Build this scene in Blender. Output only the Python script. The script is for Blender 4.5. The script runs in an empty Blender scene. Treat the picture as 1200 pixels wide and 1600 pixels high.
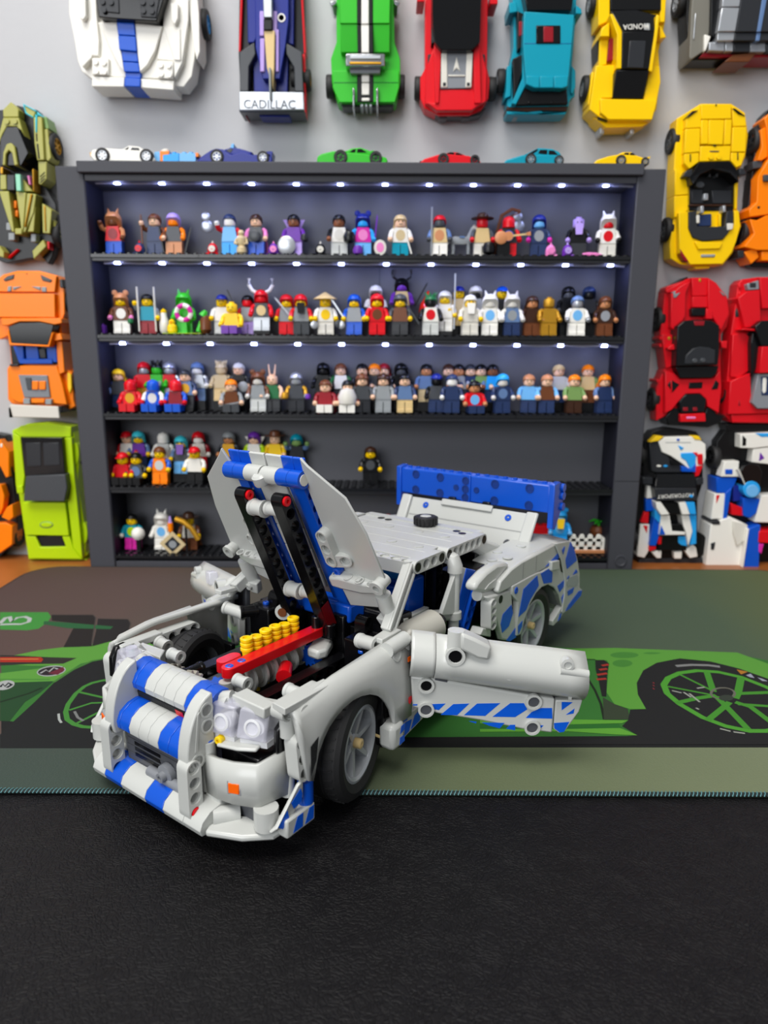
import bpy, bmesh, math, random
from mathutils import Vector, Matrix, Euler

# ---------------------------------------------------------------- camera, light, exposure
S = 0.01                      # all lengths below are centimetres
scn = bpy.context.scene
COL = scn.collection
PITCH, ROLL, CAMH, FPX = 0.2223, 0.0051, 21.63, 1109.0
cf = Vector((0, math.cos(PITCH), -math.sin(PITCH)))
cr0 = Vector((1, 0, 0)); cu0 = cr0.cross(cf)
cr = cr0 * math.cos(ROLL) + cu0 * math.sin(ROLL)
cu = cu0 * math.cos(ROLL) - cr0 * math.sin(ROLL)
cam = bpy.data.cameras.new('camera'); camo = bpy.data.objects.new('camera', cam); COL.objects.link(camo)
camo.matrix_world = Matrix(((cr.x, cu.x, -cf.x, 0), (cr.y, cu.y, -cf.y, 0), (cr.z, cu.z, -cf.z, CAMH * S), (0, 0, 0, 1)))
cam.sensor_fit = 'VERTICAL'; cam.sensor_height = 36; cam.lens = FPX / 1600 * 36
cam.clip_start = 0.01; cam.clip_end = 50
cam.dof.use_dof = True; cam.dof.focus_distance = 0.37; cam.dof.aperture_fstop = 10.0
scn.camera = camo

wd = bpy.data.worlds.new('room_light'); scn.world = wd; wd.use_nodes = True
wd.node_tree.nodes['Background'].inputs[0].default_value = (0.93, 0.96, 1.0, 1)
wd.node_tree.nodes['Background'].inputs[1].default_value = 0.4

def area(name, loc, target, sx, sy, power, col=(1, 1, 1)):
    l = bpy.data.lights.new(name, 'AREA'); l.shape = 'RECTANGLE'; l.size = sx * S; l.size_y = sy * S
    l.energy = power; l.color = col
    o = bpy.data.objects.new(name, l); COL.objects.link(o); o.location = Vector(loc) * S
    o.rotation_euler = (Vector(target) - Vector(loc)).to_track_quat('-Z', 'Y').to_euler()
    return o
area('ceiling_panel_light', (-45, -30, 190), (0, 60, 10), 140, 90, 52, (1, 0.97, 0.93))
area('window_light', (-120, -190, 95), (0, 70, 20), 180, 140, 56, (0.95, 0.97, 1.0))
scn.view_settings.view_transform = 'Standard'; scn.view_settings.look = 'None'
scn.view_settings.exposure = -0.36; scn.view_settings.gamma = 1.0; scn.view_settings.use_curve_mapping = False
scn.cycles.use_denoising = True
scn.cycles.max_bounces = 6; scn.cycles.transparent_max_bounces = 12
scn.cycles.caustics_reflective = False; scn.cycles.caustics_refractive = False

# ---------------------------------------------------------------- helpers
def ray(px, py): return cf + cr * ((px - 600) / FPX) + cu * ((800 - py) / FPX)
CAM = Vector((0, 0, CAMH))
def at_y(px, py, y): d = ray(px, py); return CAM + d * (y / d.y)          # photo point -> place on an upright plane
def at_z(px, py, z): d = ray(px, py); return CAM + d * ((z - CAMH) / d.z)  # photo point -> place on a level plane

def lin(c):
    if isinstance(c, str): c = [int(c[i:i + 2], 16) / 255 for i in (0, 2, 4)]
    return tuple((x / 12.92 if x <= 0.04045 else ((x + 0.055) / 1.055) ** 2.4) for x in c) + (1,)
MATS = {}
def mat(name, col='808080', rough=0.3, metal=0.0, alpha=1.0, trans=0.0, emit=0.0, bump=0.0, bscale=400, spec=0.5, var=0.0, vscale=30, coat=0.0):
    if name in MATS: return MATS[name]
    m = bpy.data.materials.new(name); m.use_nodes = True; MATS[name] = m
    nt = m.node_tree; b = nt.nodes['Principled BSDF']; c = lin(col)
    b.inputs['Base Color'].default_value = c; b.inputs['Roughness'].default_value = rough
    b.inputs['Metallic'].default_value = metal; b.inputs['Specular IOR Level'].default_value = spec
    b.inputs['Transmission Weight'].default_value = trans; b.inputs['Alpha'].default_value = alpha
    b.inputs['Coat Weight'].default_value = coat
    if trans: b.inputs['IOR'].default_value = 1.3
    if emit: b.inputs['Emission Color'].default_value = c; b.inputs['Emission Strength'].default_value = emit
    tc = nt.nodes.new('ShaderNodeTexCoord')
    if bump:
        n = nt.nodes.new('ShaderNodeTexNoise'); n.inputs['Scale'].default_value = bscale; n.inputs['Detail'].default_value = 4
        bp = nt.nodes.new('ShaderNodeBump'); bp.inputs['Strength'].default_value = bump; bp.inputs['Distance'].default_value = 0.0005
        nt.links.new(tc.outputs['Object'], n.inputs['Vector']); nt.links.new(n.outputs['Fac'], bp.inputs['Height'])
        nt.links.new(bp.outputs['Normal'], b.inputs['Normal'])
    if var:
        n = nt.nodes.new('ShaderNodeTexNoise'); n.inputs['Scale'].default_value = vscale; n.inputs['Detail'].default_value = 3
        mx = nt.nodes.new('ShaderNodeMix'); mx.data_type = 'RGBA'
        mx.inputs['A'].default_value = tuple(x * (1 - var) for x in c[:3]) + (1,); mx.inputs['B'].default_value = tuple(min(1, x * (1 + var)) for x in c[:3]) + (1,)
        nt.links.new(tc.outputs['Object'], n.inputs['Vector']); nt.links.new(n.outputs['Fac'], mx.inputs['Factor'])
        nt.links.new(mx.outputs['Result'], b.inputs['Base Color'])
    return m
PAL = dict(lgrey='c6c9c6', mgrey='8f9497', dgrey='46494d', black='0d0e10', blue='0a52c4', red='d6101e', yellow='f6c800', white='eceae2',
           green='34b82a', teal='0a92aa', orange='fb8200', lime='b4d808', olive='a6a44e', dblue='1b2a86', tan='d8bd86', brown='6b3d22',
           purple='6a2fa0', lav='b49ae0', pink='e884c0', skin='f0c3a0', dskin='8a5436', gold='c8952c', silver='b9bdc2', dred='8c1420',
           navy='26365c', bluegrey='5f7ba6', sand='cdb98e', lblue='6fb4ea', azure='28a0ea', magenta='d42aa0', dbrown='3c2418', mint='8fd4b4',
           dgreen='1f6a3c', ngreen='7a9c58', fyellow='f8cc1c', offwhite='d9d6cc', trans='aeb4bc', char='2b2d31', aqua='3cc6d8', nougat='c8875a')
def pl(c):          # plain moulded plastic in a palette colour
    return mat('plastic_' + c, PAL[c], 0.45 if c in ('gold',) else 0.3, 0.6 if c in ('gold', 'silver') else 0.0, spec=0.3)
M_CLEAR = mat('clear_plastic', 'e4e4f2', 0.05, alpha=0.38, spec=0.8)
M_SMOKE = mat('smoked_plastic', '101113', 0.1, spec=0.3)
M_TYRE = mat('tyre_rubber', '1b1b1c', 0.62, bump=0.2, bscale=300)
M_BLK = mat('black_beam_plastic', '0b0b0d', 0.2, spec=0.4)
M_LG = mat('light_grey_plastic', 'bdbfbb', 0.27)
M_ST = mat('blue_sticker_film', '0a58d0', 0.3)

class MB:
    def __init__(s, M=None): s.v = []; s.f = []; s.M = M
    def add(s, vs, fs):
        n = len(s.v); s.v += [Vector(v) for v in vs] if s.M is None else [s.M @ Vector(v) for v in vs]
        s.f += [tuple(i + n for i in f) for f in fs]; return s
    def box(s, x0, x1, y0, y1, z0, z1):
        return s.add([(x0, y0, z0), (x1, y0, z0), (x1, y1, z0), (x0, y1, z0), (x0, y0, z1), (x1, y0, z1), (x1, y1, z1), (x0, y1, z1)],
                     [(3, 2, 1, 0), (4, 5, 6, 7), (0, 1, 5, 4), (1, 2, 6, 5), (2, 3, 7, 6), (3, 0, 4, 7)])
    def prism(s, a, b):       # two matching outlines
        n = len(a); return s.add(list(a) + list(b), [tuple(range(n))[::-1], tuple(range(n, 2 * n))] + [(i, (i + 1) % n, n + (i + 1) % n, n + i) for i in range(n)])
    def slab(s, pts, off):    # an outline given thickness along a vector
        o = Vector(off); return s.prism([Vector(p) for p in pts], [Vector(p) + o for p in pts])
    def cyl(s, p0, p1, r0, r1=None, n=16, caps=True):
        r1 = r0 if r1 is None else r1; p0 = Vector(p0); p1 = Vector(p1); q = (p1 - p0).to_track_quat('Z', 'Y')
        ring = lambda p, r: [p + q @ Vector((r * math.cos(2 * math.pi * i / n), r * math.sin(2 * math.pi * i / n), 0)) for i in range(n)]
        f = [(i, (i + 1) % n, n + (i + 1) % n, n + i) for i in range(n)]
        if caps: f += [tuple(range(n))[::-1], tuple(range(n, 2 * n))]
        return s.add(ring(p0, r0) + ring(p1, r1), f)
    def lathe(s, prof, o=(0, 0, 0), ax=(0, 0, 1), n=20, caps=True):   # (radius, height) profile turned about an axis
        o = Vector(o); q = Vector(ax).to_track_quat('Z', 'Y'); vs = []; fs = []
        for r, h in prof: vs += [o + q @ Vector((r * math.cos(2 * math.pi * i / n), r * math.sin(2 * math.pi * i / n), h)) for i in range(n)]
        for k in range(len(prof) - 1): fs += [(k * n + i, k * n + (i + 1) % n, (k + 1) * n + (i + 1) % n, (k + 1) * n + i) for i in range(n)]
        if caps and prof[0][0] > 0: fs.append(tuple(range(n))[::-1])
        if caps and prof[-1][0] > 0: k = len(prof) - 1; fs.append(tuple(k * n + i for i in range(n)))
        return s.add(vs, fs)
    def tube(s, path, r, n=10):
        path = [Vector(p) for p in path]; vs = []; fs = []; up = None
        for k, p in enumerate(path):
            t = (path[min(k + 1, len(path) - 1)] - path[max(k - 1, 0)]).normalized(); q = t.to_track_quat('Z', 'Y')
            vs += [p + q @ Vector((r * math.cos(2 * math.pi * i / n), r * math.sin(2 * math.pi * i / n), 0)) for i in range(n)]
        for k in range(len(path) - 1): fs += [(k * n + i, k * n + (i + 1) % n, (k + 1) * n + (i + 1) % n, (k + 1) * n + i) for i in range(n)]
        k = len(path) - 1; fs += [tuple(range(n))[::-1], tuple(k * n + i for i in range(n))]
        return s.add(vs, fs)
    def loft(s, rows, closed=True, caps=True):    # rows of equal point counts
        n = len(rows[0]); vs = [p for r in rows for p in r]; fs = []
        for k in range(len(rows) - 1):
            for i in range(n if closed else n - 1): fs.append((k * n + i, k * n + (i + 1) % n, (k + 1) * n + (i + 1) % n, (k + 1) * n + i))
        if caps and closed: fs += [tuple(range(n))[::-1], tuple((len(rows) - 1) * n + i for i in range(n))]
        return s.add(vs, fs)
    def mesh(s, name, m=None, smooth=35):
        me = bpy.data.meshes.new(name); me.from_pydata([v * S for v in s.v], [], s.f)
        bm = bmesh.new(); bm.from_mesh(me); bmesh.ops.recalc_face_normals(bm, faces=bm.faces); bm.to_mesh(me); bm.free()
        if smooth:
            for p in me.polygons: p.use_smooth = True
            me.set_sharp_from_angle(angle=math.radians(smooth))
        if m: me.materials.append(m)
        return me
    def obj(s, name, m, parent=None, bevel=0.0, smooth=35, seg=2):
        o = bpy.data.objects.new(name, s.mesh(name, m, smooth)); COL.objects.link(o); o.parent = parent
        if bevel:
            b = o.modifiers.new('edge', 'BEVEL'); b.width = bevel * S; b.segments = seg; b.limit_method = 'ANGLE'; b.angle_limit = math.radians(40)
        return o
def tag(o, label=None, cat=None, group=None, kind=None):
    if label: o['label'] = label
    if cat: o['category'] = cat
    if group: o['group'] = group
    if kind: o['kind'] = kind
    return o
def empty(name, loc=(0, 0, 0), rz=0.0):
    o = bpy.data.objects.new(name, None); COL.objects.link(o); o.location = Vector(loc) * S; o.rotation_euler = (0, 0, rz); o.empty_display_size = 0.01
    return o
def inst(me, name, parent, m=None, loc=(0, 0, 0), rot=None, mw=None, scale=None):   # one more object on shared mesh data
    o = bpy.data.objects.new(name, me); COL.objects.link(o); o.parent = parent
    if mw is not None: o.matrix_basis = Matrix.Translation(mw.translation * S) @ mw.to_3x3().to_4x4()
    else:
        o.location = Vector(loc) * S
        if rot is not None: o.rotation_euler = rot
    if scale is not None: o.scale = scale
    if m is not None:
        if not me.materials: me.materials.append(None)
        o.material_slots[0].link = 'OBJECT'; o.material_slots[0].material = m
    return o
def frame(o, x, z):      # matrix whose X runs along x and whose Z lies near z
    x = Vector(x).normalized(); z = Vector(z); z = (z - x * z.dot(x)).normalized(); y = z.cross(x)
    return Matrix(((x.x, y.x, z.x, o[0]), (x.y, y.y, z.y, o[1]), (x.z, y.z, z.z, o[2]), (0, 0, 0, 1)))
def text(body, name, m, parent, size, mw, extrude=0.01):     # raised or printed lettering as a mesh
    c = bpy.data.curves.new(name, 'FONT'); c.body = body; c.size = size * S; c.extrude = extrude * S; c.align_x = 'CENTER'; c.align_y = 'CENTER'; c.resolution_u = 3
    t = bpy.data.objects.new('t', c); me = bpy.data.meshes.new_from_object(t); bpy.data.objects.remove(t); bpy.data.curves.remove(c)
    me.name = name; me.materials.clear(); me.materials.append(m)
    return inst(me, name, parent, mw=mw)
# ---------------------------------------------------------------- the setting
WALL = 75.5
m_wall = mat('painted_wall', 'b9babd', 0.75, bump=0.35, bscale=170, var=0.03, vscale=8)
tag(MB().box(-120, 120, WALL, WALL + 8, -90, 170).obj('wall_back', m_wall), kind='structure')
m_wood = mat('orange_wood', '9a5a28', 0.4, var=0.35, vscale=14)
desk = empty('desk', (0, 40, -3.35)); tag(desk, 'orange-brown wooden desk top along the wall under the mats', 'desk')
MB().box(-95, 95, -62, 35.3, 0, 3).obj('desk_top', m_wood, desk, bevel=0.2)
for x in (-88, 88):
    for y in (-56, 30): MB().box(x - 3, x + 3, y - 3, y + 3, -70, 0).obj('leg', m_wood, desk, bevel=0.2)

# black leather pad
m_lea = bpy.data.materials.new('black_leather'); m_lea.use_nodes = True; nt = m_lea.node_tree; b = nt.nodes['Principled BSDF']
b.inputs['Base Color'].default_value = lin('0d0c0e'); b.inputs['Roughness'].default_value = 0.46; b.inputs['Specular IOR Level'].default_value = 0.22
tc = nt.nodes.new('ShaderNodeTexCoord'); vo = nt.nodes.new('ShaderNodeTexVoronoi'); vo.feature = 'DISTANCE_TO_EDGE'; vo.inputs['Scale'].default_value = 420
no = nt.nodes.new('ShaderNodeTexNoise'); no.inputs['Scale'].default_value = 60; no.inputs['Detail'].default_value = 6
wv = nt.nodes.new('ShaderNodeMix'); wv.data_type = 'RGBA'; wv.blend_type = 'LINEAR_LIGHT'; wv.inputs['Factor'].default_value = 0.012
mt = nt.nodes.new('ShaderNodeMath'); mt.operation = 'MINIMUM'; mt.inputs[1].default_value = 0.18
ad = nt.nodes.new('ShaderNodeMath'); ad.operation = 'MULTIPLY_ADD'; ad.inputs[1].default_value = 0.5
bp = nt.nodes.new('ShaderNodeBump'); bp.inputs['Strength'].default_value = 0.8; bp.inputs['Distance'].default_value = 0.0012
L = nt.links.new
L(tc.outputs['Object'], no.inputs['Vector']); L(tc.outputs['Object'], wv.inputs['A']); L(no.outputs['Color'], wv.inputs['B'])
L(wv.outputs['Result'], vo.inputs['Vector']); L(vo.outputs['Distance'], mt.inputs[0]); L(no.outputs['Fac'], ad.inputs[0]); L(mt.outputs[0], ad.inputs[2])
L(ad.outputs[0], bp.inputs['Height']); L(bp.outputs['Normal'], b.inputs['Normal'])
tag(MB().box(-60, 60, -15, 55, -0.35, -0.25).obj('leather_pad', m_lea, bevel=0.03), 'black grained leather desk pad across the foreground', 'desk pad')

# printed desk mat
def round_rect(x0, x1, y0, y1, r, k=6):
    p = []
    for cx, cy, a in ((x1 - r, y0 + r, -90), (x1 - r, y1 - r, 0), (x0 + r, y1 - r, 90), (x0 + r, y0 + r, 180)):
        p += [(cx + r * math.cos(math.radians(a + 90 * i / k)), cy + r * math.sin(math.radians(a + 90 * i / k))) for i in range(k + 1)]
    return p
m_mat = bpy.data.materials.new('printed_cloth'); m_mat.use_nodes = True; nt = m_mat.node_tree; b = nt.nodes['Principled BSDF']; L = nt.links.new
b.inputs['Roughness'].default_value = 0.85; b.inputs['Specular IOR Level'].default_value = 0.25
tc = nt.nodes.new('ShaderNodeTexCoord'); sp = nt.nodes.new('ShaderNodeSeparateXYZ'); L(tc.outputs['Object'], sp.inputs[0])
def ramp(inp, lo, hi, stops):
    mr = nt.nodes.new('ShaderNodeMapRange'); mr.inputs['From Min'].default_value = lo * S; mr.inputs['From Max'].default_value = hi * S; L(inp, mr.inputs['Value'])
    r = nt.nodes.new('ShaderNodeValToRGB'); L(mr.outputs[0], r.inputs[0]); e = r.color_ramp.elements
    e[0].position = stops[0][0]; e[0].color = lin(stops[0][1]); e[1].position = stops[-1][0]; e[1].color = lin(stops[-1][1])
    for p_, c_ in stops[1:-1]: q = e.new(p_); q.color = lin(c_)
    return r.outputs[0]
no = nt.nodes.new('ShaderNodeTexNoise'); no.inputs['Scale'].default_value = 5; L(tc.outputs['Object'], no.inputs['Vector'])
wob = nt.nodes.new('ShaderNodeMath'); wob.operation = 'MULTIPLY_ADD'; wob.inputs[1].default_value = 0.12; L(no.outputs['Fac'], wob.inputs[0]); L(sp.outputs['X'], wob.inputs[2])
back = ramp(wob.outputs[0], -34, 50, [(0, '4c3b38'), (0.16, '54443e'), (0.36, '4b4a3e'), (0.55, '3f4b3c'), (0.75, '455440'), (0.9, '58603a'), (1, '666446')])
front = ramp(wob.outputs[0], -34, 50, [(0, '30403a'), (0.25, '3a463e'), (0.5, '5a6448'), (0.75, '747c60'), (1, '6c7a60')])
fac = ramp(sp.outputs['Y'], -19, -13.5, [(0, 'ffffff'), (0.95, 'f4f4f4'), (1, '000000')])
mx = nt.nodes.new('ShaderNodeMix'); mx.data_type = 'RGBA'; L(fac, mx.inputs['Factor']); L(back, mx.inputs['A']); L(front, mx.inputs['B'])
fi = nt.nodes.new('ShaderNodeTexNoise'); fi.inputs['Scale'].default_value = 900; L(tc.outputs['Object'], fi.inputs['Vector'])
bp = nt.nodes.new('ShaderNodeBump'); bp.inputs['Strength'].default_value = 0.35; bp.inputs['Distance'].default_value = 0.0006; L(fi.outputs['Fac'], bp.inputs['Height'])
L(mx.outputs['Result'], b.inputs['Base Color']); L(bp.outputs['Normal'], b.inputs['Normal'])
MY0, MY1, MX0, MX1 = 31.8, 69.6, -35.6, 41.0
MC = Vector((4, (MY0 + MY1) / 2, -0.25))
dm = empty('desk_mat', MC); tag(dm, 'long cloth desk mat printed with a green race car', 'desk mat')
out = [(x - MC.x, y - MC.y) for x, y in round_rect(MX0, MX1, MY0, MY1, 3.2)]
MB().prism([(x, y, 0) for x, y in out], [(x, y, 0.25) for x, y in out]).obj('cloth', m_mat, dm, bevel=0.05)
edge = []
for i in range(len(out)): edge.append((out[i][0], out[i][1], 0.17))
MB().tube(edge + edge[:1], 0.11, 6).obj('hem', mat('dark_hem', '12201e', 0.8), dm)
st = MB(); x = MX0 + 2.6
while x < MX1 - 2.6:      # slanted stitches along the front hem
    st.cyl((x - MC.x, MY0 - MC.y - 0.12, 0.14), (x + 0.08 - MC.x, MY0 - MC.y - 0.02, 0.265), 0.035, n=5); st.cyl((x + 0.08 - MC.x, MY0 - MC.y - 0.02, 0.265), (x + 0.13 - MC.x, MY0 - MC.y + 0.13, 0.25), 0.03, n=5); x += 0.2
tag(st.obj('hem_stitches', mat('teal_thread', '54868a', 0.7), dm), kind='stuff')

LAY = [0]
def prn(name, col, pts, k=None):        # one flat printed shape on the mat
    if k: pts = [(k[0] + x / k[2], k[1] + y / k[2]) for x, y in pts]
    LAY[0] += 1; h = 0.2505 + 0.0005 * LAY[0]
    P = [at_z(x, y, h - 0.25) - MC for x, y in pts]
    mb = MB(); mb.add([(p.x, p.y, h) for p in P], [tuple(range(len(P)))]); return mb.obj(name, mat('ink_' + col, tuple(int(col[i:i + 2], 16) / 255 * .76 for i in (0, 2, 4)), 0.85, spec=0.25), dm, smooth=0)
def line(name, col, pts, w, k=None, closed=False):
    if k: pts = [(k[0] + x / k[2], k[1] + y / k[2]) for x, y in pts]
    LAY[0] += 1; h = 0.2505 + 0.0005 * LAY[0]
    P = [at_z(x, y, h - 0.25) - MC for x, y in pts]; n = len(P); mb = MB(); vs = []
    for i in range(n):
        a = P[(i - 1) % n if closed else max(i - 1, 0)]; c = P[(i + 1) % n if closed else min(i + 1, n - 1)]; t = (c - a).normalized(); q = Vector((-t.y, t.x, 0)) * w / 2
        vs += [(P[i].x + q.x, P[i].y + q.y, h), (P[i].x - q.x, P[i].y - q.y, h)]
    mb.add(vs, [(2 * i, 2 * i + 1, (2 * i + 3) % (2 * n), (2 * i + 2) % (2 * n)) for i in range(n if closed else n - 1)])
    return mb.obj(name, mat('ink_' + col, tuple(int(col[i:i + 2], 16) / 255 * .76 for i in (0, 2, 4)), 0.85, spec=0.25), dm, smooth=0)
A_ = (0, 860, 3.3333); B_ = (840, 860, 3.3333)
prn('printed_shadow', '1c1e1d', [(2, 1120), (1290, 1120), (1290, 1168), (2, 1168)])
prn('printed_body', '3c8434', [(2, 1060), (2, 1034), (60, 1016), (185, 1001), (334, 986), (520, 985), (700, 1000), (900, 1013), (1140, 1020), (1240, 1040), (1290, 1060), (1290, 1130), (990, 1150), (600, 1152), (200, 1140), (2, 1126)])
prn('printed_roofline', '6ab444', [(60, 550), (200, 520), (610, 470), (1110, 418), (1200, 440), (1180, 470), (1000, 480), (620, 545), (420, 590), (280, 680), (0, 690), (0, 640), (330, 600), (160, 600), (0, 592), (0, 560)], A_)
prn('printed_spoiler', '4aa845', [(0, 322), (250, 322), (266, 345), (250, 372), (200, 408), (140, 416), (0, 412)], A_)
line('printed_scribble', 'd8dcd8', [(0, 380), (30, 350), (50, 345), (60, 372), (90, 350), (130, 345), (155, 355), (150, 372), (110, 384), (60, 384), (0, 386)], 0.34, A_)
prn('printed_strut', '2a2523', [(268, 335), (485, 335), (502, 352), (478, 500), (330, 505), (395, 380), (270, 366)], A_)
prn('printed_strut', '2b2826', [(510, 355), (668, 358), (683, 382), (664, 450), (590, 470), (480, 500), (500, 420)], A_)
prn('printed_stay', '2f7040', [(230, 368), (300, 372), (590, 396), (575, 410), (350, 405), (225, 384)], A_)
line('printed_edge', '5a504a', [(268, 335), (485, 335), (500, 350), (478, 490)], 0.1, A_)
line('printed_edge', '5a504a', [(510, 355), (668, 358), (682, 380), (664, 445)], 0.1, A_)
prn('printed_dark_panel', '33302a', [(0, 545), (110, 548), (250, 556), (400, 560), (330, 590), (150, 592), (0, 600)], A_)
prn('printed_lamp', 'c8321c', [(0, 556), (215, 556), (225, 568), (215, 582), (0, 582)], A_)
line('printed_lamp_core', 'f0a050', [(0, 566), (200, 566)], 0.12, A_)
prn('printed_dark_flank', '24502a', [(0, 690), (280, 682), (210, 740), (130, 790), (50, 890), (0, 888)], A_)
line('printed_crease', '173018', [(0, 790), (150, 745), (220, 715)], 0.2, A_)
line('printed_crease', '55a03c', [(0, 672), (260, 672)], 0.2, A_)
prn('printed_tyre', '1f2121', [(620, 552), (480, 580), (380, 625), (280, 690), (180, 790), (60, 900), (0, 960), (0, 1030), (700, 1030), (1400, 900), (1400, 600), (1000, 540)], A_)
line('printed_arch', '4e8e3a', [(640, 548), (480, 575), (380, 620), (280, 686)], 0.22, A_)
line('printed_rim', '4c9c3c', [(480, 690), (440, 708), (395, 745), (355, 800), (342, 840), (350, 880), (385, 905), (430, 918), (600, 930), (800, 880), (850, 800), (780, 720), (640, 680), (540, 676)], 0.3, A_, True)
for a_ in ([(415, 738), (475, 752), (600, 780)], [(360, 832), (475, 795), (600, 790)], [(400, 900), (600, 800)]): line('printed_spoke', '4c9c3c', a_, 0.2, A_)
line('printed_glint', 'c8cec8', [(305, 850), (308, 880), (320, 898)], 0.14, A_); line('printed_glint', '8c908c', [(388, 838), (405, 870), (435, 888)], 0.16, A_)
ell = lambda cx, cy, rx, ry, n=20, t=0: [(cx + rx * math.cos(2 * math.pi * i / n) * math.cos(t) - ry * math.sin(2 * math.pi * i / n) * math.sin(t), cy + rx * math.cos(2 * math.pi * i / n) * math.sin(t) + ry * math.sin(2 * math.pi * i / n) * math.cos(t)) for i in range(n)]
prn('printed_badge', 'c8ccc8', ell(267, 628, 76, 27, t=-0.12), A_); prn('printed_badge_centre', '2a2328', ell(267, 628, 70, 22, t=-0.12), A_)
prn('printed_badge_patch', '7a2a3a', [(250, 640), (330, 606), (335, 625), (300, 648)], A_); line('printed_badge_mark', 'c8ccc8', [(210, 640), (240, 622), (255, 632), (280, 610), (300, 618)], 0.16, A_)
prn('printed_badge', 'c8ccc8', ell(25, 702, 52, 24, t=-0.2), A_); line('printed_badge_mark', '20242a', [(0, 712), (15, 696), (25, 708), (45, 690), (60, 700), (35, 715)], 0.22, A_)
# right half of the printed car
prn('printed_haunch', '69b542', [(150, 512), (400, 508), (640, 517), (1040, 532), (1200, 590), (1330, 660), (1200, 668), (1050, 615), (900, 578), (740, 562), (620, 585), (550, 625), (516, 690), (522, 750), (564, 826), (480, 826), (400, 800), (360, 740), (372, 590), (360, 572), (240, 566), (150, 560)], B_)
prn('printed_tail_vent', '20221f', [(300, 572), (345, 570), (372, 590), (362, 640), (358, 762), (335, 760), (318, 680), (302, 620)], B_)
for a_ in ([(335, 600), (370, 594)], [(322, 622), (362, 616)], [(310, 648), (362, 640)], [(308, 672), (358, 668)]): line('printed_tail_lamp', 'c03a2c', a_, 0.26, B_)
prn('printed_grille', '4f9a3a', ell(452, 545, 74, 16), B_); prn('printed_grille', '4f9a3a', ell(442, 588, 52, 19), B_); prn('printed_grille', '4f9a3a', ell(595, 535, 45, 5), B_)
line('printed_crease', '1c2a18', [(245, 640), (300, 730), (330, 800), (347, 880)], 0.16, B_); line('printed_crease', '254a20', [(245, 566), (300, 568)], 0.14, B_)
prn('printed_sill', '3c4a34', [(340, 765), (400, 800), (470, 826), (482, 880), (345, 882)], B_)
prn('printed_tyre', '212222', [(516, 690), (550, 625), (620, 585), (740, 562), (900, 578), (1050, 615), (1200, 668), (1420, 760), (1420, 1010), (0, 1010), (520, 962), (440, 915), (470, 885), (482, 830), (566, 826), (522, 750)], B_)
prn('printed_skirt', '6cbc3c', [(-300, 870), (150, 880), (472, 885), (440, 900), (150, 906), (-300, 900)], B_); prn('printed_skirt', '2d7a2c', [(-300, 900), (150, 906), (420, 902), (440, 925), (160, 932), (-300, 940)], B_)
prn('printed_skirt', '6cbc3c', [(-300, 930), (160, 930), (430, 925), (480, 945), (520, 963), (400, 958), (160, 942), (-300, 945)], B_)
line('printed_rim', '58b436', [(657, 700), (680, 665), (740, 638), (830, 626), (940, 633), (1060, 660), (1200, 715), (1320, 790), (1350, 860), (1300, 915), (1200, 940), (1100, 940), (980, 915), (860, 870), (740, 800), (675, 745)], 0.42, B_, True)
for a_, w_ in (([(738, 645), (905, 728)], .2), ([(676, 708), (905, 752)], .2), ([(880, 630), (915, 735)], .42), ([(720, 795), (840, 768), (930, 755)], .38), ([(885, 885), (975, 812), (1000, 790)], .38), ([(1095, 930), (985, 815), (930, 760)], .42), ([(1060, 662), (1045, 735), (1030, 770)], .46), ([(1250, 738), (1050, 745), (1030, 770)], .38), ([(1260, 815), (1040, 800)], .3), ([(1230, 905), (1110, 815), (1030, 790)], .42)):
    line('printed_spoke', '4ea632', a_, w_, B_)
line('printed_hub', '7c7a6c', ell(965, 745, 62, 30, 18), 0.16, B_, True); prn('printed_hub_cap', '3c463a', ell(982, 768, 38, 16), B_)
for a_ in ([(790, 745), (845, 790)], [(825, 820), (840, 828)], [(760, 738), (800, 765)], [(950, 928), (1005, 942)], [(1020, 945), (1080, 953)], [(830, 718), (870, 712)], [(700, 730), (750, 742)]): line('printed_glint', 'b8bcb0', a_, 0.14, B_)
line('printed_tyre_band', '9a9c98', [(720, 602), (800, 596), (890, 598), (950, 606)], 0.32, B_)
prn('printed_tyre_logo', 'd08a2a', [(1036, 620), (1095, 632), (1060, 646)], B_); prn('printed_tyre_logo', 'b8bccc', [(1085, 650), (1110, 642), (1130, 665), (1105, 660)], B_); prn('printed_tyre_logo', 'b8bccc', [(1145, 662), (1170, 668), (1200, 682), (1170, 680)], B_)
for y_ in (690, 704, 720): line('printed_tick', '8c3038', [(600, y_), (608, y_)], 0.22, B_)

# ---------------------------------------------------------------- display cabinet
m_cab = mat('charcoal_panel', '43444a', 0.5, bump=0.08, bscale=90, spec=0.25); m_cin = mat('charcoal_lining', '525359', 0.5); m_pl = mat('black_stud_plate', '141518', 0.25)
cab = empty('display_cabinet', (-2.3, 72, -0.35)); tag(cab, 'charcoal display cabinet with five studded shelves against the wall', 'cabinet')
def cb(x0, x1, y0, y1, z0, z1, name, m, bev=0.06, par=None): return MB().box(x0 + 2.3, x1 + 2.3, y0 - 72, y1 - 72, z0 + .35, z1 + .35).obj(name, m, par or cab, bevel=bev)
IL, IR, OL, OR = -27.6, 23.0, -30.2, 25.6; FRY = 70.0
for x0, x1 in ((OL, IL), (IR, OR)): cb(x0, x1, FRY, 75.4, -0.35, 38.0, 'side_panel', m_cab, 0.12)
cb(IL - .45, IR + .45, FRY - 0.45, 75.4, 37.35, 38.35, 'top_panel', m_cab, 0.1); cb(IL, IR, FRY + 0.1, 75.2, 36.75, 37.35, 'top_rail', m_cab)
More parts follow.
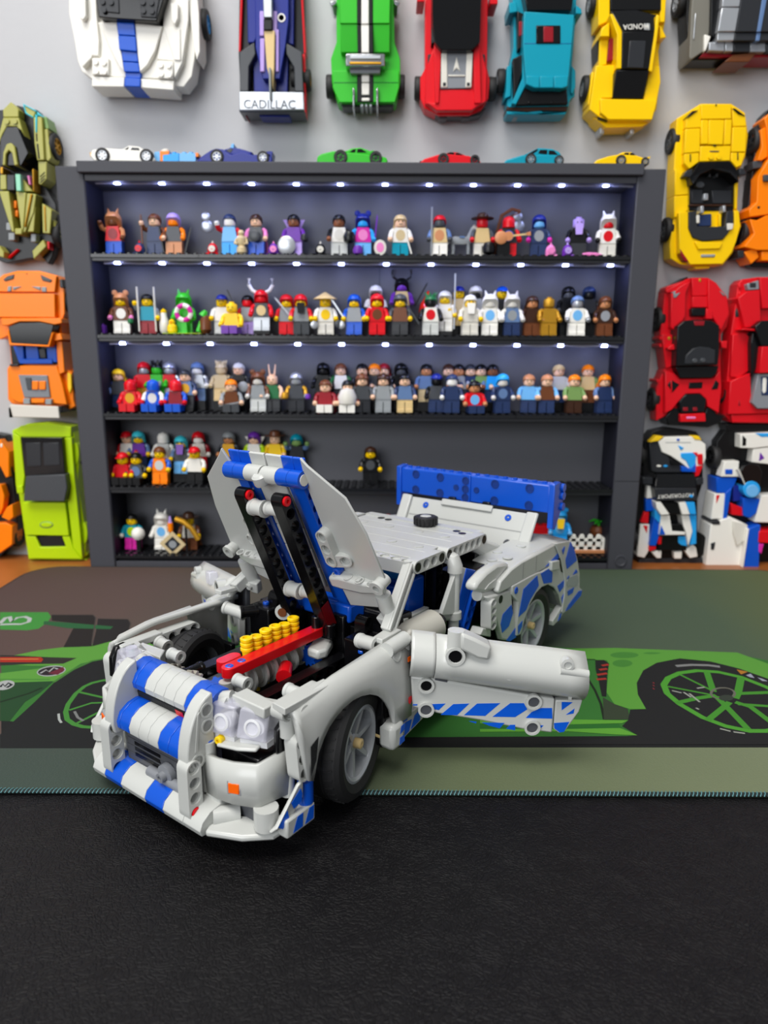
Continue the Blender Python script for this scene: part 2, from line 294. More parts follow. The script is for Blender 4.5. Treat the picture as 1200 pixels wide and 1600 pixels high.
cb(IL, IR, 74.3, 75.2, 0.2, 36.8, 'back_panel', m_cin, 0); m_sl = mat('navy_lining', '1d1e2a', 0.55, spec=.25); cb(IL, IL + .06, FRY + .1, 74.3, .45, 36.75, 'side_lining', m_sl, 0); cb(IR - .06, IR, FRY + .1, 74.3, .45, 36.75, 'side_lining', m_sl, 0); cb(IL, IR, FRY + .15, 75.2, -0.35, 0.45, 'base_board', m_cab)
MB().lathe([(0.62, 0), (0.62, 0.1), (0.5, 0.13), (0.42, 0.05), (0, 0.05)], (24.3 + 2.3, FRY - 72, 0.8 + .35), (0, -1, 0), 24).obj('cap', m_cab, cab)
tr = at_y(985, 752, FRY); MB().box(IR + 2.35, OR + 2.25, FRY - 72.012, FRY - 71.99, tr.z + .33, tr.z + .37).obj('panel_joint', M_BLK, cab)
NST, PST = 13, (IR - IL) / 65
mbp = MB(); wpl = PST * NST
mbp.box(0.02, wpl - 0.02, 0, 4.2, 0, 0.3)
for i in range(NST):
    for j in range(5): mbp.cyl((PST * (i + .5), 0.42 + j * 0.82, 0.3), (PST * (i + .5), 0.42 + j * 0.82, 0.46), 0.24, n=10)
plate_me = mbp.mesh('stud_plate', m_pl)
SHELF = [30.1, 22.75, 15.25, 7.9, 0.75]
FLOOR = []
for k, z in enumerate(SHELF):
    sh = cb(IL, IR, FRY + .2, 74.3, z - 0.32, z + 0.02, 'shelf', mat('dark_shelf', '26272b', .35)) if k < 4 else None
    for i in range(5):
        o = inst(plate_me, 'stud_plate', sh if sh else cab); o.location = Vector((IL + wpl * i + 2.3, FRY + 0.05 - 72, z + 0.02 + .35)) * S
    FLOOR.append(z + 0.32)
cb(-0.6, -0.5, 74.24, 74.3, 23.2, 29.8, 'back_joint', m_cab, 0)
# light strips
m_led = mat('led_chip', 'aebcff', 0.3, emit=30.0); m_wire = mat('strip_wire', '8d8d96', 0.4)
LEDX = [183, 253, 323, 393, 463, 532, 602, 671, 740, 809, 878, 947]
for py, x0, x1, ly, lb in ((287, 150, 990, 70.9, 'light strip with blue-white diodes under the cabinet top'), (412, 163, 976, 70.9, 'light strip with blue-white diodes under the top shelf'), (538, 172, 966, 70.9, 'light strip with blue-white diodes under the second shelf')):
    z = at_y(600, py, ly).z; a = at_y(x0, py, ly); c = at_y(x1, py, ly)
    r = empty('light_strip', ((a.x + c.x) / 2, ly, z)); tag(r, lb, 'light strip', 'light strips in the cabinet'); ox = (a.x + c.x) / 2
    pts = []
    sc_ = (at_y(952, py, ly).x - at_y(183, py, ly).x) / 769
    xs = [(at_y(183, py, ly).x + (q - 183) * sc_ * (1 - 0.0000 * q)) for q in LEDX]
    if py > 300: d = (c.x - a.x - 2.6) / 11; xs = [a.x + 1.25 + d * i for i in range(12)]
    path = [(a.x - ox, 0, -0.05)]
    for i, x in enumerate(xs):
        path += [(x - ox - .3, 0, 0.02), (x - ox + .3, 0, 0.02)]
        if i < 11: path.append(((x + xs[i + 1]) / 2 - ox, 0, -0.06))
    path.append((c.x - ox, 0, -0.12))
    MB().tube(path, 0.15, 6).obj('wire', m_wire, r)
    for x in xs:
        MB().box(x - ox - .26, x - ox + .26, -.2, .2, -.16, .1).obj('diode', m_led, r, bevel=0.05)
        l = bpy.data.lights.new('diode_light', 'POINT'); l.energy = 0.021; l.color = (0.42, 0.48, 1.0); l.shadow_soft_size = 0.003
        lo = bpy.data.objects.new('diode_light', l); COL.objects.link(lo); lo.parent = r; lo.location = Vector((x - ox, 0.1, -0.55)) * S
# ---------------------------------------------------------------- brick-built cars hung on the wall
def ngon(n, r0, r1, a0, a1, z):
    return [(r0 * math.cos(a0 + (a1 - a0) * i / n), r0 * math.sin(a0 + (a1 - a0) * i / n), z) for i in range(n + 1)]
tyre_me = MB().lathe([(0.62, -0.5), (0.92, -0.5), (1, -0.36), (1, 0.36), (0.92, 0.5), (0.62, 0.5)], n=24, caps=False).mesh('tyre')
mb = MB(); mb.lathe([(0.64, 0.2), (0.66, 0.46), (0.56, 0.46), (0.54, 0.2)], n=24, caps=False); mb.lathe([(0.14, 0.25), (0.14, 0.42), (0, 0.42)], n=10)
for k in range(6):
    a = k * math.pi / 3; c, s_ = math.cos(a), math.sin(a)
    mb.slab([(c * r - s_ * w, s_ * r + c * w, 0.3) for r, w in ((0.1, 0.07), (0.58, 0.06), (0.58, -0.06), (0.1, -0.07))], (0, 0, 0.1))
mb.lathe([(0.6, 0.12), (0, 0.12)], n=16); rim_me = mb.mesh('rim')
wstud = MB().cyl((0, 0, 0), (0, -0.16, 0), 0.24, n=12).mesh('stud')
mirror_x = lambda p: p
def wcol(c):
    if isinstance(c, str) and c in PAL: return pl(c)
    if c == 'smoke': return M_SMOKE
    if c == 'chrome': return mat('chrome_plastic', 'c9ccd0', 0.12, 1.0)
    if c == 'glass': return mat('grey_clear_plastic', '84888e', 0.12)
    return mat('plastic_' + c, c, 0.3)
def wcar(name, label, K, pieces, wheels=(), studs=()):
    ox, oy, k = K; P = lambda p, h: at_y(ox + p[0] / k, oy + p[1] / k, WALL - (p[2] if len(p) > 2 else h))
    pts = [P(p, pieces[0][2]) for p in pieces[0][3]]
    c = Vector((sum(p.x for p in pts) / len(pts), WALL, min(p.z for p in pts)))
    zc = sum(p.z for p in pts) / len(pts) - c.z
    r = empty(name, c); tag(r, label, 'toy car', 'brick cars hung on the wall')
    MB().box(-1, 1, -0.62, 0, zc - 1, zc + 1).obj('wall_mount', M_BLK, r)
    for pc in pieces:
        nm, col, h, poly = pc[:4]; h0 = pc[4] if len(pc) > 4 else 0.5
        top = [P(p, h) - c for p in poly]; bot = [Vector((p.x, -h0, p.z)) for p in top]
        MB().prism(bot, top).obj(nm, wcol(col), r, bevel=0.07 if h - h0 > 0.2 else 0)
    for w in wheels:
        x, y, rad, side = w[:4]; p = P((x, y), 1.2) - c + Vector((0.3 * side, 0, 0)); rad = min(rad, 1.35) * .92
        g = inst(tyre_me, 'tyre', r, M_TYRE, mw=Matrix.Translation(p) @ Matrix.Rotation(math.radians(90) * side, 4, 'Y'), scale=None); g.scale = (rad, rad, 0.72)
        q = inst(rim_me, 'rim', g, wcol(w[4] if len(w) > 4 else 'silver'))
    for x, y, h, col in studs: inst(wstud, 'stud', r, wcol(col), loc=P((x, y), h) - c)
    return r, c, P
C1 = (80, 0, 2.857); C2 = (480, 0, 2.727); C3 = (880, 0, 3.75); C4 = (0, 140, 5.714); C5 = (0, 410, 3.267); C6 = (1000, 150, 5.714); C7 = (980, 420, 5.4545); C8 = (960, 650, 5.0)
R = lambda x0, y0, x1, y1: [(x0, y0), (x1, y0), (x1, y1), (x0, y1)]
wcar('roadster', 'large white brick roadster with one blue stripe, highest on the left', C1, [
    ('body', 'white', 2.6, [(76, -160), (80, 60), (104, 180), (118, 270), (136, 318), (182, 352), (300, 372), (545, 385), (592, 388), (628, 340), (640, 262), (655, 100), (650, -160)]),
    ('fender', 'white', 3.3, [(100, -160), (190, -160), (205, 95), (215, 180), (180, 258), (140, 300), (122, 230), (104, 100)]),
    ('fender', 'white', 3.3, [(520, -160), (615, -160), (612, 90), (585, 280), (550, 350), (545, 270), (470, 265), (498, 115)]),
    ('hood', 'white', 3.1, [(205, 97), (498, 115), (545, 262), (540, 352), (400, 348), (190, 338), (180, 262)]),
    ('hood_bulge', 'white', 3.6, [(215, 100), (292, 97), (325, 320), (300, 290), (255, 200)]), ('hood_bulge', 'white', 3.6, [(372, 101), (495, 116), (465, 225), (430, 290), (396, 322), (384, 230)]),
    ('stripe_tile', 'blue', 3.8, [(292, 97), (370, 100), (376, 160), (298, 155)]), ('stripe_tile', 'blue', 3.8, [(298, 157), (376, 162), (382, 230), (303, 222)]), ('stripe_tile', 'blue', 3.6, [(312, 226), (384, 233), (389, 278), (318, 273)]), ('stripe_tile', 'blue', 3.6, [(318, 275), (389, 280), (396, 322), (325, 320)]), ('stripe_tile', 'blue', 3.4, [(328, 323), (402, 325), (398, 352), (332, 348)]), ('stripe_tile', 'blue', 3.55, [(328, 345), (398, 350), (397, 388), (326, 385)]),
    ('bumper', 'white', 3.3, [(182, 340), (326, 345), (325, 388), (180, 386)]), ('bumper', 'white', 3.3, [(400, 350), (547, 360), (546, 403), (398, 391)]),
    ('hood_tile', 'white', 3.45, R(182, 258, 256, 334)), ('hood_tile', 'white', 3.45, [(474, 270), (545, 272), (543, 352), (474, 348)]),
    ('fender_tile', 'white', 3.45, [(168, 96), (204, 97), (214, 180), (212, 250), (178, 248)]), ('fender_tile', 'white', 3.45, [(500, 118), (575, 125), (578, 270), (548, 268)]),
    ('windscreen', 'smoke', 4.4, [(192, -60), (212, 76), (300, 84), (470, 94), (520, -60)]), ('seat_pad', 'char', 4.5, [(215, -40), (300, -40), (305, 60), (228, 52)]), ('seat_pad', 'char', 4.5, [(395, -40), (490, -40), (468, 80), (400, 76)]),
    ('headlamp', 'white', 3.8, [(120, -40), (152, -40), (156, 70), (142, 90), (128, 82), (122, 40)]), ('headlamp', 'white', 3.8, [(532, 12), (566, 14), (566, 80), (552, 112), (536, 90)]),
    ('wheel_arch', 'white', 3.0, [(612, -60), (652, -20), (660, 60), (664, 230), (650, 268), (634, 200), (618, 60)])],
    [(672, 110, 1.9, 1, 'azure')], [(x, y, 3.45, 'white') for x, y in ((200, 278), (236, 282), (202, 320), (238, 322), (490, 292), (526, 294), (492, 332), (528, 336))] + [(x, y, 4.5, 'char') for x, y in ((230, 10), (268, 12), (410, 12), (448, 14), (412, 50), (450, 52), (236, 46))])
r, c, P = wcar('prototype_racer', 'dark blue and gold brick prototype racer with lettered silver wing on the wall', C1, [
    ('chassis', 'black', 1.4, [(842, -170), (1124, -170), (1138, 240), (1136, 500), (850, 500), (836, 240)]),
    ('side_strip', 'red', 2.0, [(848, -100), (858, -100), (846, 230), (836, 230)]), ('side_strip', 'red', 2.0, [(1110, -100), (1120, -100), (1138, 240), (1128, 240)]), ('side_strip', 'red', 2.0, [(1122, 240), (1134, 240), (1138, 520), (1126, 500)]),
    ('side_pod', 'dblue', 2.2, [(872, -160), (935, -160), (940, 120), (905, 190), (878, 190)]), ('side_pod', 'dblue', 2.2, [(1035, -160), (1085, -160), (1082, 200), (1045, 190), (1035, 100)]), ('floor_panel', 'dblue', 2.0, [(900, 210), (1060, 210), (1055, 410), (905, 410)]),
    ('spine', 'dblue', 3.0, [(908, -160), (1060, -160), (1060, 90), (1045, 210), (1020, 352), (945, 352), (912, 210)]),
    ('tile', 'lav', 3.2, R(930, 48, 950, 160)), ('tile', 'lav', 3.2, R(932, 170, 952, 320)), ('tile', 'lav', 3.2, R(988, 48, 1008, 160)), ('tile', 'lav', 3.2, R(1002, 130, 1016, 320)),
    ('gold_spine', 'tan', 3.5, [(950, 135), (998, 135), (996, 300), (990, 400), (962, 300)]), ('air_box', 'black', 3.7, R(948, 84, 986, 134)), ('intake', 'silver', 3.9, [(945, -40), (985, -40), (986, 78), (948, 78)]), ('fin', 'mgrey', 4.0, [(970, 300), (980, 300), (982, 445), (974, 445)]),
    ('wheel_cover', 'dgrey', 2.8, [(840, 232), (906, 188), (912, 240), (882, 296), (880, 408), (842, 408)]), ('wheel_cover', 'dgrey', 2.8, [(1046, 190), (1118, 230), (1126, 408), (1088, 408), (1084, 300), (1050, 240)]),
    ('rear_wing', 'silver', 3.6, [(838, 408), (1126, 410), (1130, 490), (840, 492)], 3.2), ('wing_edge', 'dgrey', 3.3, [(838, 488), (1130, 486), (1130, 500), (840, 500)]), ('tail', 'dblue', 2.4, [(928, 496), (1066, 494), (1064, 522), (930, 520)]), ('corner', 'dred', 2.2, [(850, 494), (876, 498), (874, 528)])],
    [(895, 352, 0.95, -1, 'gold'), (1128, 360, 1.0, 1, 'gold'), (1075, 352, 0.9, 1, 'gold')])
text('CADILLAC', 'wing_lettering', mat('wing_ink', '2c3038', 0.4), r, 1.02, frame(P((975, 468), 3.62) - c, (1, 0, -0.006), (0, -1, 0)), 0.02)
MB().lathe([(0.36, 0), (0.36, 0.06), (0.24, 0.06), (0.24, 0)], P((1028, 80), 3.0) - c, (0, -1, 0), 20).obj('roundel', pl('white'), r)
wcar('muscle_car', 'bright green brick muscle car with black and white stripes on the wall', C2, [
    ('body', 'green', 2.5, [(124, -160), (366, -160), (372, 180), (396, 250), (397, 350), (380, 440), (256, 446), (130, 440), (106, 350), (101, 250), (125, 180)]),
    ('roof', 'green', 3.9, [(136, -160), (356, -160), (352, 100), (140, 100)]), ('rear_window_panel', 'green', 3.6, [(140, 102, 3.8), (352, 102, 3.8), (352, 224, 3.3), (143, 224, 3.3)]),
    ('stripe', 'black', 4.0, [(211, -160), (230, -160), (230, 102), (212, 102)]), ('stripe', 'black', 3.9, [(212, 103), (230, 103), (231, 225), (215, 225)]), ('stripe', 'white', 4.0, [(231, -160), (262, -160), (263, 102), (230, 102)]), ('stripe', 'white', 3.9, [(230, 103), (263, 103), (264, 225), (231, 225)]), ('stripe', 'black', 4.0, [(263, -160), (280, -160), (280, 102), (264, 102)]), ('stripe', 'black', 3.9, [(264, 103), (280, 103), (282, 225), (265, 225)]),
    ('hood', 'green', 2.9, [(110, 300), (390, 300), (392, 370), (374, 436), (136, 436), (108, 370)]), ('engine_scoop', 'chrome', 4.1, R(164, 228, 330, 282)), ('scoop_row', 'silver', 4.25, R(182, 234, 314, 252)), ('scoop_row', 'gold', 4.2, R(180, 262, 316, 274)), ('blower_base', 'glass', 3.5, [(180, 284), (314, 284), (310, 312), (184, 312)]),
    ('stripe', 'black', 3.0, R(212, 318, 282, 434)), ('stripe', 'white', 3.08, R(232, 318, 265, 350)), ('stripe', 'white', 3.08, R(232, 353, 265, 404)), ('plate', 'white', 3.1, R(232, 416, 266, 430)),
    ('hood_seam', 'dgreen', 2.94, R(112, 350, 212, 353)), ('hood_seam', 'dgreen', 2.94, R(282, 350, 388, 353)),
    ('exhaust_pipe', 'chrome', 3.4, R(193, 374, 202, 460)), ('exhaust_pipe', 'chrome', 3.4, R(294, 374, 303, 460)), ('bumper', 'char', 2.3, [(142, 440), (372, 440), (362, 456), (152, 456)]), ('lamp', 'silver', 2.6, R(226, 440, 240, 456)), ('lamp', 'silver', 2.6, R(246, 440, 258, 456)), ('lamp', 'silver', 2.6, R(264, 440, 276, 456)),
    ('mirror', 'chrome', 3.0, [(95, 8), (118, 0), (128, 14), (106, 30)]), ('mirror', 'chrome', 3.0, [(372, 0), (396, 10), (386, 30), (366, 16)])],
    [(112, 370, 1.1, -1), (386, 370, 1.1, 1)])
wcar('sports_coupe', 'red brick coupe with black canopy and clear engine cover, between green and teal cars', C2, [
    ('body', 'red', 2.4, [(502, -160), (772, -160), (766, 290), (778, 340), (772, 420), (742, 468), (690, 490), (560, 490), (500, 462), (482, 420), (482, 330), (503, 290)]),
    ('rear_deck', 'red', 3.0, [(545, 182), (735, 182), (765, 300), (762, 430), (700, 474), (550, 474), (502, 440), (505, 300)]), ('canopy', 'smoke', 4.1, [(532, -160), (748, -160), (738, 110), (736, 178), (702, 214), (572, 214), (542, 178), (534, 100)]),
    ('engine_cover', 'glass', 3.4, [(570, 218), (708, 218), (700, 376), (568, 378)]), ('engine_rail', 'offwhite', 3.5, [(572, 224), (596, 224), (598, 372), (570, 372)]), ('engine_rail', 'offwhite', 3.5, [(680, 224), (706, 224), (700, 372), (674, 372)]), ('engine_bar', 'offwhite', 3.5, R(600, 318, 674, 326)), ('engine_emblem', 'offwhite', 3.5, [(637, 240), (652, 305), (637, 290), (622, 305)]), ('bolt', 'char', 3.55, R(578, 350, 592, 366)), ('bolt', 'char', 3.55, R(680, 350, 694, 366)),
    ('fin', 'red', 3.5, [(540, 184), (572, 184), (568, 300), (562, 440), (545, 440)]), ('fin', 'red', 3.5, [(708, 184), (735, 184), (742, 440), (712, 440)]), ('tail_panel', 'red', 3.3, [(566, 382), (708, 380), (720, 436), (760, 430), (700, 470), (552, 470), (510, 436), (556, 440)]),
    ('vent', 'char', 2.9, [(515, 230), (530, 230), (541, 300), (515, 304)]), ('vent', 'char', 2.9, [(738, 232), (758, 230), (756, 284), (738, 290)]), ('side_glass', 'smoke', 3.2, [(530, -100), (545, -100), (540, 182), (528, 190)]),
    ('rear_bumper', 'char', 2.0, [(500, 462), (566, 480), (690, 482), (764, 458), (738, 490), (690, 498), (556, 496)]), ('exhaust', 'dgrey', 1.8, R(560, 490, 596, 506)), ('exhaust', 'dgrey', 1.8, R(658, 488, 692, 504)), ('mirror', 'red', 3.0, R(468, -12, 500, 8)), ('mirror', 'red', 3.0, R(778, -12, 812, 18))],
    [(487, 378, 1.1, -1, 'char'), (772, 380, 1.1, 1, 'char')])
wcar('hatchback', 'teal brick hatchback with dark sunroof and open tailgate glass on the wall', C2, [
    ('body', 'teal', 2.4, [(868, -160), (1152, -160), (1146, 60), (1128, 280), (1142, 310), (1140, 410), (1120, 425), (1106, 484), (1000, 490), (852, 484), (852, 424), (868, 412), (858, 300), (880, 200), (878, 60)]),
    ('roof', 'teal', 4.2, [(925, 48), (1138, 62), (1128, 188), (1112, 368), (1088, 376), (970, 374), (932, 360), (920, 190)]), ('roof_seam', 'dblue', 4.22, R(924, 184, 1128, 187)), ('windscreen', 'smoke', 3.7, [(915, -70), (1140, -60), (1126, 44), (938, 44)]), ('sunroof', 'smoke', 4.3, R(976, 107, 1080, 185)), ('sunroof_tint', 'dred', 4.32, R(1006, 112, 1050, 180)),
    ('roof_tile', 'teal', 4.35, [(934, 322), (990, 324), (990, 374), (968, 374), (932, 358)]), ('roof_tile', 'teal', 4.35, [(992, 324), (1050, 324), (1050, 374), (992, 374)]), ('roof_tile', 'teal', 4.35, [(1052, 324), (1112, 322), (1110, 368), (1086, 376), (1052, 374)]),
    ('tailgate_glass', 'black', 3.4, [(934, 362), (968, 376), (1086, 378), (1104, 366), (1112, 442), (892, 446)]), ('side_glass', 'black', 3.2, [(895, 46), (922, 58), (918, 200), (898, 212)]), ('seat', 'dred', 3.25, [(902, 90), (918, 90), (916, 150), (902, 156)]), ('side_glass', 'black', 3.2, [(876, 250), (916, 232), (918, 300), (882, 420)]),
    ('pillar', 'teal', 3.6, [(918, 236), (932, 236), (932, 362), (890, 446), (872, 440), (918, 330)]), ('bumper', 'teal', 2.9, [(870, 446), (1112, 443), (1118, 452), (856, 456)]), ('bumper_line', 'dbrown', 2.8, [(852, 452), (1112, 446), (1106, 474), (1000, 470), (940, 476), (852, 470)]), ('bumper_lip', 'teal', 2.7, [(850, 472), (944, 478), (952, 470), (1000, 472), (1008, 484), (1104, 476), (1100, 488), (852, 488)]), ('exhaust', 'mgrey', 2.0, R(880, 484, 900, 500)), ('bolt', 'black', 3.5, R(940, 430, 954, 442)), ('bolt', 'black', 3.5, R(1038, 430, 1052, 442)),
    ('mirror', 'teal', 3.2, [(860, 10), (892, 8), (896, 50), (862, 56)]), ('mirror', 'teal', 3.2, [(1146, 20), (1168, 36), (1172, 60), (1144, 58)]), ('wheel_arch', 'teal', 2.7, [(852, 280), (868, 280), (872, 300), (868, 410), (842, 420), (848, 380)]), ('wheel_arch', 'teal', 2.7, [(1128, 280), (1144, 300), (1144, 370), (1130, 404), (1122, 390)])],
    [(838, 345, 1.1, -1, 'silver')])
r, c, P = wcar('sports_coupe', 'yellow brick coupe with black lettered roof, beside the teal hatchback', C3, [
    ('body', 'yellow', 2.4, [(232, -160), (604, -160), (600, 120), (560, 300), (568, 450), (548, 640), (490, 722), (380, 748), (250, 744), (182, 700), (152, 640), (190, 400), (214, 380), (222, 150)]),
    ('hood_panel', 'black', 3.0, [(276, -160), (578, -160), (574, 60), (278, 60)]), ('fender', 'yellow', 2.9, [(208, -160), (274, -160), (274, 120), (206, 150)]), ('fender', 'yellow', 2.9, [(578, -160), (614, -160), (596, 130), (566, 130)]),
    ('windscreen', 'smoke', 3.6, [(278, 62, 3.2), (430, 56, 3.2), (562, 92, 3.3), (534, 184, 4.2), (346, 184, 4.2)]), ('roof', 'black', 4.2, [(346, 184), (534, 184), (502, 405), (342, 402)]), ('roof_panel', 'char', 4.3, [(390, 237), (486, 237), (472, 400), (376, 396)]), ('pillar', 'yellow', 4.1, [(274, 80), (292, 80), (346, 180), (344, 402), (312, 402), (316, 200)]), ('pillar', 'yellow', 4.1, [(548, 84), (566, 90), (556, 190), (522, 424), (500, 412), (536, 186)]),
    ('rear_window', 'black', 3.8, [(310, 410, 4.1), (505, 410, 4.1), (466, 580, 3.4), (290, 576, 3.4)]), ('door', 'yellow', 2.8, [(216, 214), (268, 214), (256, 376), (208, 388)]), ('seat', 'dred', 3.0, [(270, 224), (314, 218), (302, 350), (256, 362)]), ('door_edge', 'black', 2.5, [(206, 388), (198, 240), (216, 215), (210, 388)]),
    ('rear_fender', 'yellow', 3.2, [(192, 384), (312, 378), (292, 574), (226, 574), (216, 690), (154, 640)]), ('rear_fender', 'yellow', 3.2, [(524, 388), (566, 388), (572, 480), (548, 600), (470, 584), (506, 412)]), ('rear_spoiler', 'yellow', 3.7, [(218, 576), (300, 580), (470, 582), (552, 588), (522, 702), (266, 700), (220, 660)]), ('spoiler_base', 'yellow', 3.3, [(226, 640), (520, 690), (500, 712), (280, 712), (214, 692)]), ('rear_bumper', 'yellow', 2.9, [(186, 690), (270, 712), (520, 708), (462, 742), (250, 748)]), ('bumper_slot', 'black', 3.35, [(206, 682), (264, 704), (262, 712), (210, 694)]),
    ('exhaust', 'silver', 2.2, R(216, 744, 240, 784)), ('exhaust', 'silver', 2.2, R(394, 744, 416, 786)), ('wheel_arch', 'yellow', 2.6, [(168, 420), (192, 420), (190, 540), (164, 600), (144, 616)]), ('mirror', 'yellow', 3.4, [(216, 214), (228, 162), (272, 130), (272, 214)]), ('mirror', 'yellow', 3.4, [(568, 146), (586, 176), (606, 218), (568, 226)])],
    [(150, 520, 1.2, -1, 'mgrey'), (190, 20, 1.2, -1, 'mgrey')])
text('HONDA', 'roof_lettering', pl('white'), r, 0.6, frame(P((425, 154), 4.24) - c, (-1, 0, -0.05), (0, -1, 0)), 0.02)
text('H', 'roof_logo', pl('white'), r, 0.5, frame(P((492, 157), 4.24) - c, (-1, 0, -0.05), (0, -1, 0)), 0.02)
MB(Matrix.Translation(P((492, 157), 4.2) - c)).prism([(-.25, 0, -.26), (.25, 0, -.26), (.22, 0, .26), (-.22, 0, .26)], [(-.25, -.015, -.26), (.25, -.015, -.26), (.22, -.015, .26), (-.22, -.015, .26)]).obj('logo_frame', pl('mgrey'), r)
wcar('stripe_car', 'grey and black brick car with pale stripe in the upper right corner', C3, [
    ('body', 'black', 2.6, [(732, -160), (1420, -160), (1420, 330), (960, 352), (748, 352), (736, 330), (722, 100)]), ('flank', '77756c', 3.2, [(770, -160), (876, -160), (856, 190), (828, 296), (748, 350), (740, 330), (752, 60)]), ('flank_trim', 'silver', 3.3, [(774, 76), (780, 76), (768, 230), (762, 230)]), ('door_gap', 'black', 3.6, [(872, -160), (940, -160), (920, 60), (892, 222), (864, 208)]),
    ('hood_panel', 'silver', 4.2, [(948, -160), (1064, -160), (1034, 40), (930, 40)]), ('hood_panel', 'silver', 4.2, [(930, 44), (1034, 44), (1010, 184), (906, 184)]), ('hood_panel', 'silver', 4.0, [(906, 188), (1008, 188), (1000, 238), (902, 240)]), ('hood_stripe', 'char', 4.3, [(1066, -160), (1420, -160), (1420, 186), (1012, 186)]), ('hood_stripe', 'char', 4.1, [(1008, 190), (1420, 192), (1420, 240), (1002, 238)]), ('pin_stripe', 'bluegrey', 4.4, [(1192, -160), (1224, -160), (1160, 186), (1136, 186)]), ('pin_stripe', 'bluegrey', 4.2, [(1136, 190), (1160, 190), (1152, 240), (1128, 240)]),
    ('bumper_tile', 'silver', 3.6, [(856, 246), (946, 244), (946, 300), (854, 296)]), ('bumper_tile', 'silver', 3.6, [(950, 244), (998, 242), (996, 302), (950, 300)]), ('bumper_tile', 'char', 3.6, [(1000, 244), (1094, 244), (1094, 304), (1000, 304)]), ('bumper_tile', 'glass', 3.6, [(1097, 246), (1186, 246), (1186, 304), (1097, 304)]), ('bumper_tile', 'char', 3.6, [(1189, 246), (1420, 246), (1420, 310), (1189, 306)]), ('tail_band', 'dred', 3.0, [(826, 302), (1420, 308), (1420, 336), (800, 334)]), ('plate', 'brown', 3.3, [(944, 362), (996, 320), (1136, 306), (1090, 362)]), ('side_trim', 'white', 3.5, [(830, 200), (866, 212), (856, 240), (836, 298), (828, 296)])],
    [(700, 12, 1.5, -1, 'silver')])
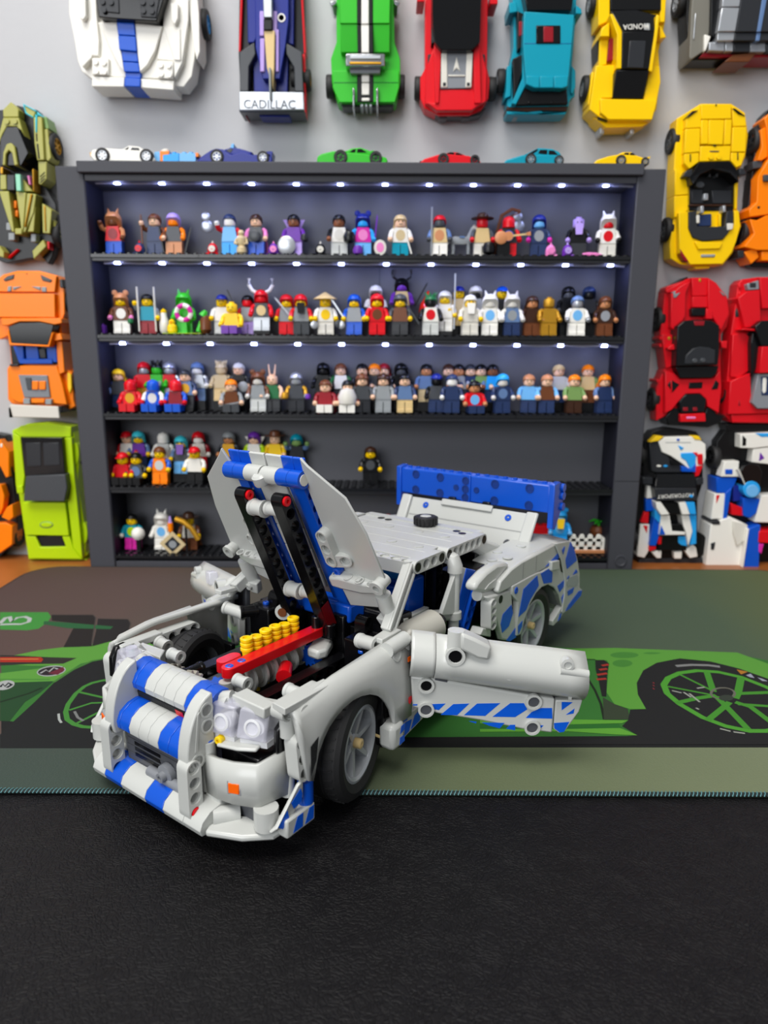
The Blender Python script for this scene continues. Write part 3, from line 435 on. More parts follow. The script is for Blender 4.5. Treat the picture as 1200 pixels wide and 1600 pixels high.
wcar('hypercar', 'olive and black brick hypercar with cyan edges, left of the cabinet top', C4, [
    ('body', 'black', 1.6, [(-90, 190), (20, 180), (150, 140), (330, 180), (436, 360), (420, 640), (400, 860), (500, 1020), (520, 1300), (470, 1480), (430, 1560), (380, 1500), (250, 1510), (60, 1550), (-90, 1500)]),
    ('nose', 'olive', 2.7, [(24, 180), (95, 108), (166, 175), (166, 246), (28, 246)]), ('nose_plate', 'olive', 2.9, [(28, 250), (166, 250), (190, 330), (258, 548), (232, 556), (165, 405), (154, 330), (62, 326), (22, 400), (-12, 490), (-20, 430)]), ('canopy', 'smoke', 3.6, [(58, 330), (154, 334), (186, 400), (254, 566), (190, 680), (0, 680), (0, 440), (20, 405)]), ('canopy_arch', 'olive', 3.9, [(22, 675), (28, 560), (56, 486), (96, 474), (128, 506), (158, 672), (126, 677), (106, 565), (78, 540), (52, 575), (46, 675)]),
    ('fin', 'olive', 2.6, [(206, 130), (322, 192), (300, 250), (228, 208)]), ('fin_edge', 'aqua', 2.7, [(200, 122), (322, 186), (322, 198), (206, 136)]), ('fin_edge', 'aqua', 2.7, [(204, 134), (214, 138), (234, 204), (298, 246), (294, 254), (226, 212)]), ('fin_edge', 'aqua', 2.8, [(326, 196), (372, 240), (332, 226)]), ('fender', 'olive', 2.7, [(298, 246), (372, 236), (396, 628), (330, 632), (306, 480)]), ('fender_edge', 'aqua', 2.8, [(312, 218), (330, 222), (328, 384), (314, 380)]), ('slot', 'black', 2.75, [(316, 390), (332, 390), (334, 464), (322, 464)]), ('slot', 'black', 2.75, [(322, 480), (340, 480), (356, 620), (340, 620)]),
    ('fender', 'ngreen', 2.3, [(378, 240), (412, 240), (440, 350), (400, 350)]), ('wheel_arch', 'olive', 2.4, [(386, 356), (422, 346), (456, 610), (430, 642), (392, 610)]), ('door', 'olive', 2.5, [(340, 636), (416, 642), (416, 800), (366, 850), (344, 842)]), ('slot', 'black', 2.55, [(354, 772), (398, 730), (400, 742), (354, 786)]), ('slot', 'black', 2.55, [(354, 800), (400, 756), (402, 768), (354, 814)]), ('slot', 'black', 2.55, [(354, 826), (400, 782), (402, 794), (356, 838)]),
    ('engine_box', 'char', 3.0, R(60, 756, 132, 900)), ('engine_tile', 'mint', 3.4, [(134, 752), (180, 754), (190, 906), (144, 906)]), ('engine_side', 'olive', 2.9, [(0, 760), (54, 760), (60, 890), (0, 894)]), ('engine_side', 'olive', 2.9, [(192, 780), (252, 860), (292, 908), (192, 908)]), ('rod', 'gold', 2.9, [(284, 704), (300, 706), (306, 910), (292, 910)]), ('rod', 'pink', 3.0, [(240, 764), (258, 764), (274, 850), (256, 850)]), ('link', 'gold', 2.9, R(0, 690, 26, 752)),
    ('blade', 'olive', 3.1, [(-10, 906), (76, 906), (128, 1270), (104, 1270)]), ('blade', 'olive', 3.1, [(142, 908), (232, 920), (206, 1276), (192, 1276)]), ('blade', 'olive', 3.0, [(240, 924), (322, 932), (300, 1100), (224, 1276), (206, 1276)]), ('blade', 'olive', 2.9, [(296, 1100), (316, 1040), (302, 1270), (244, 1270)]), ('blade_edge', 'gold', 3.2, [(270, 930), (286, 930), (226, 1226), (212, 1226)]), ('spring', 'orange', 2.6, R(120, 990, 146, 1060)), ('spring', 'orange', 2.6, R(132, 1076, 158, 1136)), ('tail_tile', 'olive', 3.2, R(132, 1238, 194, 1292)),
    ('rear_pod', 'olive', 2.7, [(374, 1014), (400, 1030), (462, 1072), (446, 1286), (380, 1280)]), ('pod_edge', 'gold', 2.8, [(388, 1034), (404, 1036), (412, 1264), (398, 1264)]), ('bracket', 'mgrey', 2.6, [(54, 1186), (96, 1190), (98, 1260), (52, 1254)]), ('bracket', 'mgrey', 2.6, [(250, 1200), (296, 1200), (300, 1268), (246, 1268)]), ('bracket', 'mgrey', 2.5, R(74, 1278, 130, 1346)), ('bracket', 'mgrey', 2.5, R(274, 1288, 320, 1360)),
    ('tail_light', 'red', 2.5, [(418, 1354), (440, 1358), (442, 1426), (424, 1426)]), ('tail_fin', 'olive', 2.7, [(288, 1440), (384, 1338), (412, 1400), (300, 1516)]), ('tail_fin', 'olive', 2.7, [(-90, 1380), (-10, 1390), (34, 1446), (34, 1502), (-90, 1460)]), ('tail_stripe', 'red', 2.0, [(64, 1494), (154, 1418), (160, 1430), (76, 1506)]), ('wheel_arch', 'olive', 2.2, [(462, 1180), (480, 1160), (496, 1190), (488, 1330), (466, 1290)])],
    [(458, 510, 1.3, 1, 'gold'), (505, 1300, 1.3, 1, 'olive')], [(65, 286, 2.9, 'olive'), (135, 286, 2.9, 'olive')])
wcar('roofless_racer', 'orange brick roofless racer with blue seats and grey wing, left of the cabinet', C5, [
    ('body', 'orange', 2.4, [(-40, 110), (15, 62), (90, 43), (200, 43), (290, 66), (326, 104), (330, 262), (312, 300), (322, 540), (366, 560), (374, 700), (384, 735), (322, 766), (60, 722), (40, 700), (36, 540), (58, 520), (44, 372), (4, 392), (-40, 392)]),
    ('nose', 'orange', 2.9, [(14, 64), (90, 47), (200, 47), (288, 70), (280, 152), (-36, 150), (-36, 116)]), ('hood', 'orange', 3.0, [(-36, 158), (278, 160), (282, 282), (-36, 280)]), ('headlamp', 'dgrey', 3.0, [(14, 88), (36, 70), (72, 60), (68, 84), (26, 96)]), ('headlamp', 'dgrey', 3.0, [(204, 62), (266, 90), (256, 102), (214, 92)]), ('headlamp', 'char', 2.7, [(302, 86), (318, 84), (324, 130), (304, 128)]), ('vent', 'mgrey', 3.0, [(38, 122), (58, 120), (56, 149), (36, 149)]), ('vent', 'mgrey', 3.0, [(64, 124), (110, 122), (66, 142)]), ('vent', 'mgrey', 3.0, [(158, 122), (206, 124), (206, 144)]), ('vent', 'mgrey', 3.0, [(210, 125), (236, 125), (236, 152), (212, 150)]), ('bolt', 'brown', 2.95, R(132, 54, 140, 62)),
    ('cowl', 'orange', 3.2, [(4, 284), (312, 284), (316, 310), (278, 318), (200, 302), (100, 302), (40, 322), (10, 322)]), ('windscreen', 'smoke', 3.9, [(42, 326), (100, 306), (200, 306), (274, 320), (264, 362), (246, 424), (58, 414)]), ('screen_frame', 'orange', 4.0, [(36, 346), (44, 346), (56, 412), (244, 422), (264, 356), (272, 358), (252, 432), (46, 422)]), ('cockpit', 'black', 2.5, [(50, 424), (290, 424), (296, 522), (60, 518)]), ('seat', 'blue', 2.9, [(66, 428), (118, 424), (124, 512), (96, 512)]), ('seat', 'blue', 2.9, [(128, 424), (190, 418), (202, 502), (134, 502)]), ('seat', 'blue', 2.9, [(236, 424), (286, 422), (292, 512), (242, 506)]), ('console', 'char', 2.8, [(194, 440), (230, 440), (236, 490), (204, 490)]), ('harness', 'blue', 3.0, R(100, 492, 268, 518)),
    ('door', 'orange', 3.0, [(286, 402), (316, 402), (330, 560), (300, 574), (292, 500)]), ('mirror', 'orange', 3.5, [(268, 368), (308, 362), (320, 394), (276, 402)]), ('rear_deck', 'orange', 3.1, [(44, 526), (290, 530), (318, 620), (342, 726), (240, 716), (96, 716), (50, 692)]), ('roll_bar', 'char', 3.4, R(48, 518, 92, 530)), ('engine_cover', 'glass', 3.3, [(92, 574), (240, 576), (256, 690), (122, 690)]), ('engine_block', 'dgrey', 3.4, [(126, 588), (158, 588), (166, 650), (138, 650)]), ('engine_tile', 'orange', 3.45, R(162, 606, 194, 650)), ('engine_tile', 'orange', 3.45, R(198, 606, 232, 650)),
    ('wing_post', 'mgrey', 3.5, R(118, 694, 152, 724)), ('wing_post', 'mgrey', 3.5, R(230, 698, 262, 726)), ('tail_tile', 'orange', 3.3, R(158, 696, 226, 718)), ('rear_wing', 'offwhite', 4.0, [(48, 726), (296, 736), (304, 796), (64, 790)], 3.6), ('wing_plate', 'black', 4.0, [(42, 742), (50, 742), (54, 794), (46, 792)]), ('wing_plate', 'black', 4.0, [(296, 732), (314, 734), (316, 768), (304, 770)]), ('wheel_arch', 'fyellow', 2.6, [(342, 560), (362, 572), (366, 640), (356, 672), (344, 640)])],
    [(330, 205, 1.15, 1, 'silver'), (372, 620, 1.15, 1, 'silver')])
wcar('wedge_coupe', 'lime green brick coupe with black canopy, lowest on the left', C5, [
    ('body', 'lime', 2.4, [(62, 856), (140, 824), (240, 816), (350, 832), (376, 870), (402, 1010), (396, 1130), (440, 1390), (436, 1500), (420, 1520), (145, 1516), (134, 1440), (96, 1180), (80, 1140)]),
    ('nose', 'lime', 2.9, [(66, 862), (106, 834), (250, 820), (362, 838), (362, 892), (106, 890)]), ('fender', 'lime', 3.1, [(64, 866), (104, 892), (126, 1090), (116, 1170), (84, 1130)]), ('fender', 'lime', 3.1, [(318, 896), (364, 894), (380, 1100), (410, 1380), (420, 1514), (372, 1456), (346, 1230), (340, 1090)]), ('canopy', 'smoke', 3.7, [(106, 893), (316, 895), (332, 1078), (126, 1092)]), ('canopy_pane', 'char', 3.75, [(128, 920), (206, 920), (212, 1040), (136, 1044)]), ('canopy_pane', 'char', 3.75, [(218, 920), (300, 920), (308, 1036), (222, 1040)]), ('roof', 'dgrey', 4.1, [(132, 1092), (332, 1082), (342, 1150), (328, 1220), (120, 1218)]),
    ('tail_deck', 'lime', 3.3, [(116, 1226), (332, 1226), (352, 1396), (128, 1392)]), ('tail_end', 'lime', 3.2, [(130, 1398), (180, 1398), (204, 1454), (336, 1452), (316, 1398), (354, 1398), (372, 1456), (418, 1514), (146, 1512)]), ('intake', 'black', 2.9, [(180, 1398), (316, 1398), (336, 1452), (206, 1454)]), ('door', 'lime', 2.7, [(346, 1096), (384, 1100), (398, 1240), (372, 1340), (350, 1230)]), ('door_gap', 'black', 2.75, [(350, 1270), (362, 1290), (362, 1322), (352, 1322)]), ('emblem', 'ngreen', 3.35, ell(236, 1340, 36, 18, 16)), ('emblem_centre', 'lime', 3.4, ell(236, 1340, 30, 13, 16)),
    ('bumper', 'black', 2.2, [(140, 1522), (420, 1522), (422, 1552), (140, 1552)]), ('mirror', 'lime', 3.3, [(82, 1146), (112, 1140), (120, 1178), (86, 1180)]), ('wheel_arch', 'lime', 2.5, ell(384, 982, 18, 60, 14)), ('wheel_arch', 'lime', 2.5, ell(428, 1386, 18, 56, 14)), ('lamp', 'lime', 2.3, ell(434, 1490, 10, 12, 10)), ('lamp', 'lime', 2.3, ell(434, 1524, 10, 12, 10))],
    [(392, 985, 1.15, 1, 'char'), (436, 1386, 1.15, 1, 'char')])
wcar('open_wheeler', 'orange and black brick race car cut off at the left edge, beside the lime coupe', C5, [
    ('body', 'black', 1.7, [(-160, 880), (-20, 872), (30, 884), (56, 990), (70, 1110), (92, 1360), (70, 1430), (0, 1505), (-160, 1505)]), ('nose', 'orange', 2.7, [(-160, 920), (0, 906), (44, 968), (46, 1092), (30, 1100), (0, 1040), (-160, 1040)]), ('cockpit_side', 'orange', 2.7, [(-160, 1140), (4, 1136), (22, 1190), (16, 1250), (0, 1290), (-160, 1300)]), ('side_pod', 'orange', 2.9, [(6, 1300), (34, 1250), (62, 1234), (68, 1300), (46, 1320)]), ('rear_cover', 'orange', 2.8, [(-160, 1340), (30, 1330), (62, 1346), (62, 1440), (0, 1484), (-160, 1484)]), ('badge', 'white', 2.75, R(0, 925, 12, 945))],
    [(52, 1045, 1.25, 1, 'char'), (72, 1395, 1.25, 1, 'char')])
wcar('convertible', 'yellow brick convertible with open black cockpit, right of the cabinet top', C6, [
    ('body', 'yellow', 2.3, [(545, 68), (815, 68), (940, 150), (956, 270), (966, 350), (942, 540), (900, 640), (880, 760), (870, 1010), (904, 1160), (860, 1290), (830, 1400), (740, 1512), (500, 1530), (352, 1500), (272, 1450), (266, 1330), (300, 1100), (304, 640), (330, 200), (412, 150)]),
    ('hood_panel', 'yellow', 3.0, [(540, 84), (548, 282), (406, 290), (414, 196)]), ('hood_panel', 'yellow', 3.05, [(406, 294), (540, 286), (536, 500), (396, 512)]), ('hood_panel', 'yellow', 3.0, [(396, 516), (528, 504), (526, 590), (440, 652), (396, 600)]), ('hood_panel', 'yellow', 3.1, [(546, 72), (814, 72), (818, 204), (546, 208)]), ('hood_panel', 'yellow', 3.15, [(616, 212), (756, 212), (742, 436), (612, 432)]), ('hood_panel', 'yellow', 3.1, [(548, 212), (612, 212), (610, 430), (544, 430)]), ('hood_panel', 'yellow', 3.1, [(760, 210), (822, 208), (812, 434), (748, 436)]), ('hood_panel', 'yellow', 3.05, [(540, 446), (812, 442), (806, 578), (532, 586)]), ('hood_panel', 'yellow', 3.0, [(824, 90), (944, 176), (952, 270), (828, 272)]), ('hood_panel', 'yellow', 3.05, [(828, 276), (952, 274), (944, 500), (816, 500)]), ('hood_panel', 'yellow', 3.0, [(816, 504), (942, 504), (908, 618), (860, 640), (812, 580)]),
    ('headlamp', 'black', 3.15, [(412, 194), (470, 132), (522, 124), (440, 186)]), ('headlamp', 'black', 3.15, [(828, 108), (852, 108), (946, 178), (884, 160)]), ('slot', 'black', 3.1, R(448, 516, 457, 586)), ('slot', 'black', 3.1, R(872, 504, 880, 572)), ('slot', 'black', 3.18, [(652, 434), (690, 434), (680, 450), (664, 448)]), ('badge', 'dgrey', 3.12, [(622, 487), (712, 487), (708, 500), (626, 500)]), ('badge', 'black', 3.2, ell(682, 80, 8, 8, 10)),
    ('windscreen', 'smoke', 3.8, [(530, 590, 3.2), (806, 580, 3.2), (860, 650, 3.3), (886, 770, 3.9), (800, 690, 4), (650, 652, 4), (540, 700, 4), (474, 790, 3.9), (440, 720, 3.4)]), ('cockpit', 'black', 2.4, [(446, 736), (540, 702), (650, 655), (800, 692), (842, 740), (836, 1026), (440, 1026)]), ('dash_vent', 'dgrey', 3.0, R(618, 662, 634, 722)), ('dash_vent', 'dgrey', 3.0, R(684, 660, 700, 722)), ('dash_vent', 'tan', 3.0, R(726, 666, 776, 706)), ('seat', 'char', 2.6, [(460, 830), (560, 830), (570, 960), (460, 960)]), ('seat', 'char', 2.6, [(640, 840), (820, 840), (820, 960), (650, 960)]), ('gear_lever', 'silver', 2.9, [(572, 868), (612, 868), (610, 930), (566, 930)]), ('headrest', 'silver', 3.2, R(542, 980, 572, 1046)), ('headrest', 'silver', 3.2, R(742, 976, 768, 1038)), ('seat_bar', 'dbrown', 2.6, R(440, 966, 836, 984)), ('steering_wheel', 'dgrey', 3.0, ell(540, 790, 40, 30, 14)),
    ('rear_cowl', 'char', 3.3, [(436, 1032), (508, 1026), (514, 1166), (760, 1166), (776, 1026), (836, 1020), (836, 1140), (790, 1222), (740, 1280), (560, 1296), (470, 1262), (436, 1180)]), ('rear_hatch', 'navy', 2.7, [(516, 1060), (640, 1050), (640, 1160), (516, 1164)]), ('cowl_clip', 'offwhite', 3.4, [(778, 1136), (836, 1136), (830, 1190), (780, 1200)]), ('cowl_clip', 'offwhite', 3.35, R(504, 1062, 534, 1136)), ('cockpit_stripe', 'yellow', 2.7, R(706, 1050, 728, 1166)),
    ('rear_deck', 'yellow', 3.1, [(346, 1036), (430, 1032), (434, 1190), (478, 1270), (560, 1300), (740, 1286), (842, 1142), (842, 1022), (884, 1022), (898, 1160), (860, 1300), (820, 1400), (740, 1500), (450, 1506), (352, 1396)]), ('deck_lip', 'yellow', 3.3, [(486, 1300), (740, 1306), (716, 1364), (520, 1370)]), ('tail_lamp', 'dred', 3.2, [(358, 1360), (440, 1480), (402, 1476), (366, 1424)]), ('badge', 'mgrey', 3.2, [(548, 1414), (676, 1412), (668, 1438), (546, 1440)]), ('tow_tab', 'yellow', 2.4, [(490, 1522), (626, 1520), (622, 1540), (496, 1546)]), ('door', 'yellow', 2.6, [(314, 650), (436, 730), (432, 880), (310, 890)]), ('door', 'yellow', 2.6, [(308, 894), (432, 884), (430, 1024), (304, 1090)]), ('sill', 'yellow', 2.6, [(846, 760), (878, 770), (868, 1010), (846, 1010)]),
    ('mirror', 'char', 3.4, [(384, 720), (412, 668), (472, 650), (462, 726)]), ('mirror', 'char', 3.4, [(888, 640), (934, 650), (956, 702), (888, 708)])],
    [(318, 408, 1.25, -1, 'dgrey'), (268, 1195, 1.25, -1, 'dgrey')], [(630, 545, 3.05, 'yellow'), (700, 545, 3.05, 'yellow')])
wcar('supercar', 'amber orange brick supercar cut off at the right edge, beside the yellow convertible', C6, [
    ('body', 'black', 1.7, [(1046, 280), (1100, 170), (1160, 110), (1420, 100), (1420, 1540), (1000, 1530), (920, 1440), (892, 1300), (960, 1000), (1010, 600)]), ('wheel_arch', 'orange', 2.6, [(1076, 300), (1120, 278), (1150, 300), (1140, 540), (1090, 576), (1052, 574), (1090, 450)]), ('front_fender', 'orange', 2.8, [(1110, 200), (1160, 150), (1420, 150), (1420, 540), (1150, 560), (1130, 280)]), ('door', 'orange', 3.0, [(1054, 720), (1150, 560), (1420, 560), (1420, 1000), (1130, 1060), (980, 1080), (976, 1010), (1044, 950)]), ('rear_fender', 'orange', 3.1, [(980, 1100), (1050, 1110), (1130, 1066), (1420, 1060), (1420, 1380), (1040, 1376), (930, 1346), (1020, 1230)]), ('tail', 'orange', 2.8, [(930, 1392), (1040, 1356), (1062, 1440), (992, 1502)]), ('tail_panel', 'orange', 2.9, R(1088, 1386, 1420, 1470)), ('flap', 'char', 2.8, R(876, 1378, 930, 1444)), ('vent', 'black', 3.05, [(1048, 985), (1076, 980), (1070, 1010), (1050, 1004)]), ('mirror', 'dgrey', 3.3, R(1108, 700, 1160, 760)), ('bracket', 'dgrey', 2.4, [(1010, 580), (1096, 570), (1090, 640), (1010, 650)])],
    [(1042, 408, 1.3, -1, 'char'), (948, 1215, 1.3, -1, 'char')])
wcar('supercar', 'red brick supercar with black canopy and black diffuser, just right of the cabinet', C7, [
    ('body', 'red', 2.3, [(340, 152), (545, 76), (690, 76), (760, 120), (856, 250), (874, 380), (850, 490), (800, 560), (800, 850), (806, 1050), (772, 1240), (330, 1252), (246, 1296), (250, 1000), (320, 850), (282, 560), (308, 320), (322, 186)]),
    ('nose', 'red', 2.8, [(552, 78), (686, 78), (690, 230), (556, 232)]), ('nose_tile', 'red', 2.9, [(556, 236), (690, 234), (688, 330), (556, 330)]), ('emblem', 'gold', 2.85, ell(622, 98, 12, 18, 12)), ('fender', 'red', 3.1, [(376, 220), (450, 150), (546, 96), (500, 205), (496, 400), (424, 536), (370, 500)]), ('fender', 'red', 3.1, [(692, 84), (750, 120), (848, 230), (870, 380), (800, 530), (734, 420), (690, 330)]), ('fender_tip', 'red', 2.7, [(332, 182), (520, 82), (540, 90), (396, 200), (336, 208)]), ('nose_edge', 'black', 2.2, [(318, 178), (512, 68), (522, 80), (340, 172)]), ('headlamp', 'glass', 3.2, [(394, 200), (412, 184), (414, 214), (456, 200), (420, 246), (396, 248)]), ('headlamp', 'glass', 3.2, [(788, 184), (826, 210), (842, 236), (812, 222)]), ('hood_vent', 'black', 3.0, [(550, 338), (674, 334), (666, 402), (552, 402)]), ('tile', 'red', 3.2, [(676, 336), (728, 356), (730, 430), (672, 428)]),
    ('canopy', 'smoke', 4.0, [(430, 492), (490, 442), (600, 432), (720, 442), (786, 482), (786, 700), (774, 820), (416, 830)]), ('roof', 'char', 4.1, [(490, 812), (500, 740), (560, 680), (622, 664), (700, 672), (752, 692), (748, 806)]), ('roof_stud', 'dgrey', 4.2, ell(580, 784, 24, 20, 14)), ('roof_stud', 'dgrey', 4.2, ell(648, 780, 24, 20, 14)), ('canopy_tint', 'dred', 4.05, [(566, 444), (664, 444), (656, 486), (576, 486)]), ('rear_bulkhead', 'black', 3.5, [(412, 834), (782, 826), (764, 890), (722, 930), (450, 932)]),
    ('rear_deck', 'red', 3.0, [(326, 870), (400, 888), (450, 938), (740, 932), (792, 870), (806, 1000), (782, 1232), (684, 1172), (674, 1110), (620, 1062), (500, 1066), (440, 1130), (384, 1200), (322, 1232)]), ('deck_vent', 'black', 3.08, [(344, 990), (376, 946), (448, 986), (390, 1052)]), ('deck_vent', 'black', 3.08, [(718, 1030), (756, 948), (786, 975), (772, 1025)]), ('deck_vent', 'black', 3.08, [(530, 970), (646, 966), (640, 1020), (524, 1022)]), ('vent_blade', 'red', 3.15, [(372, 948), (382, 948), (386, 1050), (376, 1050)]), ('engine_glass', 'smoke', 3.2, [(444, 1132), (500, 1070), (620, 1066), (676, 1110), (660, 1222), (460, 1230)]), ('engine', 'dred', 3.25, R(476, 1180, 520, 1214)), ('engine', 'dred', 3.25, R(560, 1180, 600, 1214)),
    ('diffuser', 'black', 2.7, [(330, 1262), (390, 1190), (450, 1190), (460, 1236), (670, 1226), (680, 1182), (730, 1186), (762, 1240), (822, 1252), (800, 1310), (690, 1350), (350, 1332)]), ('plate', 'red', 3.2, [(455, 1240), (666, 1230), (672, 1302), (455, 1306)]), ('plate_light', 'pink', 3.25, R(506, 1260, 586, 1280)), ('mirror', 'red', 3.4, [(344, 672), (400, 640), (412, 692), (350, 692)]), ('mirror', 'red', 3.4, [(800, 620), (856, 612), (850, 682), (806, 672)]), ('sill', 'red', 2.7, [(296, 560), (416, 560), (400, 826), (330, 850)]), ('badge', 'gold', 2.75, ell(360, 593, 15, 16, 12)), ('lamp', 'red', 2.6, ell(288, 592, 12, 18, 10)), ('lamp', 'red', 2.6, ell(286, 654, 12, 18, 10)), ('lamp', 'red', 2.6, ell(262, 955, 12, 18, 10))],
    [(290, 430, 1.3, -1, 'char'), (244, 1110, 1.3, -1, 'char')])
wcar('berlinetta', 'red brick coupe with grey mesh engine cover cut off at the right edge', C7, [
    ('body', 'red', 2.3, [(944, 130), (980, 90), (1110, 72), (1420, 66), (1420, 1320), (892, 1312), (826, 1240), (852, 950), (884, 560), (930, 260)]), ('hood', 'red', 2.9, [(1128, 74), (1420, 70), (1420, 330), (1150, 340)]), ('fender', 'red', 3.0, [(946, 250), (1020, 190), (1130, 180), (1140, 440), (1060, 500), (1000, 500)]), ('headlamp', 'glass', 2.9, [(1020, 130), (1122, 96), (1126, 176), (1030, 182)]), ('lamp_core', 'char', 2.95, R(1046, 118, 1100, 160)), ('windscreen', 'smoke', 3.9, [(1090, 492), (1150, 442), (1420, 432), (1420, 652), (1142, 660)]), ('door', 'red', 2.7, [(900, 560), (1000, 540), (1060, 600), (1050, 860), (950, 930), (880, 920)]), ('side_glass', 'smoke', 3.4, [(1054, 640), (1072, 540), (1146, 690), (1122, 820), (1058, 922)]), ('roof', 'red', 4.1, [(1150, 664), (1420, 656), (1420, 880), (1126, 890)]), ('mesh_cover', 'glass', 3.6, [(1116, 896), (1420, 890), (1420, 1190), (1112, 1192), (1064, 1142)]), ('cover_window', 'navy', 3.65, [(1140, 920), (1420, 912), (1420, 1080), (1146, 1080)]), ('cover_pill', 'white', 3.7, [(1158, 930), (1186, 926), (1192, 950), (1186, 1050), (1164, 1066), (1152, 1040)]), ('rear_fender', 'red', 3.1, [(880, 960), (950, 930), (1050, 890), (1060, 1140), (1100, 1194), (1420, 1194), (1420, 1230), (860, 1240)]), ('tail_panel', 'red', 2.9, [(890, 1244), (1420, 1234), (1420, 1312), (896, 1310)]), ('mirror', 'red', 3.6, [(968, 520), (1000, 504), (1112, 514), (1100, 532)]), ('bumper', 'black', 2.2, [(836, 1322), (1420, 1322), (1420, 1372), (852, 1382)]), ('vent', 'dred', 3.15, [(946, 1168), (958, 1110), (968, 1168)]), ('lamp', 'red', 2.5, ell(966, 150, 14, 20, 10)), ('lamp', 'red', 2.5, ell(966, 214, 14, 20, 10))],
    [(930, 378, 1.3, -1, 'mgrey'), (852, 1052, 1.3, -1, 'dgrey')])
r, c, P = wcar('rally_coupe', 'black brick race coupe with white, blue and red panels, lowest on the right', C8, [
    ('body', 'black', 2.2, [(232, 200), (300, 120), (420, 92), (640, 122), (700, 210), (716, 300), (692, 400), (692, 520), (650, 650), (648, 900), (700, 930), (736, 980), (720, 1060), (640, 1140), (182, 1150), (162, 1000), (200, 800), (222, 500)]),
    ('hood', 'char', 2.8, [(272, 200), (340, 182), (430, 330), (620, 440), (330, 442), (290, 430)]), ('hood_white', 'white', 3.0, [(345, 200), (400, 166), (640, 160), (714, 222), (716, 330), (690, 388), (640, 430), (600, 430), (530, 372), (440, 312), (372, 282)]), ('headlamp', 'fyellow', 3.1, [(276, 206), (330, 154), (388, 160), (346, 196)]), ('headlamp', 'fyellow', 3.1, [(606, 156), (660, 156), (686, 190), (630, 186)]), ('decal', 'azure', 3.1, [(497, 226), (546, 250), (520, 270)]), ('decal', 'azure', 3.1, [(520, 290), (642, 286), (632, 420), (600, 428), (560, 350), (522, 326)]), ('decal', 'blue', 3.15, [(526, 390), (596, 412), (640, 366), (636, 440), (526, 436)]), ('decal', 'red', 3.15, [(614, 285), (652, 285), (646, 322)]), ('fender_panel', 'red', 3.2, [(652, 300), (692, 296), (694, 384), (656, 380)]), ('fender_panel', 'red', 3.1, [(638, 392), (696, 386), (662, 468), (630, 476)]), ('vent', 'black', 3.1, [(440, 330), (520, 380), (440, 384)]), ('badge', 'white', 2.9, ell(350, 392, 20, 9, 12)), ('badge', 'azure', 2.9, ell(402, 392, 18, 9, 12)), ('hood_pin', 'blue', 3.1, ell(500, 186, 12, 9, 10)), ('hood_line', 'mgrey', 3.05, R(400, 204, 600, 208)),
    ('windscreen', 'smoke', 3.6, [(330, 452, 3.0), (630, 450, 3.0), (640, 560, 3.9), (316, 560, 3.9)]), ('roof', 'char', 4.1, [(316, 564), (640, 564), (650, 660), (330, 662)]), ('roof_badge', 'azure', 4.15, ell(602, 627, 17, 13, 12)), ('pillar', 'white', 4.0, [(326, 672), (362, 670), (434, 770), (364, 776), (330, 720)]), ('pillar', 'white', 4.0, [(504, 676), (556, 670), (592, 770), (530, 772)]), ('pillar', 'azure', 4.0, [(558, 672), (628, 672), (642, 770), (594, 770)]), ('rear_glass', 'black', 3.7, [(370, 672), (500, 676), (526, 770), (440, 772)]), ('deck', 'azure', 3.3, [(318, 722), (362, 778), (366, 850), (316, 800)]), ('deck', 'white', 3.5, [(366, 780), (432, 776), (452, 900), (556, 908), (552, 930), (352, 932)]), ('deck', 'white', 3.5, [(526, 776), (586, 776), (612, 900), (580, 1016), (558, 905), (540, 860)]), ('deck', 'azure', 3.5, [(588, 776), (642, 776), (642, 1000), (594, 1010), (614, 900)]), ('deck_vent', 'black', 3.4, [(446, 846), (530, 846), (552, 904), (454, 898)]), ('rear_side', 'blue', 3.1, [(312, 790), (366, 852), (352, 932), (326, 1015), (276, 1015)]), ('decal', 'blue', 3.55, [(366, 850), (402, 928), (354, 930)]), ('rear_side', 'red', 3.0, [(274, 1020), (328, 1018), (326, 1042), (274, 1060)]), ('door', 'red', 2.6, [(205, 832), (236, 752), (272, 750), (266, 842)]), ('door', 'white', 2.6, [(206, 846), (276, 846), (270, 1052), (236, 1110), (178, 1096), (182, 1050)]), ('decal', 'red', 2.7, [(226, 856), (262, 858), (256, 920)]), ('door', 'blue', 2.7, [(246, 650), (316, 646), (312, 742), (246, 746)]), ('side_rod', 'white', 2.8, [(258, 546), (300, 546), (300, 642), (252, 646)]),
    ('boot', 'black', 3.0, [(352, 936), (556, 936), (566, 1050), (340, 1052)]), ('boot_mark', 'azure', 3.05, [(500, 940), (556, 940), (570, 1020), (520, 1010), (498, 990)]), ('boot_mark', 'red', 3.05, [(348, 942), (374, 942), (368, 1004), (340, 1004)]), ('tail_lamp', 'white', 2.8, [(290, 1062), (370, 1050), (366, 1112), (330, 1112)]), ('tail_lamp', 'white', 2.8, [(466, 1062), (530, 1055), (526, 1116), (470, 1116)]), ('bumper_corner', 'white', 2.9, [(552, 1056), (612, 1004), (640, 1030), (652, 1100), (590, 1112)]), ('mirror', 'char', 3.2, [(640, 486), (698, 482), (696, 536), (640, 540)]), ('mirror', 'char', 3.2, R(222, 480, 300, 536)), ('bumper', 'char', 2.3, [(200, 1116), (690, 1110), (700, 1180), (180, 1186)])],
    [(690, 985, 1.4, 1, 'black'), (226, 300, 1.3, -1, 'black'), (172, 950, 1.3, -1, 'black')])
text('MOTORSPORT', 'roof_lettering', pl('white'), r, 0.56, frame(P((478, 622), 4.12) - c, (-1, 0, -0.06), (0, -1, 0)), 0.01)
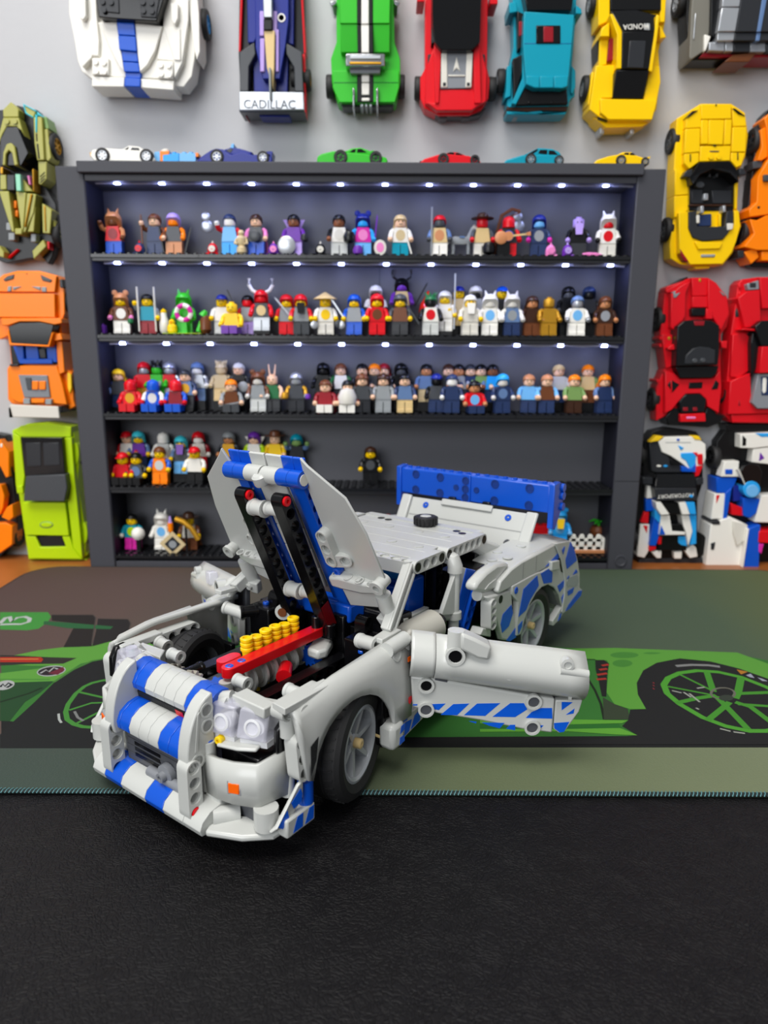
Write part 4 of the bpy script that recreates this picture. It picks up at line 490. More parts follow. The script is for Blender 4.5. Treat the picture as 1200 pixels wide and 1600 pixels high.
wcar('endurance_racer', 'white and blue brick endurance racer cut off in the lower right corner', C8, [
    ('body', 'black', 1.8, [(800, 200), (880, 92), (1420, 100), (1420, 1190), (712, 1182), (752, 800), (792, 450)]), ('front_wing', 'white', 3.0, [(985, 140), (1420, 120), (1420, 212), (1086, 254), (985, 250)]), ('wing_slot', 'black', 3.05, [(1002, 150), (1034, 180), (1030, 232), (1000, 236)]), ('decal', 'azure', 3.05, [(1100, 136), (1420, 128), (1420, 160), (1150, 165)]), ('fender', 'white', 2.9, [(1086, 258), (1420, 220), (1420, 400), (1072, 362)]), ('decal', 'purple', 2.95, [(1140, 280), (1176, 330), (1130, 356)]), ('arch', 'white', 2.9, [(862, 356), (976, 352), (970, 476), (830, 474)]), ('decal', 'blue', 2.95, R(866, 416, 926, 458)), ('flank', 'blue', 2.7, [(798, 482), (962, 480), (940, 540), (890, 604), (800, 602)]), ('flank', 'white', 2.7, [(786, 606), (866, 606), (860, 800), (754, 808)]), ('decal', 'red', 2.75, [(796, 620), (828, 615), (798, 692)]), ('flank', 'blue', 2.8, [(868, 600), (920, 560), (900, 680), (880, 804), (850, 810)]),
    ('canopy', 'smoke', 3.5, [(985, 440), (1010, 390), (1070, 368), (1130, 384), (1156, 440), (1140, 540), (1000, 540)]), ('pillar', 'offwhite', 3.6, [(968, 418), (980, 418), (1030, 540), (1018, 540)]), ('cowl_ring', 'azure', 3.6, ell(1074, 575, 68, 66, 20)), ('cowl', 'lblue', 3.65, ell(1080, 586, 50, 50, 18)), ('flank', 'dblue', 2.6, [(930, 540), (1000, 544), (1010, 660), (930, 670)]), ('flank', 'red', 2.9, [(910, 680), (1000, 716), (1012, 782), (918, 772)]), ('spine', 'blue', 3.2, [(1004, 640), (1140, 650), (1110, 760), (1060, 800), (1010, 780)]), ('spine', 'white', 3.2, [(1150, 620), (1420, 610), (1420, 840), (1096, 830)]), ('rear_body', 'white', 3.0, [(754, 850), (840, 812), (912, 790), (1044, 852), (1000, 1190), (712, 1178)]), ('rear_slot', 'char', 3.1, [(756, 996), (792, 986), (780, 1046), (756, 1046)]), ('rear_slot', 'char', 3.1, [(756, 820), (824, 818), (830, 850), (770, 850)]), ('rear_step', 'offwhite', 3.3, [(930, 820), (1040, 850), (1030, 960), (960, 1020), (930, 920)]), ('rear_fin', 'blue', 3.6, [(1052, 882), (1142, 850), (1130, 1182), (1012, 1186)]), ('fin_edge', 'white', 3.7, [(1040, 880), (1054, 880), (1010, 1188), (996, 1188)]), ('decal', 'red', 3.7, [(1132, 900), (1420, 896), (1420, 1000), (1126, 990)]), ('decal', 'magenta', 3.65, [(1130, 1000), (1170, 1000), (1150, 1080), (1128, 1060)])],
    [(795, 320, 1.5, -1, 'black')])
# ---------------------------------------------------------------- small die-cast cars on the cabinet top
TOPZ = 38.35
ELL = lambda cx, cy, r: ell(cx, cy, r, r, 14)
def diecast(name, label, K, col, body, cab, win, wheels, extra=(), rim='silver', yn=70.6, wd_=2.5):
    ox, oy, k = K; P = lambda p, y: at_y(ox + p[0] / k, oy + p[1] / k, y)
    pts = [P(p, yn) for p in body]; c = Vector((sum(p.x for p in pts) / len(pts), yn + wd_ / 2, TOPZ)); low = min(p.z for p in pts)
    r = empty(name, c); tag(r, label, 'toy car', 'die-cast cars on the cabinet top')
    def pr(nm, m, poly, y0, y1, tap=0.0, bev=0.1):
        a = [P(p, y0) - c for p in poly]; mid = sum((p.x for p in a)) / len(a)
        b_ = [Vector((mid + (p.x - mid) * (1 - tap), y1 - c.y, p.z)) for p in a]
        return MB().prism(a, b_).obj(nm, m, r, bevel=bev)
    pr('body', wcol(col), body, yn, yn + wd_); pr('cabin', wcol(col), cab, yn + 0.2, yn + wd_ - 0.2)
    for w in win: pr('window', M_SMOKE, w, yn + 0.17, yn + 0.3, 0, 0.02)
    for w in win: pr('window', M_SMOKE, w, yn + wd_ - 0.3, yn + wd_ - 0.17, 0, 0.02)
    for nm, cc, poly in extra: pr(nm, wcol(cc), poly, yn + 0.05 if nm == 'trim' else yn + 0.4, yn + 0.2 if nm == 'trim' else yn + wd_ - 0.4, 0, 0.02)
    for x, y, rr in wheels:
        R_ = max(0.3, rr / k / 15.9); p = P((x, y), yn) - c; z = R_ + 0.012
        for yy, sgn in ((-wd_ / 2 + 0.12, -1), (wd_ / 2 - 0.12, 1)):
            g = inst(tyre_me, 'tyre', r, M_TYRE, mw=Matrix.Translation((p.x, yy, z)) @ Matrix.Rotation(math.radians(90 * -sgn), 4, 'X')); g.scale = (R_, R_, 0.55)
            inst(rim_me, 'rim', g, wcol(rim))
D = diecast
D('diecast_coupe', 'small white die-cast coupe on the cabinet top', C1, 'white', [(172, 694), (182, 668), (235, 660), (310, 666), (400, 672), (450, 688), (464, 716), (450, 724), (190, 718)], [(300, 668), (322, 664), (345, 650), (390, 654), (420, 672), (440, 690)], [[(352, 672), (360, 658), (390, 660), (398, 676)], [(325, 668), (342, 656), (348, 658), (338, 671)]], [(230, 698, 30), (427, 713, 28)], [('trim', 'gold', [(172, 680), (184, 680), (184, 700), (174, 700)])])
D('diecast_racer', 'small dark blue die-cast racer with wing on the cabinet top', C1, 'dblue', [(648, 722), (664, 702), (712, 670), (735, 662), (768, 666), (800, 690), (850, 676), (900, 690), (960, 690), (986, 700), (986, 726), (900, 728), (700, 724)], [(770, 668), (800, 658), (840, 662), (900, 680), (880, 696), (790, 690)], [[(778, 672), (800, 662), (812, 666), (800, 682)]], [(740, 697, 28), (946, 714, 25)], [('fin', 'lblue', [(798, 664), (806, 640), (816, 642), (814, 664)]), ('wing', 'dblue', [(940, 682), (975, 674), (988, 676), (984, 704), (974, 690)])])
D('diecast_muscle', 'small green die-cast muscle car with chrome pipes on the cabinet top', C2, 'green', [(40, 690), (44, 666), (62, 655), (110, 643), (150, 648), (200, 650), (290, 660), (336, 670), (344, 686), (332, 700), (60, 698)], [(150, 648), (188, 632), (226, 628), (262, 640), (290, 662)], [[(180, 648), (195, 636), (208, 634), (204, 650)], [(212, 650), (214, 634), (232, 634), (256, 650)]], [(142, 679, 27), (292, 689, 25)], [('trim', 'chrome', [(196, 660), (212, 660), (232, 694), (216, 696)]), ('trim', 'chrome', [(60, 672), (100, 660), (112, 690), (60, 694)]), ('spoiler', 'green', [(262, 646), (282, 640), (290, 656), (276, 660)])], 'char')
D('diecast_coupe', 'small red die-cast sports car on the cabinet top', C2, 'red', [(476, 694), (500, 676), (560, 658), (600, 656), (690, 664), (736, 682), (742, 700), (480, 702)], [(570, 660), (608, 647), (642, 648), (690, 668)], [[(584, 658), (610, 648), (628, 650), (624, 662)], [(630, 662), (634, 650), (650, 652), (668, 664)]], [(580, 684, 22), (714, 694, 19)], [('trim', 'char', [(478, 686), (540, 680), (544, 694), (480, 698)])], 'char')
D('diecast_hatchback', 'small teal die-cast hatchback on the cabinet top', C2, 'teal', [(834, 698), (850, 680), (920, 660), (1000, 658), (1080, 660), (1094, 690), (1090, 702), (840, 702)], [(922, 660), (985, 630), (1046, 634), (1074, 646), (1086, 664)], [[(984, 654), (992, 638), (1024, 638), (1022, 658)], [(1028, 658), (1030, 640), (1052, 642), (1070, 660)], [(938, 656), (980, 634), (984, 640), (962, 656)]], [(952, 684, 22), (1072, 696, 19)])
D('diecast_coupe', 'small yellow die-cast sports car on the cabinet top', C3, 'yellow', [(178, 960), (200, 936), (270, 914), (330, 904), (430, 910), (480, 926), (504, 940), (506, 964), (185, 966)], [(316, 908), (352, 890), (400, 890), (440, 916)], [[(352, 908), (362, 894), (386, 894), (388, 912)], [(392, 912), (392, 895), (410, 896), (430, 914)]], [(338, 940, 28), (478, 960, 22)], [('trim', 'char', [(198, 944), (244, 938), (244, 950), (200, 954)]), ('spoiler', 'yellow', [(466, 928), (512, 916), (508, 928), (490, 940)])], 'mgrey')
pb = lambda p, y=71.2: at_y(80 + p[0] / 2.857, p[1] / 2.857, y)
c = Vector((pb((555, 730)).x, 71.8, TOPZ)); r = empty('brick_racer', c); tag(r, 'tiny light blue and orange brick vehicle between two die-cast cars', 'toy car')
for nm, cc, poly, d in (('brick', 'lblue', [(460, 678), (486, 675), (486, 726), (460, 726)], 1.2), ('brick', 'orange', [(484, 674), (526, 674), (526, 690), (500, 692), (500, 722), (486, 722)], 1.4), ('brick', 'azure', [(497, 692), (570, 682), (570, 730), (497, 730)], 1.5), ('brick', 'lblue', [(571, 684), (645, 684), (645, 731), (571, 730)], 1.3), ('brick', 'orange', [(643, 682), (657, 682), (657, 700), (643, 700)], 1.0)):
    a = [pb(p) - c for p in poly]; MB().slab(a, (0, d, 0)).obj(nm, wcol(cc), r, bevel=0.04)
for q in (520, 545, 590, 620): MB().cyl(pb((q, 684)) - c + Vector((0, .4, -.05)), pb((q, 684)) - c + Vector((0, .4, 0.16)), 0.22, n=10).obj('stud', wcol('azure' if q < 560 else 'lblue'), r)
MB().lathe([(0.4, 0), (0.42, 0.3), (0.2, 0.42), (0, 0.44)], pb((505, 676)) - c + Vector((0, .5, -0.1)), n=12).obj('driver', pl('white'), r)

# ---------------------------------------------------------------- little figures on the cabinet shelves
X = MB()
legs_me = []
for sx in (-1, 1):
    def lg(side, xs=sx):
        a = [(xs * 0.04, y, z) for y, z in side]; b_ = [(xs * 0.77, y, z) for y, z in side]; return MB().prism(a, b_)
    legs_me.append((lg([(-0.5, 0), (0.36, 0), (0.36, 1.05), (0.1, 1.12), (-0.36, 1.0), (-0.38, 0.32), (-0.5, 0.3)]).mesh('leg'), lg([(-1.35, 0.02), (-1.35, 0.78), (-1.12, 0.78), (-1.1, 0.62), (-0.1, 0.7), (0.36, 0.6), (0.36, 0.02)]).mesh('leg')))
hips_me = MB().box(-0.78, 0.78, -0.3, 0.34, 1.0, 1.26).mesh('hips'); skirt_me = MB().prism([(-.82, -.62, 0), (.82, -.62, 0), (.82, .42, 0), (-.82, .42, 0)], [(-.74, -.36, 1.25), (.74, -.36, 1.25), (.74, .36, 1.25), (-.74, .36, 1.25)]).mesh('skirt')
torso_me = MB().prism([(-.78, -.36, 1.26), (.78, -.36, 1.26), (.78, .36, 1.26), (-.78, .36, 1.26)], [(-.56, -.36, 2.58), (.56, -.36, 2.58), (.56, .36, 2.58), (-.56, .36, 2.58)]).mesh('torso')
arm_me = [[MB().tube([(s * .6, 0, 2.38), (s * .84, -.02, 2.22), (s * .94, -.14, 1.9), (s * .98, -.4, 1.62)], 0.23, 8).mesh('arm'), MB().tube([(s * .6, 0, 2.38), (s * .86, -.05, 2.3), (s * 1.02, -.3, 2.4), (s * 1.08, -.5, 2.7)], 0.23, 8).mesh('arm')] for s in (-1, 1)]
hand_me = [[MB().lathe([(.1, -.2), (.22, -.14), (.24, .1), (.16, .22), (0, .22)], (s * 1.0, -.56, 1.5), (0, -.8, -.6), 10).mesh('hand'), MB().lathe([(.1, -.2), (.22, -.14), (.24, .1), (.16, .22), (0, .22)], (s * 1.1, -.56, 2.85), (0, -.3, 1), 10).mesh('hand')] for s in (-1, 1)]
head_me = MB().lathe([(.3, 2.58), (.34, 2.64), (.5, 2.7), (.54, 2.8), (.54, 3.32), (.48, 3.44), (.26, 3.5), (.26, 3.64), (0, 3.64)], n=16).mesh('head')
mb = MB()
for s in (-1, 1): mb.cyl((s * .19, -.50, 3.12), (s * .19, -.555, 3.12), .065, n=8)
mb.tube([(-.16, -.525, 2.88), (0, -.55, 2.85), (.16, -.525, 2.88)], .03, 5); face_me = mb.mesh('face')
def dome(r, z0, z1, front, n=16, back=None):     # hair or hood shell open towards the face
    m = MB(); rows = []
    for k in range(7):
        t = k / 6; row = []
        for i in range(n):
            a = 2 * math.pi * i / n; fr = max(0, -math.sin(a)); lowz = z0 + (front - z0) * min(1, fr * 1.9)
            zz = lowz + (z1 - lowz) * t; rr = r * math.sqrt(max(0, 1 - max(0, (zz - (z1 - r * .95)) / (r * .95)) ** 2)) if zz > z1 - r * .95 else r
            row.append((rr * math.cos(a), rr * math.sin(a) * 1.04, zz))
        rows.append(row)
    return m.loft(rows, True, True)
HAIR = {}
HAIR['short'] = dome(.62, 2.95, 3.8, 3.3).mesh('hair'); HAIR['helmet'] = dome(.66, 2.72, 3.86, 3.3).mesh('helmet'); HAIR['hood'] = dome(.68, 2.62, 3.88, 3.34).mesh('hood'); HAIR['mask'] = dome(.6, 2.62, 3.74, 2.66).mesh('mask')
m = dome(.64, 2.8, 3.82, 3.32); m.prism([(-.66, .1, 2.9), (.66, .1, 2.9), (.62, .62, 2.9), (-.62, .62, 2.9)], [(-.7, .25, 1.75), (.7, .25, 1.75), (.6, .72, 1.75), (-.6, .72, 1.75)]); HAIR['long'] = m.mesh('hair')
m = dome(.62, 2.95, 3.78, 3.3)
for i in range(7): a = i * .9; m.cyl((.35 * math.cos(a), .35 * math.sin(a), 3.55), (.62 * math.cos(a), .5 * math.sin(a), 4.0), .2, .03, 6)
HAIR['spiky'] = m.mesh('hair')
HAIR['brim'] = MB().lathe([(.3, 3.3), (1.05, 3.42), (1.1, 3.5), (.6, 3.48), (.52, 3.85), (.3, 3.98), (0, 3.92)], n=18).mesh('hat'); HAIR['cone'] = MB().lathe([(.4, 3.36), (1.15, 3.34), (1.15, 3.4), (.1, 4.02), (0, 4.04)], n=18).mesh('hat')
m = dome(.6, 3.2, 3.82, 3.3); m.slab([(-.45, -.5, 3.3), (.45, -.5, 3.3), (.34, -1.0, 3.26), (-.34, -1.0, 3.26)], (0, 0, .08)); HAIR['cap'] = m.mesh('cap')
m = dome(.72, 2.58, 3.9, 3.38)
for s in (-1, 1): m.lathe([(.26, -.1), (.28, .1), (.2, .2), (0, .22)], (s * .52, 0, 3.86), (0, -1, 0), 10)
HAIR['bear'] = m.mesh('hood')
m = dome(.72, 2.58, 3.9, 3.38)
for s in (-1, 1): m.tube([(s * .5, 0, 3.7), (s * .85, 0, 3.95), (s * .95, 0, 4.3), (s * .85, 0, 4.65)], .12, 6)
HAIR['antlers'] = m.mesh('hood')
m = MB()
for s in (-1, 1): m.cyl((s * .22, 0, 3.5), (s * .36, .05, 4.6), .1, .06, 8)
HAIR['feelers'] = m.mesh('feelers')
m = dome(.78, 2.5, 3.95, 3.42)
for s in (-1, 1): m.cyl((s * .35, 0, 3.7), (s * .5, .1, 4.25), .22, .04, 6)
HAIR['ears'] = m.mesh('hood')
cape_me = MB().prism([(-.6, .42, 2.5), (.6, .42, 2.5), (1.15, .7, .15), (-1.15, .7, .15)], [(-.6, .5, 2.5), (.6, .5, 2.5), (1.15, .8, .15), (-1.15, .8, .15)]).mesh('cape')
blade_me = MB().slab([(-.07, 0, 0), (.07, 0, 0), (.07, 0, 2.3), (0, 0, 2.55), (-.07, 0, 2.3)], (0, .06, 0)).mesh('blade')
disc_me = MB().lathe([(.74, 0), (.74, .08), (.6, .14), (.2, .18), (0, .18)], ax=(0, -1, 0), n=22).mesh('disc')
stand_me = MB().box(-.78, .78, -.7, .7, 0, 1).mesh('stand_brick')
bag_me = MB().lathe([(.2, 0), (.45, .15), (.5, .5), (.34, .85), (0, .95)], n=12).mesh('pouch')
collar_me = MB().loft([[(-.6, .3, 2.5), (.6, .3, 2.5), (.6, .42, 2.5), (-.6, .42, 2.5)], [(-1.05, .1, 3.3), (1.05, .1, 3.3), (1.05, .2, 3.3), (-1.05, .2, 3.3)]]).mesh('collar')
beard_me = MB().prism([(-.4, -.5, 3.0), (.4, -.5, 3.0), (.3, -.62, 2.0), (-.3, -.62, 2.0)], [(-.4, -.6, 3.0), (.4, -.6, 3.0), (.3, -.74, 2.0), (-.3, -.74, 2.0)]).mesh('beard')
belly_me = MB().slab([(x * .46, -.362, 1.9 + y * .5) for x, y in [(math.cos(i * .4488), math.sin(i * .4488)) for i in range(14)]], (0, -.03, 0)).mesh('chest_print')
ACC = dict(cape=cape_me, collar=collar_me, beard=beard_me, belly=belly_me)
GRP = ['figures on the top shelf', 'figures on the second shelf', 'figures on the third shelf', 'figures on the fourth shelf', 'figures on the lowest shelf']
BASEPX = [398, 526, 649, 760, 864]
def fig(row, px, rank, cols, hair, label, acc=(), pose='', dy=0, h=0):
    hd, to, ar, lg, hn = (cols.split() + [None])[:5]; hn = hn or hd
    y = {'m': 72.3, 'f': 71.5, 'b': 73.25}[rank] + dy; z = FLOOR[row] + 0.16; up = h or {'m': 0, 'f': 0, 'b': 0.95}[rank]
    x = at_y(px, BASEPX[row], y).x; r = empty('toy_figure', (x, y, z)); tag(r, label, 'toy figure', GRP[row])
    sit = 's' in pose; r.rotation_euler.z = random.uniform(-.12, .12)
    off = up - (0.62 if sit else 0)
    if up: o = inst(stand_me, 'stand_brick', r, pl('black')); o.scale = (1, 1, up)
    if 'k' in pose: inst(skirt_me, 'skirt', r, pl(lg), loc=(0, 0, up))
    else:
        for i in (0, 1): inst(legs_me[i][1 if sit else 0], 'leg', r, pl(lg), loc=(0, 0, up))
        if not sit: inst(hips_me, 'hips', r, pl(lg), loc=(0, 0, off))
    inst(torso_me, 'torso', r, pl(to), loc=(0, 0, off))
    for i in (0, 1):
        u = 1 if ('l' in pose and i == 0) or ('r' in pose and i == 1) else 0
        inst(arm_me[i][u], 'arm', r, pl(ar), loc=(0, 0, off)); inst(hand_me[i][u], 'hand', r, pl(hn), loc=(0, 0, off))
    hh = inst(head_me, 'head', r, pl(hd), loc=(0, 0, off))
    if hd in ('yellow', 'skin', 'dskin', 'nougat', 'fyellow', 'lav', 'tan'): inst(face_me, 'face', hh, pl('black'))
    if hair: t, cc = hair.split(':'); inst(HAIR[t], HAIR[t].name.split('.')[0], r, pl(cc), loc=(0, 0, off))
    for a in acc:
        k, cc, *q = a.split(':')
        if k in ACC: inst(ACC[k], ACC[k].name.split('.')[0], r, pl(cc), loc=(0, 0, off))
        elif k == 'blade': inst(blade_me, 'blade', r, pl(cc), loc=(float(q[0]), -.62, off + float(q[1])), rot=(0, float(q[2]), 0))
        elif k == 'disc': o = inst(disc_me, 'disc', r, pl(cc), loc=(float(q[0]), -.8, float(q[1]))); o.scale = (float(q[2]),) * 3
        elif k == 'pouch': o = inst(bag_me, 'pouch', r, pl(cc), loc=(float(q[0]), -.75, float(q[1]))); o.scale = (float(q[2]),) * 3
        elif k == 'staff': MB().tube([(float(q[0]), -.6, off + .2), (float(q[0]), -.6, off + float(q[1]))], .09, 6).obj('staff', pl(cc), r)
        elif k == 'horn':
            for s in (-1, 1): MB().tube([(s * .45, 0, off + 3.6), (s * .85, 0, off + 3.8), (s * 1.15, 0, off + 4.3), (s * 1.12, 0, off + 4.9)], .17, 8).obj('horn', pl(cc), r)
    return r
F = fig; random.seed(4)
# top shelf
T1 = 'on the top shelf'
F(0, 181, 'm', 'brown red nougat blue', 'ears:nougat', 'brown-hooded toy figure with red chest, leftmost ' + T1, ['belly:dred'], 'l')
F(0, 245, 'm', 'skin navy brown navy', 'short:brown', 'brown-haired toy figure in navy suit raising one arm ' + T1, ['staff:brown:-1.1:3.6'], 'l')
F(0, 274, 'm', 'orange dgrey orange nougat', 'hood:lav', 'toy figure with pale hood and orange arms ' + T1, ['blade:black:-.9:.1:-.15', 'blade:black:1.1:.1:.3'])
F(0, 361, 'm', 'white lblue red azure', 'short:navy', 'toy figure with white masked face and red sleeves ' + T1, (), 'l')
F(0, 402, 'm', 'skin dgrey pink blue', 'short:dbrown', 'dark-haired toy figure in pink coat ' + T1, ['disc:dgrey:0:1.7:.7', 'cape:pink'])
F(0, 460, 'm', 'dskin purple purple lav', 'short:black', 'purple toy figure with raised collar and silver shield ' + T1, ['collar:lav', 'disc:silver:-.6:.85:1.15', 'pouch:char:1.1:1.2:.8'])
F(0, 530, 'm', 'dskin white black lgrey', 'short:black', 'dark-haired toy figure in white top with black sack ' + T1, ['pouch:black:.95:1.1:1.2', 'belly:offwhite'])
F(0, 567, 'm', 'azure magenta azure lblue', 'bear:dblue', 'magenta toy figure in blue round-eared hood ' + T1, ['belly:pink', 'blade:purple:1.1:1.2:.1', 'pouch:purple:-.5:.0:1.0'])
F(0, 625, 'm', 'skin white white teal', 'long:tan', 'blonde toy figure in white top holding a pale slab ' + T1, ['belly:sand', 'blade:white:1.2:-.3:-.3'])
F(0, 686, 'm', 'dgrey tan bluegrey white', 'short:red', 'tan-chested toy figure with a tall grey staff ' + T1, ['staff:mgrey:-.75:4.4', 'belly:nougat'])
F(0, 752, 'm', 'red tan dgrey offwhite', 'brim:dbrown', 'wide-hatted toy figure with red face ' + T1, ['pouch:black:.6:.1:1.3'])
F(0, 793, 'm', 'red char red red', 'mask:red', 'red-headed toy figure playing an orange guitar ' + T1, ['belly:blue'])
F(0, 840, 'm', 'lblue navy navy navy magenta', 'hood:dblue', 'navy toy figure with pale blue face ' + T1, ['belly:mgrey'])
F(0, 901, 'm', 'lav black black char lav', None, 'lavender-headed bearded toy figure in black robe ' + T1, ['beard:lav'], 'k')
F(0, 947, 'm', 'red white white offwhite black', 'ears:white', 'white-hooded toy figure with red and blue chest, rightmost ' + T1, ['belly:red'])
# second shelf
T2 = 'on the second shelf'
F(1, 193, 'm', 'yellow brown brown white pink', 'bear:nougat', 'brown bear-suited toy figure ' + T2, ['belly:white', 'pouch:dgreen:.95:.9:.6'])
F(1, 234, 'm', 'yellow teal mgrey dred', 'short:black', 'black-haired toy figure with teal top and red legs ' + T2, ['cape:dred', 'staff:offwhite:-.8:4.4', 'staff:offwhite:.8:4.4'], 'l')
F(1, 290, 'm', 'green green green green', 'ears:green', 'all-green toy figure holding a pink and white ring ' + T2)
F(1, 349, 'm', 'yellow white white lgrey', 'cap:dblue', 'toy figure with blue cap and white overalls ' + T2, (), '', 0.4)
F(1, 364, 'f', 'fyellow fyellow fyellow purple', None, 'bald yellow toy figure sitting with purple legs ' + T2, (), 's')
F(1, 389, 'm', 'red mgrey red lav', 'short:black', 'red-faced toy figure with black hair beside the horned one ' + T2, ['blade:black:-.9:2:-.4'], '', 0.6)
F(1, 410, 'm', 'red dgrey red silver', 'hood:red', 'tall red toy figure with long white horns ' + T2, ['horn:white', 'belly:tan'], '', -.2, 0.35)
F(1, 449, 'm', 'yellow mgrey red red', 'hood:red', 'red-hooded toy figure with red legs ' + T2, ['blade:silver:.5:1.6:-.7'], '', .5)
F(1, 471, 'm', 'yellow mgrey red dgrey', 'helmet:red', 'red-hooded toy figure with dark grey legs ' + T2, ['disc:silver:1.3:.9:.5', 'beard:black'])
F(1, 509, 'm', 'yellow white white offwhite', 'cone:tan', 'toy figure with pointed straw hat and white robe ' + T2, ['belly:fyellow', 'disc:dgrey:1.25:1:.5'])
F(1, 554, 'm', 'yellow mgrey blue blue', 'hood:blue', 'blue-hooded toy figure with crossed blades ' + T2, ['blade:silver:-.9:1.5:-.6', 'blade:silver:.9:1.5:.6', 'disc:silver:-1.2:.9:.5'])
F(1, 587, 'b', 'black white white black', 'helmet:white', 'white-helmeted toy figure behind the small red one ' + T2)
F(1, 589, 'f', 'yellow red red red', 'hood:red', 'all-red toy figure standing in front of a white helmet ' + T2, ['belly:brown'], '', -.1)
F(1, 627, 'b', 'purple tan purple purple', 'antlers:black', 'tall purple toy figure with black antlers ' + T2, ['blade:black:1.3:1.2:.5'], '', 0, 1.6)
F(1, 625, 'f', 'fyellow brown dgrey char', 'hood:dgrey', 'grey-hooded toy figure in brown vest ' + T2)
F(1, 672, 'f', 'black white black lgrey', 'spiky:dgreen', 'toy figure with dark green spiky hair and white chest ' + T2, ['belly:red', 'blade:dgrey:-1.1:1:-.6'])
F(1, 694, 'm', 'fyellow white white white', 'hood:white', 'all-white hooded toy figure with thin sword ' + T2, ['staff:silver:.95:5.4'], '', .5, .4)
F(1, 715, 'b', 'yellow sand sand tan', 'cap:dblue', 'yellow-faced toy figure with dark blue cap behind the white beard ' + T2)
F(1, 733, 'f', 'yellow offwhite offwhite offwhite', 'long:white', 'white-haired toy figure in cream robe ' + T2, ['beard:white'])
F(1, 741, 'b', 'black silver silver silver', 'helmet:offwhite', 'pale-helmeted toy figure behind the cream robe ' + T2)
F(1, 764, 'm', 'offwhite white white white', 'ears:white', 'white wolf-hooded toy figure with printed chest ' + T2, ['belly:lblue'], '', -.2)
F(1, 782, 'b', 'yellow char char char', 'cap:blue', 'blue-capped toy figure between two white wolf hoods ' + T2)
F(1, 798, 'm', 'offwhite bluegrey white navy', 'ears:offwhite', 'white wolf-hooded toy figure with navy legs ' + T2, ['belly:mgrey'], '', -.2)
F(1, 829, 'm', 'nougat dbrown dbrown brown', 'long:dbrown', 'brown toy figure next to the gold one ' + T2)
F(1, 855, 'm', 'gold gold gold gold', None, 'all-gold toy figure ' + T2, (), '', -.3)
F(1, 884, 'b', 'dgrey black black black', 'helmet:black', 'black-helmeted toy figure ' + T2, ['cape:black'])
F(1, 899, 'f', 'silver white white white', 'short:bluegrey', 'white toy figure with blue-grey cap ' + T2, ['belly:lblue'])
F(1, 916, 'b', 'black char black black', 'helmet:navy', 'black toy figure with navy helmet ' + T2)
F(1, 942, 'm', 'nougat dbrown dbrown brown', 'long:brown', 'brown toy figure with silver chest band, rightmost ' + T2, ['belly:silver'])
# third shelf
T3 = 'on the third shelf'
F(2, 190, 'm', 'skin dgrey blue navy', 'long:fyellow', 'yellow-haired toy figure with grey chest, leftmost ' + T3, ['disc:bluegrey:-1.0:1.9:.7'], '', .5, .3)
F(2, 207, 'f', 'red red red red', 'mask:red', 'all-red toy figure sitting ' + T3, ['belly:gold'], 's', .1)
F(2, 230, 'b', 'silver red red gold', 'helmet:red', 'red-helmeted toy figure with silver face ' + T3)
F(2, 242, 'f', 'skin blue white blue red', 'mask:blue', 'blue toy figure sitting with white sleeves ' + T3, ['belly:offwhite'], 's')
F(2, 250, 'b', 'green green green green', 'spiky:black', 'green toy figure with spiky black hair ' + T3)
F(2, 269, 'b', 'silver red silver silver', 'helmet:silver', 'silver-helmeted toy figure with red chest ' + T3)
F(2, 277, 'f', 'red dred blue blue red', 'mask:red', 'red and blue toy figure sitting ' + T3, (), 's')
F(2, 293, 'm', 'skin bluegrey navy char', 'short:char', 'toy figure with wide red cape ' + T3, ['cape:dred', 'belly:gold'], '', -.1, .3)
F(2, 312, 'b', 'white silver silver bluegrey', 'helmet:bluegrey', 'toy figure with blue-grey helmet and silver arms ' + T3, (), '', .2)
F(2, 349, 'b', 'sand sand sand tan', 'spiky:sand', 'tan wooden-looking toy figure ' + T3)
F(2, 363, 'f', 'skin brown mgrey dgrey', 'short:orange', 'ginger toy figure sitting with grey sleeves ' + T3, ['blade:mgrey:-1.2:1.2:1.4'], 's')
F(2, 376, 'b', 'skin black char dgrey', 'short:offwhite', 'pale-haired toy figure in black with shield ' + T3, ['disc:mgrey:.6:2.4:.7', 'cape:dred'], '', -.2)
F(2, 405, 'm', 'offwhite mgrey brown lgrey', 'bear:brown', 'grey toy figure in brown round-eared hood ' + T3, (), '', -.3)
F(2, 427, 'm', 'skin dgreen skin char', 'feelers:skin', 'toy figure with two tall feelers and green top ' + T3)
F(2, 464, 'm', 'mgrey dgrey gold char', 'helmet:silver', 'silver-helmeted toy figure with gold arms ' + T3, ['pouch:purple:1.2:1.2:.6', 'pouch:gold:-1.1:1.2:.8'])
F(2, 506, 'b', 'black black black black', 'hood:black', 'black-hooded toy figure behind the red robe ' + T3, ['cape:black'])
F(2, 509, 'f', 'skin dred dred white', 'short:brown', 'toy figure in red robe sitting with white legs ' + T3, ['cape:dred'], 's')
F(2, 533, 'b', 'skin white dgreen char', 'short:brown', 'brown-haired toy figure with white shirt ' + T3)
F(2, 544, 'f', 'skin white dred white', 'short:black', 'black-haired toy figure holding a cream bundle ' + T3, ['pouch:offwhite:0:.6:1.9'], 's')
F(2, 566, 'b', 'skin char char char', 'short:black', 'black-haired toy figure behind the auburn one ' + T3)
F(2, 566, 'f', 'skin dgrey dgrey char', 'long:brown', 'auburn-haired toy figure in grey top ' + T3, (), '', -.1)
F(2, 585, 'b', 'skin char char char', 'short:orange', 'orange-haired toy figure in the back row ' + T3)
F(2, 600, 'b', 'skin dgrey dgrey char', 'long:dred', 'red-haired toy figure behind the bearded one ' + T3, (), '', .3)
F(2, 599, 'f', 'skin mgrey mgrey mgrey', 'long:dbrown', 'long-haired bearded toy figure in grey suit ' + T3)
